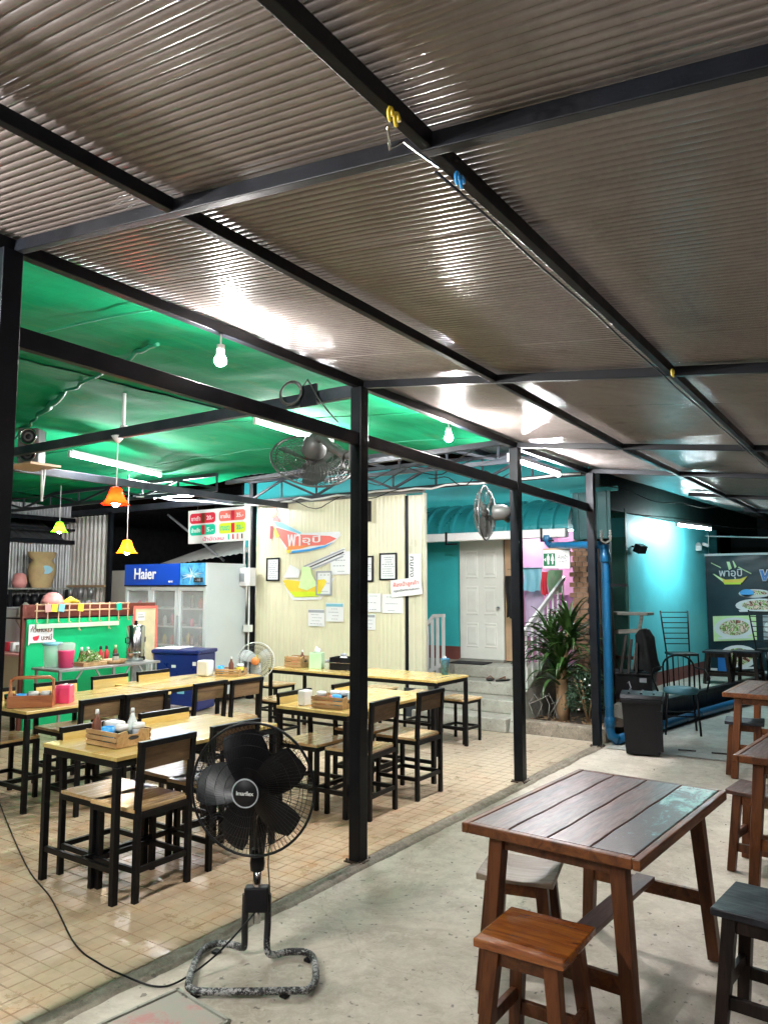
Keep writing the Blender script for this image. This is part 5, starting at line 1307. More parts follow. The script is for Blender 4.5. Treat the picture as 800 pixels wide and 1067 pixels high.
# ================================================================== RED WOODEN TABLES AND STOOLS
def make_wood_table(W_, L_, H, top='redtop', wear_plank=None):
    t = thing('wooden_table', 'x', 'table')
    th = .032; bw = .028
    for s in (-1, 1):
        mb = MB(); mb.box((s * (W_ / 2 - bw / 2), 0, H - th / 2), (bw, L_, th + .006)); mb.build('edge_board', M_['redwood'], t, bevel=.004)
        mb = MB(); mb.box((0, s * (L_ / 2 - bw / 2), H - th / 2 + .0005), (W_ - 2 * bw - .002, bw, th + .006)); mb.build('edge_board', M_['redwood'], t, bevel=.004)
    n = 4; iw = W_ - 2 * bw; pw_ = iw / n
    for k in range(n):
        x = -iw / 2 + (k + .5) * pw_
        mb = MB(); vs = []; m_ = 14; g_ = .0022
        for j in range(m_ + 1):
            y = -(L_ / 2 - bw - .002) + (L_ - 2 * bw - .004) * j / m_
            for s in (-1, 1):
                e = .002 * math.sin(j * 1.3 + (k + (s > 0)) * 2.2)
                xx = x + s * (pw_ / 2 - g_) + e * (0 if (k == 0 and s < 0) or (k == n - 1 and s > 0) else 1)
                vs += [(xx, y, H - th + .004), (xx, y, H + .0005 * k), (xx - s * .004, y, H + .002 + .0005 * k)]
        fs = []
        for j in range(m_):
            a = j * 6; fs += [(a + 2, a + 5, a + 11, a + 8), (a + 1, a + 2, a + 8, a + 7), (a, a + 1, a + 7, a + 6), (a + 4, a + 10, a + 11, a + 5), (a + 3, a + 9, a + 10, a + 4), (a, a + 6, a + 9, a + 3)]
        fs += [(0, 3, 4, 1), (1, 4, 5, 2), tuple(x_ + m_ * 6 for x_ in (3, 0, 1, 4)), tuple(x_ + m_ * 6 for x_ in (4, 1, 2, 5))]
        mb.add(vs, fs); mb.build('plank', M_[wear_plank] if (wear_plank and k == 3) else M_[top], t)
    mb = MB(); mb.box((0, 0, H - th - .003), (W_ - .05, L_ - .05, .006)); mb.build('underboard', M_['darkwood'], t)
    iw2, il2 = W_ / 2 - .11, L_ / 2 - .10; ft = .035
    for sx in (-1, 1):
        for sy in (-1, 1):
            mb = MB(); mb.leg((sx * iw2, sy * il2, H - th - .006), (sx * (iw2 + .05), sy * (il2 + ft), 0), .058, .050); mb.build('leg', M_['redwood_z'], t, bevel=.004)
    for sy in (-1, 1):
        mb = MB(); mb.beam((-iw2 - .01, sy * (il2 + .02), .25), (iw2 + .01, sy * (il2 + .02), .25), .024, .06); mb.build('stretcher', M_['redwood'], t, bevel=.003)
        mb = MB(); mb.beam((-iw2 + .02, sy * il2, H - th - .036), (iw2 - .02, sy * il2, H - th - .036), .022, .055); mb.build('apron', M_['redwood'], t)
    mb = MB(); mb.box((0, 0, .284), (.085, 2 * il2 + .04, .022)); mb.build('foot_board', M_['redtop'], t, bevel=.003)
    return t
m, N, L, b = node_mat('flaked_green_paint_plank')
tc = N.new('ShaderNodeTexCoord'); mp = N.new('ShaderNodeMapping'); L.new(tc.outputs['Object'], mp.inputs[0]); mp.inputs['Scale'].default_value = (2.2, 1, 1)
n1 = noise_node(N, L, mp.outputs[0], 5, 9, .75, .9); n2 = noise_node(N, L, mp.outputs[0], 13, 8, .75, .5)
sy_ = N.new('ShaderNodeSeparateXYZ'); L.new(tc.outputs['Object'], sy_.inputs[0])
am = N.new('ShaderNodeMath'); am.operation = 'ADD'; L.new(n1, am.inputs[0]); L.new(mrange(N, L, sy_.outputs['Y'], -.45, .5, -.16, .05), am.inputs[1])
c = ramp(N, L, am.outputs[0], [(.44, (.055, .026, .02)), (.49, (.07, .12, .105)), (.56, (.16, .34, .30)), (.64, (.36, .42, .40))])
c = mixc(N, L, mrange(N, L, n2, .52, .58, 0, .95), c, (.05, .028, .02)); L.new(c, b.inputs['Base Color']); b.inputs['Roughness'].default_value = .35
bump(N, L, b, n2, .5, .003); M_['flaked'] = m
wt1 = make_wood_table(.69, 1.10, .70, wear_plank='flaked'); wt1.location = (-1.115, 3.21, 0); wt1.rotation_euler.z = R(-3); wt1['label'] = 'dark red plank table with a flaked green streak, alone between two stools'; wt1['group'] = 'wooden plank tables in the yard'
wt2 = make_wood_table(.72, 1.08, .71); wt2.location = (-.46, 5.02, 0); wt2.rotation_euler.z = R(-4); wt2['label'] = 'dark red plank table with a stool tucked below, middle of the yard row'; wt2['group'] = 'wooden plank tables in the yard'
wt3 = clone(wt2, (-1.04, 7.62, 0), R(-1), 'dark red plank table furthest down the yard near the metal armchair', 'wooden plank tables in the yard')

def make_stool(top, legm='redwood_z', saddle=0.0, s=.31, H=.45, name='wooden_stool'):
    t = thing(name, 'x', 'stool')
    mb = MB(); n = 8; vs = []; fs = []
    for j in range(n + 1):
        for i in range(n + 1):
            u = i / n * 2 - 1; v = j / n * 2 - 1
            vs.append((u * s / 2, v * s / 2 * .98, H - saddle * (1 - u * u) + .002 * noise.noise(Vector((u * 2, v * 2, 0)))))
    for j in range(n):
        for i in range(n): a = j * (n + 1) + i; fs.append((a, a + 1, a + n + 2, a + n + 1))
    b0_ = len(vs); vs += [(-s / 2, -s / 2 * .98, H - .028), (s / 2, -s / 2 * .98, H - .028), (s / 2, s / 2 * .98, H - .028), (-s / 2, s / 2 * .98, H - .028)]
    fs += [(b0_ + 3, b0_ + 2, b0_ + 1, b0_), tuple([b0_] + [b0_ + 1] + list(range(n, -1, -1))), tuple([b0_ + 2, b0_ + 3] + [n * (n + 1) + i for i in range(0, n + 1)]),
           tuple([b0_ + 1, b0_ + 2] + [j * (n + 1) + n for j in range(n, -1, -1)]), tuple([b0_ + 3, b0_] + [j * (n + 1) for j in range(0, n + 1)])]
    mb.add(vs, fs); mb.build('seat', M_[top], t, bevel=.004)
    i_ = s / 2 - .055; o_ = s / 2 - .015
    for sx in (-1, 1):
        for sy in (-1, 1):
            mb = MB(); mb.leg((sx * i_, sy * i_, H - .029), (sx * o_, sy * o_, 0), .048, .042); mb.build('leg', M_[legm], t, bevel=.003)
    for sy in (-1, 1):
        mb = MB(); mb.beam((-i_, sy * (i_ + .002), H - .058), (i_, sy * (i_ + .002), H - .058), .02, .055); mb.build('apron', M_[legm if legm != 'redwood_z' else 'redwood'], t, bevel=.002)
        mb = MB(); mb.beam((sy * (i_ + .002), -i_, H - .0585), (sy * (i_ + .002), i_, H - .0585), .02, .055); mb.build('apron', M_[legm if legm != 'redwood_z' else 'redwood'], t, bevel=.002)
        mb = MB(); k_ = i_ + .026; mb.beam((-k_, sy * k_, .13), (k_, sy * k_, .13), .022, .045); mb.build('stretcher', M_[legm], t, bevel=.002)
        mb = MB(); mb.beam((sy * k_, -k_, .18), (sy * k_, k_, .18), .022, .045); mb.build('stretcher', M_[legm], t, bevel=.002)
    return t
def put(t, loc, rz, label, g='wooden stools in the yard'):
    t.location = loc; t.rotation_euler.z = rz; t['label'] = label; t['group'] = g; return t
put(make_stool('orangewood'), (-1.115, 2.505, 0), R(1), 'glossy orange topped wooden stool before the flaked plank table')
put(make_stool('greytop', saddle=.014), (-1.42, 3.06, 0), R(14), 'dusty grey topped stool tucked at the side of the flaked plank table')
put(make_stool('blacktop', 'darkwood', s=.33), (-.50, 3.20, 0), R(-5), 'blackened plank stool standing in the yard before the middle table')
s4 = put(make_stool('redtop', saddle=.008), (-.80, 4.98, 0), R(-6), 'dark stool tucked under the middle plank table')
put(make_stool('blacktop', saddle=.006), (-1.30, 7.42, 0), R(8), 'dark topped stool tucked under the furthest plank table')
clone(s4, (-.55, 8.15, .0), R(10), 'red brown stool beyond the furthest plank table', 'wooden stools in the yard')
clone(s4, (-.12, 5.3, 0), R(3), 'red brown stool on the street side of the middle plank table', 'wooden stools in the yard')
# tall dark stools and chairs before the banner
ds = put(make_stool('blacktop', 'darkwood', s=.36, H=.45), (-2.36, 11.7, .26), R(4), 'tall black stool on the deck before the banner corner', 'dark stools before the banner')
clone(ds, (-2.02, 11.95, .26), R(-6), 'tall black stool beside its twin before the banner dishes', 'dark stools before the banner')
clone(lc, (-1.72, 12.1, .26), R(160), 'black ladder-back metal chair facing the food banner', 'metal chairs by the deck')

# ================================================================== CONDIMENTS AND TABLE ITEMS
def crate_caddy(label, loc, rz, w=.29, d=.19, h_=.085, m='crate', n=3, name='condiment_crate'):
    t = thing(name, label, 'crate', loc, rz)
    mb = MB(); mb.box((0, 0, .005), (w - .02, d - .02, .008)); mb.build('base', M_[m], t)
    sh = h_ / n
    for s in (-1, 1):
        for k in range(n):
            mb = MB(); mb.box((0, s * (d / 2 - .004), .003 + sh * (k + .5)), (w, .008, sh - .006)); mb.build('slat', M_[m], t, bevel=.001)
        mb = MB(); z = h_ / 2 + .002; x_ = s * (w / 2 - .008); b2 = d / 2 - .009
        mb.prism([(-b2, 0), (b2, 0), (b2, h_ * .9), (.045, h_), (.03, h_ * .72), (-.03, h_ * .72), (-.045, h_), (-b2, h_ * .9)], .010, T(x_ - .005, 0, .003) @ FACE_PX); mb.build('end_board', M_[m], t, bevel=.001)
        mb = MB(); mb.prism([(.035 * math.cos(a), h_ * .52 + .011 * math.sin(a)) for a in [q * PI / 8 for q in range(16)]], .0115, T(x_ - .0057, 0, .003) @ FACE_PX); mb.build('hand_hole', M_['ink'], t)
    return t
def cyl_item(name, label, cat, loc, prof, m, extra=None, n=18, tilt=(0, 0)):
    t = thing(name, label, cat, loc)
    mb = MB(); mb.lathe(prof, n); mb.build('body', M_[m], t)
    if extra:
        for (nm, pr, mm) in extra: mb = MB(); mb.lathe(pr, n); mb.build(nm, M_[mm], t)
    t.rotation_euler = (tilt[0], tilt[1], 0); return t
CUP = [(0, .002), (.028, .002), (.036, .085), (.033, .085), (.026, .01), (0, .01)]
JAR = [(0, .002), (.036, .002), (.04, .015), (.04, .06), (.03, .075), (0, .075)]
LID = [(0, .10), (.034, .10), (.036, .085), (.034, .072), (0, .072)]
BOT = [(0, .002), (.024, .002), (.026, .01), (.026, .10), (.012, .13), (.010, .15), (0, .15)]
BCAP = [(0, .175), (.009, .175), (.012, .15), (0, .15)]
def caddy_fill(where, loc, z, rz, items):
    c, s = math.cos(rz), math.sin(rz)
    for (k, dx, dy, mm, what) in items:
        p = (loc[0] + dx * c - dy * s, loc[1] + dx * s + dy * c, z)
        if k == 'cup': cyl_item('plastic_cup', f'{what} cup {where}', 'cup', p, CUP, mm)
        elif k == 'jar': cyl_item('jar', f'{what} jar {where}', 'jar', p, JAR, mm, [('lid', LID, 'white')])
        elif k == 'bottle': cyl_item('sauce_bottle', f'{what} bottle {where}', 'bottle', p, BOT, mm, [('cap', BCAP, 'white')])
        elif k == 'box':
            t = thing('tissue_box', f'{what} box {where}', 'box', p, rz + .2); mb = MB(); mb.box((0, 0, .05), (.11, .07, .10)); mb.build('body', M_[mm], t, bevel=.012)
        elif k == 'holder':
            t = thing('chopstick_holder', f'{what} {where}', 'holder', p, rz); mb = MB(); mb.lathe([(0, .0), (.03, 0), (.032, .10), (.028, .10), (.026, .01), (0, .01)], 14); mb.build('tub', M_[mm], t)
            for q in range(6):
                mb = MB(); a = q * 1.05; mb.tube([(.01 * math.cos(a), .01 * math.sin(a), .02), (.03 * math.cos(a), .03 * math.sin(a), .17)], .003, 5); mb.build('stick', M_['white'], t)
z1 = .735
crate_caddy('slatted pine crate of condiments on the pedestal fan table', (-3.70, 2.76, z1), R(0), .27, .23)
caddy_fill('in the pine crate on the pedestal fan table', (-3.70, 2.76), z1 + .012, 0, (('cup', -.02, -.055, 'ltblue', 'bright blue'), ('box', -.08, .03, 'white', 'white rounded tissue'), ('jar', .07, -.03, 'blackpl', 'dark chilli'), ('jar', .085, .065, 'greyink', 'grey lidded'), ('bottle', .02, .075, 'white', 'tall white sauce'), ('bottle', -.10, -.07, 'brown', 'dark fish sauce')))
# red tray with a tall handle
tr = thing('handled_tray', 'red brown wooden tray with tall arched handle on the second table', 'tray', (-5.46, 3.30, .715), R(48))
mb = MB(); mb.box((0, 0, .006), (.30, .13, .01)); mb.build('base', M_['crate_r'], tr)
for s in (-1, 1):
    mb = MB(); mb.box((0, s * .066, .048), (.31, .010, .085)); mb.build('side', M_['crate_r'], tr, bevel=.002)
    mb = MB(); mb.prism([(-.06, 0), (.06, 0), (.055, .09), (.02, .12), (.015, .2), (-.015, .2), (-.02, .12), (-.055, .09)], .014, T(s * .148 - .007, 0, .003) @ FACE_PX); mb.build('end_board', M_['crate_r'], tr, bevel=.002)
mb = MB(); mb.tube([(-.15, 0, .19), (-.12, 0, .215), (.12, 0, .215), (.15, 0, .19)], .013, 8); mb.build('handle', M_['crate_r'], tr)
caddy_fill('in the red handled tray', (-5.46, 3.30), .727, R(48), (('cup', -.07, -.01, 'ltblue', 'bright blue'), ('jar', .01, 0, 'stage', 'clear glass'), ('jar', .095, 0, 'inox', 'steel lidded')))
cyl_item('steel_cup', 'small steel cup at the table corner beside the red tray', 'cup', (-5.66, 3.24, .715), CUP, 'inox')
pb = thing('tissue_box', 'hot pink rounded tissue box on the second table', 'box', (-5.46, 3.57, .715), R(40)); mb = MB(); mb.prism([(-.07, 0), (.07, 0), (.066, .115), (.05, .135), (-.05, .135), (-.066, .115)], .11, T(-.055, 0, 0) @ FACE_PX); mb.build('body', M_['pinkpl'], pb, bevel=.008)
mb = MB(); mb.box((0, 0, .137), (.02, .08, .006)); mb.build('slot', M_['paper'], pb)
crate_caddy('flat slatted condiment crate at the cooler end of the table row', (-5.74, 5.60, .715), R(20), .26, .2, .07)
caddy_fill('in the flat crate at the cooler end', (-5.74, 5.60), .727, R(20), (('cup', -.09, -.05, 'ltblue', 'small blue'), ('jar', .08, .04, 'yellow', 'mustard coloured'), ('bottle', 0, .0, 'brown', 'dark sauce')))
t = thing('tissue_box', 'white cube tissue box behind the flat crate', 'box', (-5.92, 5.42, .715), R(20)); mb = MB(); mb.box((0, 0, .08), (.13, .13, .15)); mb.build('body', M_['white'], t, bevel=.015)
z3 = .725
crate_caddy('slatted pine crate of condiments on the table behind the first canopy post', (-3.56, 4.52, z3), R(6), .27, .22)
caddy_fill('in the crate behind the first canopy post', (-3.56, 4.52), z3 + .012, R(6), (('cup', .05, -.05, 'ltblue', 'bright blue'), ('jar', .04, .06, 'blackpl', 'black lidded'), ('jar', -.09, -.04, 'crate_r', 'red brown spice'), ('jar', -.03, .05, 'coral', 'reddish chilli'), ('box', .12, .09, 'white', 'white tissue')))
t = thing('tissue_box', 'upright pale tissue dispenser on the corner behind the first canopy post', 'box', (-3.80, 4.47, z3), 0); mb = MB(); mb.box((0, 0, .055), (.07, .09, .11)); mb.build('body', M_['white'], t, bevel=.008)
z4 = .71
crate_caddy('pinkish slatted crate on the wall table below the bowl picture', (-5.78, 6.66, z4), R(8), .22, .2, .12, 'palepink' if False else 'crate', 4)
caddy_fill('in the pinkish crate on the wall table', (-5.78, 6.66), z4 + .012, R(8), (('jar', -.04, 0, 'coral', 'red chilli'), ('bottle', .05, .02, 'brown', 'brown sauce')))
t = thing('tissue_box', 'mint green carton standing on the wall table', 'box', (-5.50, 6.66, z4), R(25)); mb = MB(); mb.box((0, 0, .085), (.14, .14, .17)); mb.build('body', mat('mint_carton', (.45, .66, .42), .5), t, bevel=.004); mb = MB(); mb.tube([(0, 0, .17), (.01, 0, .2), (-.01, .01, .235)], [.03, .035, .004], 8); mb.build('tissue', M_['paper'], t)
cyl_item('plastic_cup', 'small blue cup between the mint carton and the dark basket', 'cup', (-5.36, 6.80, z4 + .03), CUP, 'ltblue')
cyl_item('jar', 'clear glass jar beside the dark basket on the wall table', 'jar', (-5.34, 6.66, z4), JAR, 'stage', [('lid', LID, 'greyink')])
bk = thing('wire_basket', 'dark basket with chrome rail on the wall table beside the post', 'basket', (-5.16, 6.72, z4), R(12))
for (c, d) in (((0, -.10, .07), (.26, .008, .13)), ((0, .10, .07), (.26, .008, .13)), ((.126, 0, .07), (.008, .19, .13)), ((-.126, 0, .07), (.008, .19, .13)), ((0, 0, .006), (.24, .18, .008))):
    mb = MB(); mb.box(c, d); mb.build('side', M_['blackpl'], bk)
mb = MB(); mb.tube([(-.14, -.115, .08), (.14, -.115, .08), (.14, .115, .08), (-.14, .115, .08)], .005, 6, closed=True); mb.build('rail', M_['chrome'], bk)
cyl_item('jar', 'pale lidded jar standing in the dark basket', 'jar', (-5.18, 6.73, z4 + .07), JAR, 'white', [('lid', LID, 'greyink')])
tb = thing('tumbler', 'tall dark blue printed tumbler at the step end of the wall table', 'tumbler', (-4.02, 6.92, z4)); mb = MB(); mb.lathe([(0, .002), (.036, .002), (.046, .155), (.049, .16), (.045, .165), (.03, .16), (0, .16)], 18); mb.build('body', mat('blue_tumbler', (.01, .07, .22), .3, 0, .9, 40, c2=(.06, .28, .5)), tb)
mb = MB(); mb.box((.0, .0, .175), (.03, .02, .02)); mb.build('lid_tab', M_['white'], tb)

# ================================================================== FANS
def fan_guard(mb, Rr, depth, n, wr, rings, front=True, inner=.06):
    """wire dome in local space: axis +Z, rim at z=0"""
    sgn = 1 if front else -1
    for k in range(n):
        a = 2 * PI * k / n; pts = []
        for q in range(6):
            f = q / 5; r_ = inner + (Rr - inner) * f; z = sgn * depth * (1 - (f ** 3.2)); sw = a + (.32 * (1 - f) if front else -.2 * (1 - f))
            pts.append((r_ * math.cos(sw), r_ * math.sin(sw), z))
        mb.tube(pts, wr, 3, caps=False)
    for f in rings:
        r_ = inner + (Rr - inner) * f; z = sgn * depth * (1 - (f ** 3.2)) - sgn * .002
        mb.tube([(r_ * math.cos(2 * PI * k / 40), r_ * math.sin(2 * PI * k / 40), z) for k in range(40)], wr * 1.3, 4, closed=True)
def blade(Rr, inner, a0, wid, pitch, m=5):
    mb = MB(); vs = []; fs = []; nr = 7; nc = 6
    for i in range(nr + 1):
        f = i / nr; r_ = inner + (Rr - inner) * f
        w = wid * (.35 + .75 * math.sin(PI * min(1, f * .62 + .12))) * (1 if f < .9 else .86)
        for j in range(nc + 1):
            u = j / nc - .5; an = a0 + u * w / max(r_, .05) * .9 + .25 * f
            tw = math.sin(pitch * (1 - .35 * f))
            vs.append((r_ * math.cos(an), r_ * math.sin(an), u * w * tw + .012 * (1 - 4 * u * u)))
    for i in range(nr):
        for j in range(nc): q = i * (nc + 1) + j; fs.append((q, q + 1, q + nc + 2, q + nc + 1))
    n0 = len(vs); vs += [(x, y, z - .003) for x, y, z in vs]
    fs += [(d + n0, c + n0, b2 + n0, a + n0) for a, b2, c, d in fs]
    mb.add(vs, fs, 0, True); return mb
def fan_head(t, X, Rr, nb, bladem, guardm, rimm, hubm, nw=60, wr=.0011, depth=.07, rings=(.25, .5, .75), rimr=.005, motor=True, motorm=None):
    """X: matrix of the head; builds guard, blades, hub, motor as parts of t"""
    def tf(mb): mb.v = [tuple(X @ Vector(v)) for v in mb.v]; return mb
    mb = MB(); mb.tube([(Rr * math.cos(2 * PI * k / 48), Rr * math.sin(2 * PI * k / 48), 0) for k in range(48)], rimr, 7, closed=True); tf(mb).build('guard_rim', M_[rimm], t)
    mb = MB(); fan_guard(mb, Rr, depth, nw, wr, rings, True, Rr * .2); tf(mb).build('front_guard', M_[guardm], t)
    mb = MB(); fan_guard(mb, Rr, depth * .9, nw, wr, rings, False, Rr * .25); tf(mb).build('rear_guard', M_[guardm], t)
    mb = MB(); mb.lathe([(0, depth + .012), (Rr * .18, depth + .010), (Rr * .22, depth), (Rr * .21, depth - .01), (0, depth - .01)], 24); tf(mb).build('badge_disc', M_[hubm], t)
    for k in range(nb): tf(blade(Rr * .90, Rr * .12, 2 * PI * k / nb + .35, Rr * .62, R(38))).build('blade', M_[bladem], t)
    mb = MB(); mb.lathe([(0, .04), (Rr * .13, .03), (Rr * .16, 0), (Rr * .15, -.03), (0, -.03)], 18); tf(mb).build('hub', M_[hubm], t)
    if motor:
        mb = MB(); mb.lathe([(0, -depth * .8), (Rr * .26, -depth * .85), (Rr * .30, -depth * 1.2), (Rr * .28, -depth * 2.2), (Rr * .16, -depth * 2.9), (0, -depth * 3)], 20); tf(mb).build('motor', M_[motorm or hubm], t)
def look_mat(pos, n, up=(0, 0, 1), roll=0):
    n = Vector(n).normalized(); x = Vector(up).cross(n).normalized(); y = n.cross(x)
    return Matrix(((x.x, y.x, n.x, pos[0]), (x.y, y.y, n.y, pos[1]), (x.z, y.z, n.z, pos[2]), (0, 0, 0, 1))) @ Matrix.Rotation(roll, 4, 'Z')
# --- black pedestal fan in front
FB = Vector((-2.44, 2.56, 0))
pf = thing('pedestal_fan', 'large black pedestal fan on a bent tube base at the edge of the tiles', 'fan', FB)
toc = Vector((-FB.x, -FB.y, 0)).normalized(); lft = Vector((-.823, -.568, 0))
nrm_f = (toc * math.cos(R(19)) + lft * math.sin(R(19))); nrm_f.z = .03
HC = Vector((.008, .0, .735)) + nrm_f * .10
X = look_mat(HC, nrm_f)
fan_head(pf, X, .275, 5, 'blackpl', 'wire', 'blackpl', 'blackpl', 88, .0011, .075, (.2, .4, .62, .82), .006)
lettering('Imarflex', M_['white'], pf, X @ T(0, 0, .0885), width=.075, world=False, bold=.01)
mb = MB(); mb.lathe([(.054, .0865), (.057, .088), (.060, .0865)], 30, M=X); mb.build('badge_ring', M_['greyink'], pf)
mb = MB(); mb.tube([(0, 0, .40), (.03, .02, .70)], .026, 10); mb.build('neck', M_['blackpl'], pf)
mb = MB(); mb.tube([(0, 0, .15), (0, 0, .42)], .018, 12); mb.build('chrome_pole', M_['chrome'], pf)
mb = MB(); mb.box((0, 0, .25), (.105, .055, .105), rz=R(35)); mb.build('clamp_block', M_['blackpl'], pf, bevel=.008)
mb = MB(); mb.tube([(0, 0, .37), (0, 0, .40), (.0, 0, .46)], [.03, .034, .026], 12); mb.build('height_collar', M_['blackpl'], pf)
# base loop, worn paint
m, N, L, b = node_mat('chipped_black_tube')
g = N.new('ShaderNodeNewGeometry').outputs['Position']; nn = noise_node(N, L, g, 80, 6, .8, .6); nl = noise_node(N, L, g, 7, 3, .6)
ad = N.new('ShaderNodeMath'); ad.operation = 'ADD'; L.new(nn, ad.inputs[0]); L.new(mrange(N, L, nl, .3, .7, -.10, .12), ad.inputs[1])
sz = N.new('ShaderNodeSeparateXYZ'); L.new(g, sz.inputs[0]); ad2 = N.new('ShaderNodeMath'); ad2.operation = 'ADD'; L.new(ad.outputs[0], ad2.inputs[0]); L.new(mrange(N, L, sz.outputs['Z'], .05, .12, .05, -.1), ad2.inputs[1])
L.new(ramp(N, L, ad2.outputs[0], [(.555, (.008, .008, .010)), (.62, (.38, .38, .37))]), b.inputs['Base Color']); b.inputs['Roughness'].default_value = .5; bump(N, L, b, nn, .5, .003); M_['chip'] = m
def rel(x, y, z): return (x - FB.x, y - FB.y, z)
def smooth_path(pts, n=6, closed=False):
    P = [Vector(p) for p in pts]; out = []; N_ = len(P)
    for i in range(N_ - 1):
        p0 = P[max(i - 1, 0)]; p1 = P[i]; p2 = P[i + 1]; p3 = P[min(i + 2, N_ - 1)]
        for k in range(n):
            t = k / n; out.append(.5 * ((2 * p1) + (p2 - p0) * t + (2 * p0 - 5 * p1 + 4 * p2 - p3) * t * t + (-p0 + 3 * p1 - 3 * p2 + p3) * t ** 3))
    out.append(P[-1]); return out
base_pts = [(-.040, -.028, .27), (-.041, -.029, .15), rel(-2.495, 2.545, .05), rel(-2.52, 2.555, .028), rel(-2.58, 2.56, .022), rel(-2.655, 2.52, .022), rel(-2.64, 2.42, .022), rel(-2.50, 2.24, .022), rel(-2.44, 2.20, .022), rel(-2.36, 2.23, .022),
            rel(-2.10, 2.42, .022), rel(-2.06, 2.46, .022), rel(-2.09, 2.54, .022), rel(-2.20, 2.66, .022), rel(-2.27, 2.69, .022), rel(-2.335, 2.65, .022), rel(-2.365, 2.59, .024), rel(-2.385, 2.57, .05), (.040, .028, .15), (.040, .028, .27)]
mb = MB(); mb.tube(smooth_path(base_pts, 5), .0145, 10); mb.build('base_tube', M_['chip'], pf)
for (x, y) in ((-2.42, 2.205), (-2.13, 2.40), (-2.62, 2.50), (-2.24, 2.675)):
    mb = MB(); mb.box(rel(x, y, .005), (.03, .03, .012)); mb.build('foot', M_['blackpl'], pf)
mb = MB(); mb.tube(smooth_path([(.03, .01, .58), (.05, .02, .50), (.045, .02, .40), (.055, .02, .30), (.05, .02, .22)], 6), .003, 5); mb.build('lead', M_['blackpl'], pf)
mb = MB(); mb.lathe([(0, 0), (.006, 0), (.009, .015), (0, .022)], 8, M=T(-.15, -.10, .76)); mb.build('knob', M_['chrome'], pf)
mb = MB(); mb.tube(smooth_path([(-5.95, 3.34, .006), (-5.2, 3.0, .007), (-4.25, 2.59, .007), (-3.75, 2.42, .007), (-3.2, 2.19, .007), (-2.95, 2.14, .007), (-2.75, 2.115, .022), (-2.61, 2.15, .006), (-2.55, 2.22, .008), (-2.50, 2.36, .06), (-2.46, 2.5, .15), (-2.41, 2.57, .24)], 8), .004, 6)
tag(mb.build('power_cord', M_['blackpl']), 'thin black power cord trailing over the tiles to the pedestal fan', 'cord')
# --- wall fan on the first post
wf = thing('wall_fan', 'big dusty grey wall fan tilted down from the first canopy post', 'fan', (-2.84, 3.80, 2.42))
n1_ = Vector((-.55, .45, -.68)); Xw = look_mat((-.62, .32, .07), n1_)
fan_head(wf, Xw, .29, 3, 'fanwhite', 'wiregrey', 'fanwhite', 'wiregrey', 54, .0019, .07, (.3, .6, .85), .008, True, 'fanwhite')
mb = MB(); mb.tube([(0.0, 0, 0), (-.14, .06, .03), (-.30, .14, .10), (-.44, .20, .20), (-.53, .25, .18)], [.03, .03, .028, .03, .03], 10); mb.build('arm', M_['fanwhite'], wf)
mb = MB(); mb.box((.01, -.02, -.01), (.03, .09, .16)); mb.build('wall_plate', M_['fanwhite'], wf, bevel=.006)
mb = MB()
for c in range(3): mb.tube([(-.06 + .05 * math.cos(a), .0 + .01 * c, -.03 + .06 * math.sin(a)) for a in [q * PI / 7 for q in range(15)]], .005, 5)
mb.build('lead', M_['wiregrey'], wf)
# --- wall fan on the second post
wf2 = thing('wall_fan', 'round grey wall fan seen edge-on beside the second canopy post', 'fan', (-2.86, 6.03, 2.22))
Xw2 = look_mat((-.17, -.10, .02), (-.93, -.22, .0))
fan_head(wf2, Xw2, .235, 3, 'fanwhite', 'wiregrey', 'wiregrey', 'wiregrey', 40, .0016, .075, (.4, .75), .007, True, 'fanwhite')
mb = MB(); mb.tube([(0, 0, -.05), (-.02, -.04, -.02), (-.05, -.07, .0)], .025, 8); mb.build('arm', M_['fanwhite'], wf2)
# --- white stand fan inside
sf = thing('stand_fan', 'white stand fan with orange hub behind the end of the table row', 'fan', (-5.98, 6.2, 0))
Xs = look_mat((0, 0, .80), (.45, -.6, .02))
fan_head(sf, Xs, .20, 3, 'stage', 'wiregrey', 'white', 'orange', 44, .0012, .06, (.3, .6, .85), .005, True, 'yellow')
mb = MB(); mb.tube([(0, .06, .02), (0, .06, .78)], .016, 8); mb.build('pole', M_['white'], sf)
mb = MB(); mb.lathe([(0, 0), (.2, 0), (.2, .015), (.05, .04), (0, .04)], 20, (0, .06, 0)); mb.build('base', M_['white'], sf)

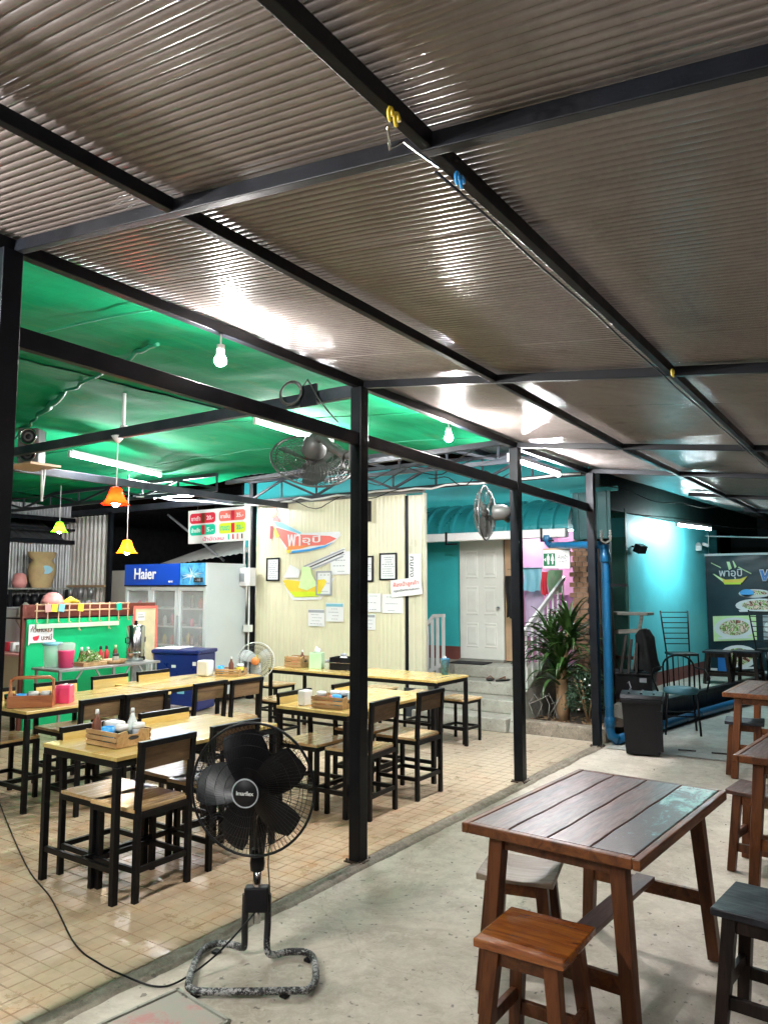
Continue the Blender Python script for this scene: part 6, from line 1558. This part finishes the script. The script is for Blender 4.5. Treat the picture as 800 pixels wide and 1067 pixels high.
# ================================================================== HANGING COLOURED LAMPS
def hang_lamp(label, loc, rad, c, cord_top, cup=None, st=130):
    t = thing('hanging_lamp', label, 'lamp', loc)
    sm_ = shade_mat('shade_' + label.split()[0], c)
    s = rad; mb = MB(); n = 32; prof = [(.18, .92), (.40, .86), (.52, .6), (.66, .32), (.86, .10), (1.0, 0)]
    vs = []; fs = []
    for k in range(n):
        a = 2 * PI * k / n
        for i, (r_, z) in enumerate(prof):
            fl = 1 + (.07 * math.sin(a * 6) if i >= 4 else 0) * (i - 3)
            vs.append((r_ * s * fl * math.cos(a), r_ * s * fl * math.sin(a), z * s * 1.45))
    K_ = len(prof)
    for k in range(n):
        for i in range(K_ - 1): fs.append((k * K_ + i, ((k + 1) % n) * K_ + i, ((k + 1) % n) * K_ + i + 1, k * K_ + i + 1))
    mb.add(vs, fs, 0, True); mb.build('lamp_shade', sm_, t)
    mb = MB(); mb.tube([(0, 0, s * 1.3), (0, 0, cord_top - loc[2])], .005, 6); mb.build('cord', M_['white'], t)
    mb = MB(); mb.lathe([(0, s * 1.35), (.02, s * 1.35), (.022, s * .95), (0, s * .95)], 12); mb.build('socket', M_['white'], t)
    mb = MB(); mb.lathe([(0, .0), (s * .22, s * .10), (s * .30, s * .32), (s * .2, s * .62), (0, s * .8)], 14, (0, 0, -.02)); mb.build('bulb', glow('lit_warm_bulb', (1., .80, .48), st), t)
    if cup:
        mb = MB(); mb.lathe([(0, 0), (.055, 0), (.012, -.055), (0, -.055)], 16, (0, 0, cord_top - loc[2])); mb.build('ceiling_cup', M_['palepink'] if False else M_['white'], t)
hang_lamp('red fluted glass-like lamp shade hanging under the tie beam', (-5.17, 3.76, 2.25), .105, (.85, .014, .002), 2.80, True, 150)
hang_lamp('orange fluted lamp shade hanging over the row toward the cooler', (-8.0, 6.0, 2.02), .125, (.90, .13, .003), 3.0, None, 190)
hang_lamp('lime green fluted lamp shade hanging by the kitchen corner', (-10.0, 6.35, 2.38), .115, (.12, .70, .02), 3.05, None, 60)

# ================================================================== KITCHEN SIDE
# three-door drinks cooler: front on y = 7.4, x from -9.87 to -8.06
ck = thing('drinks_cooler', 'tall three-door glass drinks cooler with cobalt blue header', 'cooler', (-8.97, 7.78, 0))
CX0, CX1, CY0, CY1, CH = -9.87, -8.07, 7.40, 8.14, 1.94
for (a, nm) in (((CX1 - .04, CX1, CY0 + .03, CY1, .10, CH), 'side_panel'), ((CX0, CX0 + .04, CY0 + .03, CY1, .10, CH), 'side_panel'), ((CX0 + .04, CX1 - .04, CY1 - .03, CY1, .10, CH), 'back_panel'), ((CX0 + .04, CX1 - .04, CY0 + .06, CY1 - .03, CH - .04, CH - .002), 'top_panel'), ((CX0, CX1, CY0 + .04, CY1, .02, .10), 'plinth')):
    mb = MB(); mb.bb(*a); W(mb, nm, M_['cooler' if nm != 'plinth' else 'blackpl'], ck, bevel=.006 if 'side' in nm else 0)
mb = MB(); mb.bb(CX0 + .04, CX1 - .04, CY1 - .05, CY1 - .031, .10, CH - .3); W(mb, 'liner', M_['coolerin'], ck)
mb = MB(); mb.bb(CX0, CX1 - .55, CY0 - .02, CY0 + .06, 1.63, CH); W(mb, 'header', M_['haierblue'], ck)
mb = MB(); mb.bb(CX1 - .548, CX1 - .03, CY0 - .02, CY0 + .06, 1.63, CH); W(mb, 'header_picture', M_['ice'], ck)
mb = MB(); mb.bb(CX1 - .03, CX1, CY0 - .02, CY0 + .03, .10, CH); W(mb, 'corner_trim', M_['cooler'], ck)
mb = MB(); mb.bb(CX0, CX1, CY0 - .024, CY0 - .018, 1.615, 1.632); W(mb, 'header_trim', M_['blackpl'], ck)
lettering('Haier', M_['paper'], ck, T(CX0 + .48, CY0 - .0225, 1.80) @ FACE_NY, width=.50, bold=.015)
# ice burst strokes on the header picture
rs = random.Random(3)
for k in range(26):
    a = rs.uniform(0, 6.28); L_ = rs.uniform(.08, .26); cx, cz = CX1 - .30, 1.78
    x2 = cx + math.cos(a) * L_; z2 = cz + math.sin(a) * L_ * .55; w_ = rs.uniform(.004, .016)
    x2 = max(CX1 - .54, min(CX1 - .04, x2)); z2 = max(1.64, min(1.93, z2))
    mb = MB(); mb.prism([(cx - math.sin(a) * w_, cz + math.cos(a) * w_), (cx + math.sin(a) * w_, cz - math.cos(a) * w_), (x2, z2)], .002, Matrix(((1, 0, 0, 0), (0, 0, -1, CY0 - .0205 - k * .00003), (0, 1, 0, 0), (0, 0, 0, 1))))
    W(mb, 'ice_ray', M_['skyblue' if k % 2 else 'paper'], ck)
mb = MB(); mb.bb(CX1 - .26, CX1 - .08, CY0 - .028, CY0 - .021, 1.67, 1.735); W(mb, 'display', M_['ink'], ck)
lettering('-18', M_['greyink'], ck, T(CX1 - .17, CY0 - .030, 1.702) @ FACE_NY, width=.10, height=.035)
lettering('NATURE', M_['paper'], ck, T(CX0 + 1.05, CY0 - .0225, 1.68) @ FACE_NY, width=.09, height=.03)
dw = (CX1 - .03 - CX0) / 3
for k in range(3):
    a = CX0 + k * dw + .006; b_ = a + dw - .012
    mb = MB(); fr = .05
    mb.bb(a, a + fr, CY0, CY0 + .05, .12, 1.61); mb.bb(b_ - fr, b_, CY0, CY0 + .05, .12, 1.61); mb.bb(a + fr, b_ - fr, CY0 + .001, CY0 + .049, 1.55, 1.61); mb.bb(a + fr, b_ - fr, CY0 + .001, CY0 + .049, .12, .18)
    d = W(mb, 'door', M_['cooler'], ck)
    mb = MB(); mb.bb(a + fr, b_ - fr, CY0 + .02, CY0 + .026, .18, 1.55); o = W(mb, 'pane', M_['glass'], None); o.parent = d
    for v in o.data.vertices: v.co -= ck.location
    mb = MB(); mb.bb(a + .012, a + .03, CY0 - .03, CY0, .8, 1.2); o = mb.build('handle', M_['greyink']); o.parent = d
    for v in o.data.vertices: v.co -= ck.location
    for z in (.45, .75, 1.02, 1.28):
        mb = MB(); mb.bb(a + .03, b_ - .03, CY0 + .10, CY1 - .06, z, z + .02); W(mb, 'shelf', M_['white'], ck)
        for q in range(6 if k else 4):
            x = a + .09 + q * .085; h_ = random.uniform(.10, .19); c_ = random.choice(['coral', 'greyink', 'palegreen', 'brown', 'white', 'pinkpl', 'greyink', 'yellow'])
            if k == 1 and z > 1.2: continue
            mb = MB(); mb.lathe([(0, 0), (.03, 0), (.032, h_ * .65), (.012, h_ * .9), (0, h_)], 8, (x, CY0 + .20 + (q % 2) * .08, z + .021))
            cn = {'coral': 'coral', 'greyink': 'grey', 'palegreen': 'pale green', 'brown': 'brown', 'white': 'white', 'pinkpl': 'hot pink', 'yellow': 'yellow'}[c_]
            tag(mb.build('bottle', M_[c_]), f'{cn} bottle, {("first", "second", "third", "fourth", "fifth", "sixth")[q]} on the {({.45: "bottom", .75: "second", 1.02: "third", 1.28: "top"})[z]} shelf behind the {("first", "middle", "last")[k]} cooler door', 'bottle', 'bottles inside the drinks cooler')
# blue chest
bx = thing('cool_box', 'dark navy blue cool box in front of the drinks cooler', 'cool box', (-8.02, 6.98, 0), R(18))
mb = MB(); mb.box((0, 0, .38), (.66, .46, .72)); mb.build('body', M_['navy'], bx, bevel=.02)
mb = MB(); mb.box((0, 0, .765), (.70, .50, .05)); mb.build('lid', M_['navy'], bx, bevel=.015)
mb = MB(); mb.box((-.16, .0, .80), (.36, .40, .012)); mb.build('lid_sheet', M_['paper'], bx, bevel=.003)
for (x, z, w, hh) in ((-.02, .58, .06, .035), (-.02, .42, .05, .025), (.28, .62, .05, .05)):
    mb = MB(); mb.box((x, -.236, z), (w, .01, hh)); mb.build('catch', M_['paper'], bx, bevel=.003)
mb = MB(); mb.box((.09, -.233, .30), (.10, .004, .13)); mb.build('sticker', M_['skyblue'], bx)
# green counter with brown top rail; front on x = -8.3, from y = 4.92 to 6.36
gc = thing('green_counter', 'bright green laminate counter with red brown rail facing the tables', 'counter', (-8.45, 5.7, 0))
mb = MB(); mb.bb(-8.36, -8.30, 4.92, 6.34, .0, 1.235); W(mb, 'front_board', M_['greenb'], gc, bevel=.01)
mb = MB(); mb.bb(-8.42, -8.362, 4.95, 4.98, 0, 1.2); W(mb, 'end_board', M_['brownrail'], gc)
mb = MB(); mb.bb(-8.42, -8.37, 4.90, 6.76, 1.25, 1.40); W(mb, 'back_rail', M_['brownrail'], gc, bevel=.004)
mb = MB(); mb.bb(-8.37, -8.33, 4.88, 4.93, 0, 1.40); W(mb, 'corner_post', M_['brownrail'], gc)
mb = MB(); mb.bb(-8.8, -8.30, 4.9, 6.4, 1.236, 1.25); W(mb, 'worktop', M_['darkwood'], gc)
# utensil rail with hooks
rl = thing('utensil_rack', 'pale tube utensil rack with hooks standing over the green counter', 'rack', (-8.28, 5.6, 1.25))
for z in (1.33, 1.40):
    mb = MB(); mb.tube([(-8.25, 4.98, z), (-8.25, 6.25, z)], .010, 7); W(mb, 'rack_bar', M_['doorframe'], rl)
for k in range(10):
    y = 5.0 + k * .137; mb = MB(); mb.tube([(-8.25, y, 1.42), (-8.25, y, 1.10 if k % 3 == 1 else 1.2), (-8.235, y + .015, 1.09 if k % 3 == 1 else 1.19)], .008, 6); W(mb, 'rack_upright', M_['doorframe'], rl)
mb = MB(); mb.bb(-8.27, -8.24, 5.0, 6.1, 1.13, 1.18); W(mb, 'rack_board', mat('pale_green_board', (.55, .75, .55), .5), rl)
for (y, m_, l) in ((5.12, 'palepink', 'pink card clipped on the utensil rack'), (5.20, 'yellow', 'yellow card clipped on the utensil rack'), (5.29, 'skyblue', 'light blue card clipped on the utensil rack'), (5.54, 'yellow', 'round yellow card clipped further along the rack'), (6.08, 'mint', 'mint green cloth clip at the far end of the rack')):
    t = thing('rack_card', l, 'card', (-8.22, y, 1.36)); mb = MB(); mb.box((0, 0, 0), (.012, .075, .09), rx=random.uniform(-.15, .15)); mb.build('card', M_[m_], t, bevel=.003)
cp = thing('pink_cap', 'salmon pink cap left on top of the green counter rail', 'cap', (-8.38, 5.27, 1.40), R(0))
mb = MB(); mb.lathe([(0, .14), (.05, .135), (.10, .10), (.125, .04), (.13, 0), (0, 0)], 20); mb.build('crown', M_['palepink'], cp)
mb = MB(); mb.prism([(.10, -.09), (.19, -.07), (.22, 0), (.19, .07), (.10, .09)], .01, T(0, 0, .005) @ rotm(0, 0, R(80))); mb.build('peak', M_['palepink'], cp)
t = thing('funnel', 'orange yellow bag lying beside the pink cap', 'bag', (-8.40, 5.52, 1.40)); mb = MB(); mb.tube([(0, -.10, .02), (0, 0, .05), (0, .12, .02)], [.02, .045, .01], 8); mb.build('bag', M_['yellow'], t)
t.name = 'snack_bag'
# arrow sign
ar = thing('arrow_sign', 'white arrow shaped sign with bowl drawing taped to the green counter', 'sign', (-8.28, 5.10, 1.07))
mb = MB(); mb.prism([(-.17, .11), (.13, .11), (.13, -.06), (.17, -.09), (.11, -.15), (.10, -.10), (-.15, -.10), (-.17, -.13)], .006, FACE_PX); mb.build('board', M_['paper'], ar)
lettering('ก๋วยเตี๋ยว', M_['brown'], ar, T(.009, -.02, .055) @ FACE_PX, width=.26, height=.07, world=False, bold=.01)
lettering('บะหมี่', M_['brown'], ar, T(.009, .05, -.04) @ FACE_PX, width=.13, height=.07, world=False, bold=.01)
mb = MB(); mb.prism([(-.12, -.03), (-.04, -.015), (-.05, -.055), (-.07, -.075), (-.10, -.075), (-.12, -.055)], .002, T(.008, 0, 0) @ FACE_PX); mb.build('bowl_drawing', M_['red'], ar)
# cream notice board with red border
nb_ = thing('order_board', 'cream notice board with red scalloped border at the end of the counter', 'notice board', (-8.28, 6.53, .95))
mb = MB(); mb.bb(-8.31, -8.285, 6.36, 6.71, .62, 1.34); W(mb, 'board', mat('cream_board', (.66, .60, .38), .6), nb_)
for (a, b_, c, d) in ((6.345, 6.375, .6, 1.36), (6.695, 6.725, .6, 1.36), (6.375, 6.695, 1.325, 1.36)):
    mb = MB(); mb.bb(-8.283, -8.276, a, b_, c, d); W(mb, 'border', M_['coral'], nb_)
mb = MB(); mb.bb(-8.284, -8.279, 6.40, 6.52, 1.17, 1.28); W(mb, 'note', M_['paper'], nb_)
mb = MB(); mb.bb(-8.2785, -8.2775, 6.41, 6.51, 1.21, 1.225); mb.bb(-8.2785, -8.2775, 6.41, 6.49, 1.24, 1.25); W(mb, 'note_print', M_['greyink'], nb_)
# steel serving table
sv = thing('serving_table', 'steel legged serving table with drinks things before the green counter', 'table', (-7.72, 5.45, 0))
mb = MB(); mb.bb(-7.98, -7.46, 4.80, 6.12, .705, .73); W(mb, 'tabletop', M_['galv'], sv, bevel=.003)
for y in (4.84, 5.5, 6.08):
    for x in (-7.94, -7.50):
        if y == 5.5 and x < -7.8: continue
        mb = MB(); mb.beam((x, y, 0), (x, y, .705), .025, .025, up=(0, 1, 0)); W(mb, 'leg', M_['galv'], sv)
for (a, b_) in ((4.84, 5.10), (5.5, 5.27), (5.5, 5.72), (6.08, 5.84)):
    mb = MB(); mb.beam((-7.50, a, .36), (-7.50, b_, .70), .018, .018); W(mb, 'brace', M_['galv'], sv)
ZT = .73
t = thing('ice_tub', 'hot pink drinks tub with clear lid on the serving table', 'tub', (-7.68, 5.02, ZT)); mb = MB(); mb.lathe([(0, 0), (.075, 0), (.088, .17), (.088, .185), (0, .185)], 20); mb.build('body', M_['pinkpl'], t); mb = MB(); mb.lathe([(.09, .186), (.095, .25), (.07, .27), (0, .27)], 20); mb.build('lid', M_['stage'], t)
t = thing('plastic_tub', 'clear tub with blue rim behind the pink drinks tub', 'tub', (-7.80, 4.93, ZT)); mb = MB(); mb.lathe([(0, 0), (.08, 0), (.1, .24), (0, .24)], 18); mb.build('body', M_['stage'], t); mb = MB(); mb.lathe([(.10, .24), (.11, .25), (.1, .27), (0, .27)], 18); mb.build('rim', M_['skyblue'], t)
vt = thing('vegetable_tray', 'wooden tray heaped with green herbs and vegetables', 'tray', (-7.66, 5.30, ZT)); mb = MB(); mb.box((0, 0, .02), (.22, .30, .04)); mb.build('tray', M_['crate'], vt, bevel=.004)
mb = MB()
for k in range(240):
    a = random.uniform(0, 6.28); r_ = random.random() ** .5; c = Vector((.10 * r_ * math.cos(a), .14 * r_ * math.sin(a), .05 + .13 * (1 - r_ * r_) * random.random() + .01)); s = random.uniform(.012, .035)
    mb.add([(-s, 0, 0), (0, -s * .4, .004), (s, 0, 0), (0, s * .4, .004)], [(0, 1, 2, 3)], 0 if k % 3 else 1, False, T(*c) @ rotm(random.uniform(-1.2, 1.2), random.uniform(-1.2, 1.2), random.uniform(0, 6)))
mb.build('herbs', [mat('herb_green', (.14, .28, .04), .5, 0, .4), mat('sprout_pale', (.62, .66, .45), .5, 0, .2)], vt, kind='stuff')
for k, (y, m_, l) in enumerate(((5.16, 'mint', 'green capped sauce bottle behind the pink tub'), (5.33, 'white', 'white capped dark bottle behind the herbs'), (5.41, 'white', 'second white capped dark bottle behind the herbs'), (5.58, 'red', 'red labelled bottle behind the yellow tray'), (5.66, 'red', 'red labelled bottle closer to the steel urn'), (5.78, 'palegreen', 'pale green capped bottle beside the steel urn'))):
    cyl_item('sauce_bottle', l, 'bottle', (-7.86, y, ZT), [(0, 0), (.026, 0), (.028, .11), (.012, .15), (0, .155)], 'brown' if m_ != 'red' else 'red', [('cap', [(0, .19), (.014, .188), (.016, .15), (0, .15)], m_ if m_ != 'red' else 'ink')], 12)
t = thing('shallow_tray', 'shallow yellow tray between the herbs and the steel urn', 'tray', (-7.64, 5.60, ZT)); mb = MB(); mb.lathe([(0, 0), (.12, 0), (.15, .045), (.145, .045), (.115, .01), (0, .01)], 20); mb.build('dish', M_['crate'], t)
cyl_item('glass_jar', 'small clear jar with dark lid beside the yellow tray', 'jar', (-7.74, 5.70, ZT), JAR, 'stage', [('lid', LID, 'ink')])
ur = thing('drinks_urn', 'tall stainless steel drinks urn with black tap on the serving table', 'urn', (-7.70, 5.94, ZT))
mb = MB(); mb.lathe([(0, 0), (.10, 0), (.105, .02), (.105, .40), (.095, .415), (0, .43)], 28); mb.build('body', M_['inox'], ur)
mb = MB(); mb.lathe([(0, .475), (.02, .47), (.016, .45), (.03, .425), (0, .425)], 12); mb.build('lid_knob', M_['blackpl'], ur)
for s in (-1, 1):
    mb = MB(); mb.tube([(0, s * .104, .28), (0, s * .14, .27), (0, s * .14, .22), (0, s * .104, .21)], .008, 6); mb.build('handle', M_['blackpl'], ur)
mb = MB(); mb.tube([(.12, 0, .05), (.17, 0, .05), (.17, 0, .02)], .012, 8); mb.build('tap', M_['blackpl'], ur)
mb = MB(); mb.lathe([(.1055, .09), (.108, .095), (.108, .105), (.1055, .11)], 28); mb.build('band', M_['inox'], ur)

# cream cabinet and shelves on the far side
cb = thing('cream_cabinet', 'low cream cabinet behind the green counter end', 'cabinet', (-10.6, 6.1, 0))
mb = MB(); mb.bb(-12.0, -9.75, 5.9, 6.6, 0, .66); W(mb, 'body', mat('peach_cabinet', (.62, .48, .33), .5, 0, .08, 2), cb, bevel=.01)
mb = MB(); mb.bb(-12.02, -9.72, 5.87, 6.62, .661, .69); W(mb, 'top', M_['palepink'], cb)
rs = random.Random(5)
for k in range(7):
    m_ = rs.choice(['paper', 'red', 'ink', 'white', 'coral']); x = -10.95 + k * .14
    tag(W(MB().bb(x, x + rs.uniform(.06, .12), 6.0, 6.1, .70, .70 + rs.uniform(.05, .14)), 'packet', M_[m_], None, bevel=.008), ('white', 'red', 'black', 'pale', 'orange red', 'creased', 'folded')[k] + ' packet lying on the cream cabinet behind the counter', 'packet', 'packets on the cream cabinet')
bagx = thing('hanging_bag', 'brown grey cloth bag hanging from the shelf over the cream cabinet', 'bag', (-11.2, 6.6, .95))
mb = MB(); mb.tube([(0, 0, 0), (.02, 0, .15), (.0, 0, .32), (.0, 0, .42)], [.05, .14, .11, .02], 12); mb.build('bag', M_['cloth_lt'], bagx)
mb = MB(); mb.tube([(0, 0, .42), (.01, 0, .6)], .01, 6); mb.build('strap', M_['cloth_dk'], bagx)
cloth_item('beige sack hanging beside the green counter', -10.35, -9.95, .72, 1.32, M_['cloth_lt'], 6.5, 'hanging_sack', 'sack')
cloth_item('pale cream curtain cloth under the kitchen shelf', -12.1, -11.3, .72, 1.26, M_['paper'], 6.7, 'hanging_cloth', 'cloth')
sh = thing('kitchen_shelf', 'dark two-level kitchen shelf against the corrugated wall', 'shelf', (-12.0, 7.3, 1.3))
for z in (1.26, 1.565):
    mb = MB(); mb.bb(-12.45, -12.0, 6.75, 7.85, z, z + .025); W(mb, 'board', M_['galv'] if z < 1.4 else M_['greywood'], sh)
for y in (6.8, 7.8):
    mb = MB(); mb.bb(-12.05, -12.01, y, y + .04, 0, 1.56); W(mb, 'upright', M_['steel'], sh)
pbg = thing('paper_bag', 'large brown paper sack with printed label on the top kitchen shelf', 'paper sack', (-12.15, 7.42, 1.592))
mb = MB(); n = 20; vs = []; fs = []; prof = [(.17, 0, 1), (.21, .12, 1), (.23, .28, 1), (.22, .40, .9), (.17, .46, .8), (.24, .52, .9), (.25, .60, .8)]
for (r_, z, q) in prof:
    for k in range(n): a = 2 * PI * k / n; rr = r_ * (1 + .06 * math.sin(a * 4 + z * 12)); vs.append((rr * math.cos(a) * .7, rr * math.sin(a), z))
for j in range(len(prof) - 1):
    for k in range(n): a = j * n + k; b2 = j * n + (k + 1) % n; fs.append((a, b2, b2 + n, a + n))
mb.add(vs, fs, 0, True); mb.build('sack', M_['kraft'], pbg)
mb = MB(); mb.prism(ell(0, .30, .10, .07), .004, T(.165, -.02, 0) @ rotm(0, 0, R(-25)) @ FACE_PX); mb.build('printed_label', M_['skyblue'], pbg)
cyl_item('clay_pot', 'small peach clay pot beside the paper sack', 'pot', (-12.12, 7.02, 1.592), [(0, 0), (.09, 0), (.12, .08), (.10, .20), (.06, .24), (0, .24)], 'palepink')
for k in range(6):
    y = 6.86 + k * .15; tag(W(MB().lathe([(0, 0), (.07, 0), (.08, .12), (.05, .2), (0, .2)], 10, (-12.15, y, 1.286)), 'pan', M_['blackpl'], None), ('black', 'dull', 'deep', 'small', 'wide', 'lidded')[k] + ' dark pan stored on the lower kitchen shelf', 'pan', 'pans on the lower kitchen shelf')
# corrugated walls, ribs as geometry
def corr_wall(name, p, q, z0, z1, m, par, pitch=.11, amp=.022, zz=False):
    p = Vector(p); q = Vector(q); L_ = (q - p).length; d = (q - p).normalized(); nn_ = Vector((d.y, -d.x, 0)); n = int(L_ / pitch * 8)
    mb = MB(); vs = []; fs = []
    for k in range(n + 1):
        s = k * L_ / n; o = p + d * s + nn_ * amp * math.cos(2 * PI * s / pitch)
        vs += [(o.x, o.y, z0), (o.x, o.y, z1)]
    for k in range(n): a = k * 2; fs.append((a, a + 2, a + 3, a + 1))
    mb.add(vs, fs, 0, True); return W(mb, name, m, par)
kw = thing('corrugated_wall', 'galvanised corrugated kitchen wall at the far corner', 'wall', (-12.6, 7, 0))
corr_wall('corrugated_sheet', (-12.55, 4.0, 0), (-12.55, 8.2, 0), 0, 2.42, M_['galv'], kw)
corr_wall('corrugated_sheet', (-12.57, 4.0, 0), (-12.57, 8.2, 0), 2.82, 3.3, M_['galv'], kw)
for z in (2.40, 2.62, 2.80):
    mb = MB(); mb.beam((-12.45, 4.0, z), (-12.45, 8.2, z), .06, .07 if z != 2.62 else .04); W(mb, 'rail', M_['steel'], kw)
mb = MB(); xs = []
for k in range(60): xs += [4.0 + k * .07]
vs = []; fs = []
for k, y in enumerate(xs): vs += [(-12.6, y, 2.42 + (.02 if k % 2 else 0)), (-13.6, y, 2.9 + (.02 if k % 2 else 0))]
for k in range(len(xs) - 1): a = k * 2; fs.append((a, a + 2, a + 3, a + 1))
mb.add(vs, fs); W(mb, 'lean_roof_sheet', M_['galvdk'], kw)
bw_ = thing('batten_screen', 'white corrugated screen behind the green lamp', 'screen', (-12.2, 8.25, 0))
corr_wall('corrugated_sheet', (-12.85, 8.25, 0), (-11.45, 8.25, 0), 1.1, 2.86, mat('whitish_sheet', (.60, .58, .55), .5, .2, .15, 4, dirt=.5, dirtc=(.3, .22, .16)), bw_, .12, .035)
mb = MB(); mb.bb(-12.9, -11.45, 8.15, 8.18, 1.60, 1.64); W(mb, 'cross_batten', M_['doorframe'], bw_)
mb = MB(); mb.bb(-11.45, -11.38, 8.18, 8.25, 0, 2.9); W(mb, 'edge_post', M_['steel'], bw_)
sh2 = thing('cup_shelf', 'narrow shelf of cups and jars under the white corrugated screen', 'shelf', (-12.2, 8.05, 1.2))
mb = MB(); mb.bb(-12.85, -11.5, 7.95, 8.15, 1.16, 1.18); W(mb, 'board', M_['brownrail'], sh2)
for k in range(9):
    x = -12.75 + k * .145; m_ = ['white', 'white', 'greyink', 'white', 'brown', 'white', 'galv', 'white', 'greyink'][k]
    tag(W(MB().lathe([(0, 0), (.045, 0), (.05, .13), (.04, .2), (0, .2)], 10, (x, 8.05, 1.181)), 'canister', M_[m_], None), ('white', 'plain white', 'grey', 'tall white', 'brown', 'ribbed white', 'metal', 'end white', 'end grey')[k] + ' canister in the row under the white corrugated screen', 'canister', 'canisters on the cup shelf')
for k in range(4):
    x = -12.62 + k * .30; tag(W(MB().lathe([(0, 0), (.05, 0), (.07, .16), (.065, .16), (.045, .01), (0, .01)], 12, (x, 8.08, 1.42)), 'hanging_ladle_pot', M_['galv'], None), ('dented', 'round', 'wide', 'shallow')[k] + ' metal pot hanging on the cross batten', 'pot', 'pots on the cross batten')
# block wall and lean-to of the yard behind the cooler
bkw = thing('block_wall', 'unpainted block wall with lean-to roof behind the drinks cooler', 'wall', (-9, 10, 0))
mb = MB(); mb.bb(-13.5, -7.0, 8.75, 8.85, 0, 1.9); W(mb, 'wall', mat('cement_render', (.62, .58, .50), .8, 0, .15, 2, .3, 30), bkw)
mb = MB(); vs = []; fs = []
for k in range(80): x = -11.4 + k * .07; vs += [(x, 9.0, 1.93 + .10 * (x + 11.4) * .9 + (.02 if k % 2 else 0)), (x, 11.6, 2.75 + .10 * (x + 11.4) + (.02 if k % 2 else 0))]
for k in range(79): a = k * 2; fs.append((a, a + 2, a + 3, a + 1))
mb.add(vs, fs); W(mb, 'lean_roof_sheet', mat('pale_roof_sheet', (.60, .59, .55), .5, .1, .15, 3, dirt=.5, dirtc=(.3, .27, .2)), bkw)
mb = MB(); mb.beam((-11.0, 9.1, 2.9), (-9.6, 9.15, 2.05), .03, .03); W(mb, 'brace', M_['galv'], bkw)
for x in (-10.7, -8.9):
    mb = MB(); mb.bb(x, x + .01, 8.742, 8.75, 0, 1.88); W(mb, 'joint', M_['galvdk'], bkw)
mb = MB(); mb.bb(-14, -13.9, 8.2, 13, 0, 3.4); mb.bb(-14, -5, 13, 13.1, 0, 4.0); tag(mb.build('boundary_wall', M_['cloth_dk']), 'dark unlit boundary wall beyond the cooler yard', 'wall')
ac = thing('extractor_box', 'small white plastic canister behind the cooler header corner', 'canister', (-10.3, 8.6, 1.55)); mb = MB(); mb.box((0, 0, .06), (.3, .3, .3)); mb.build('body', M_['white'], ac, bevel=.03)
# speaker on a shelf bracket
sp = thing('speaker', 'silver and black two-cone loudspeaker on the shelf under the ceiling', 'speaker', (-6.68, 3.92, 2.735), R(38))
mb = MB(); mb.box((0, .02, .165), (.19, .18, .32)); mb.build('cabinet', M_['fanwhite'], sp, bevel=.012)
for z in (.085, .245):
    mb = MB(); mb.lathe([(.078, -.006), (.08, .004), (.070, .008), (.062, -.002)], 24, M=T(0, -.074, z) @ Matrix.Rotation(PI / 2, 4, 'X')); mb.build('ring', M_['chrome'], sp)
    mb = MB(); mb.lathe([(0, .0), (.02, .004), (.03, -.006), (.06, .004), (.062, .004)], 24, M=T(0, -.072, z) @ Matrix.Rotation(PI / 2, 4, 'X')); mb.build('cone', M_['blackpl'], sp)
ss = thing('speaker_shelf', 'small wooden shelf on a white hanger carrying the loudspeaker', 'shelf', (-6.7, 3.95, 2.70)); mb = MB(); mb.box((0, 0, .015), (.46, .30, .02)); mb.build('board', M_['doorframe'], ss)
mb = MB(); mb.tube([(.0, .1, .0), (.02, .1, -.3)], .012, 6); mb.tube([(.06, .1, .0), (.02, .1, -.3)], .008, 6); mb.build('hanger', M_['white'], ss)
print('objects', len(bpy.data.objects))
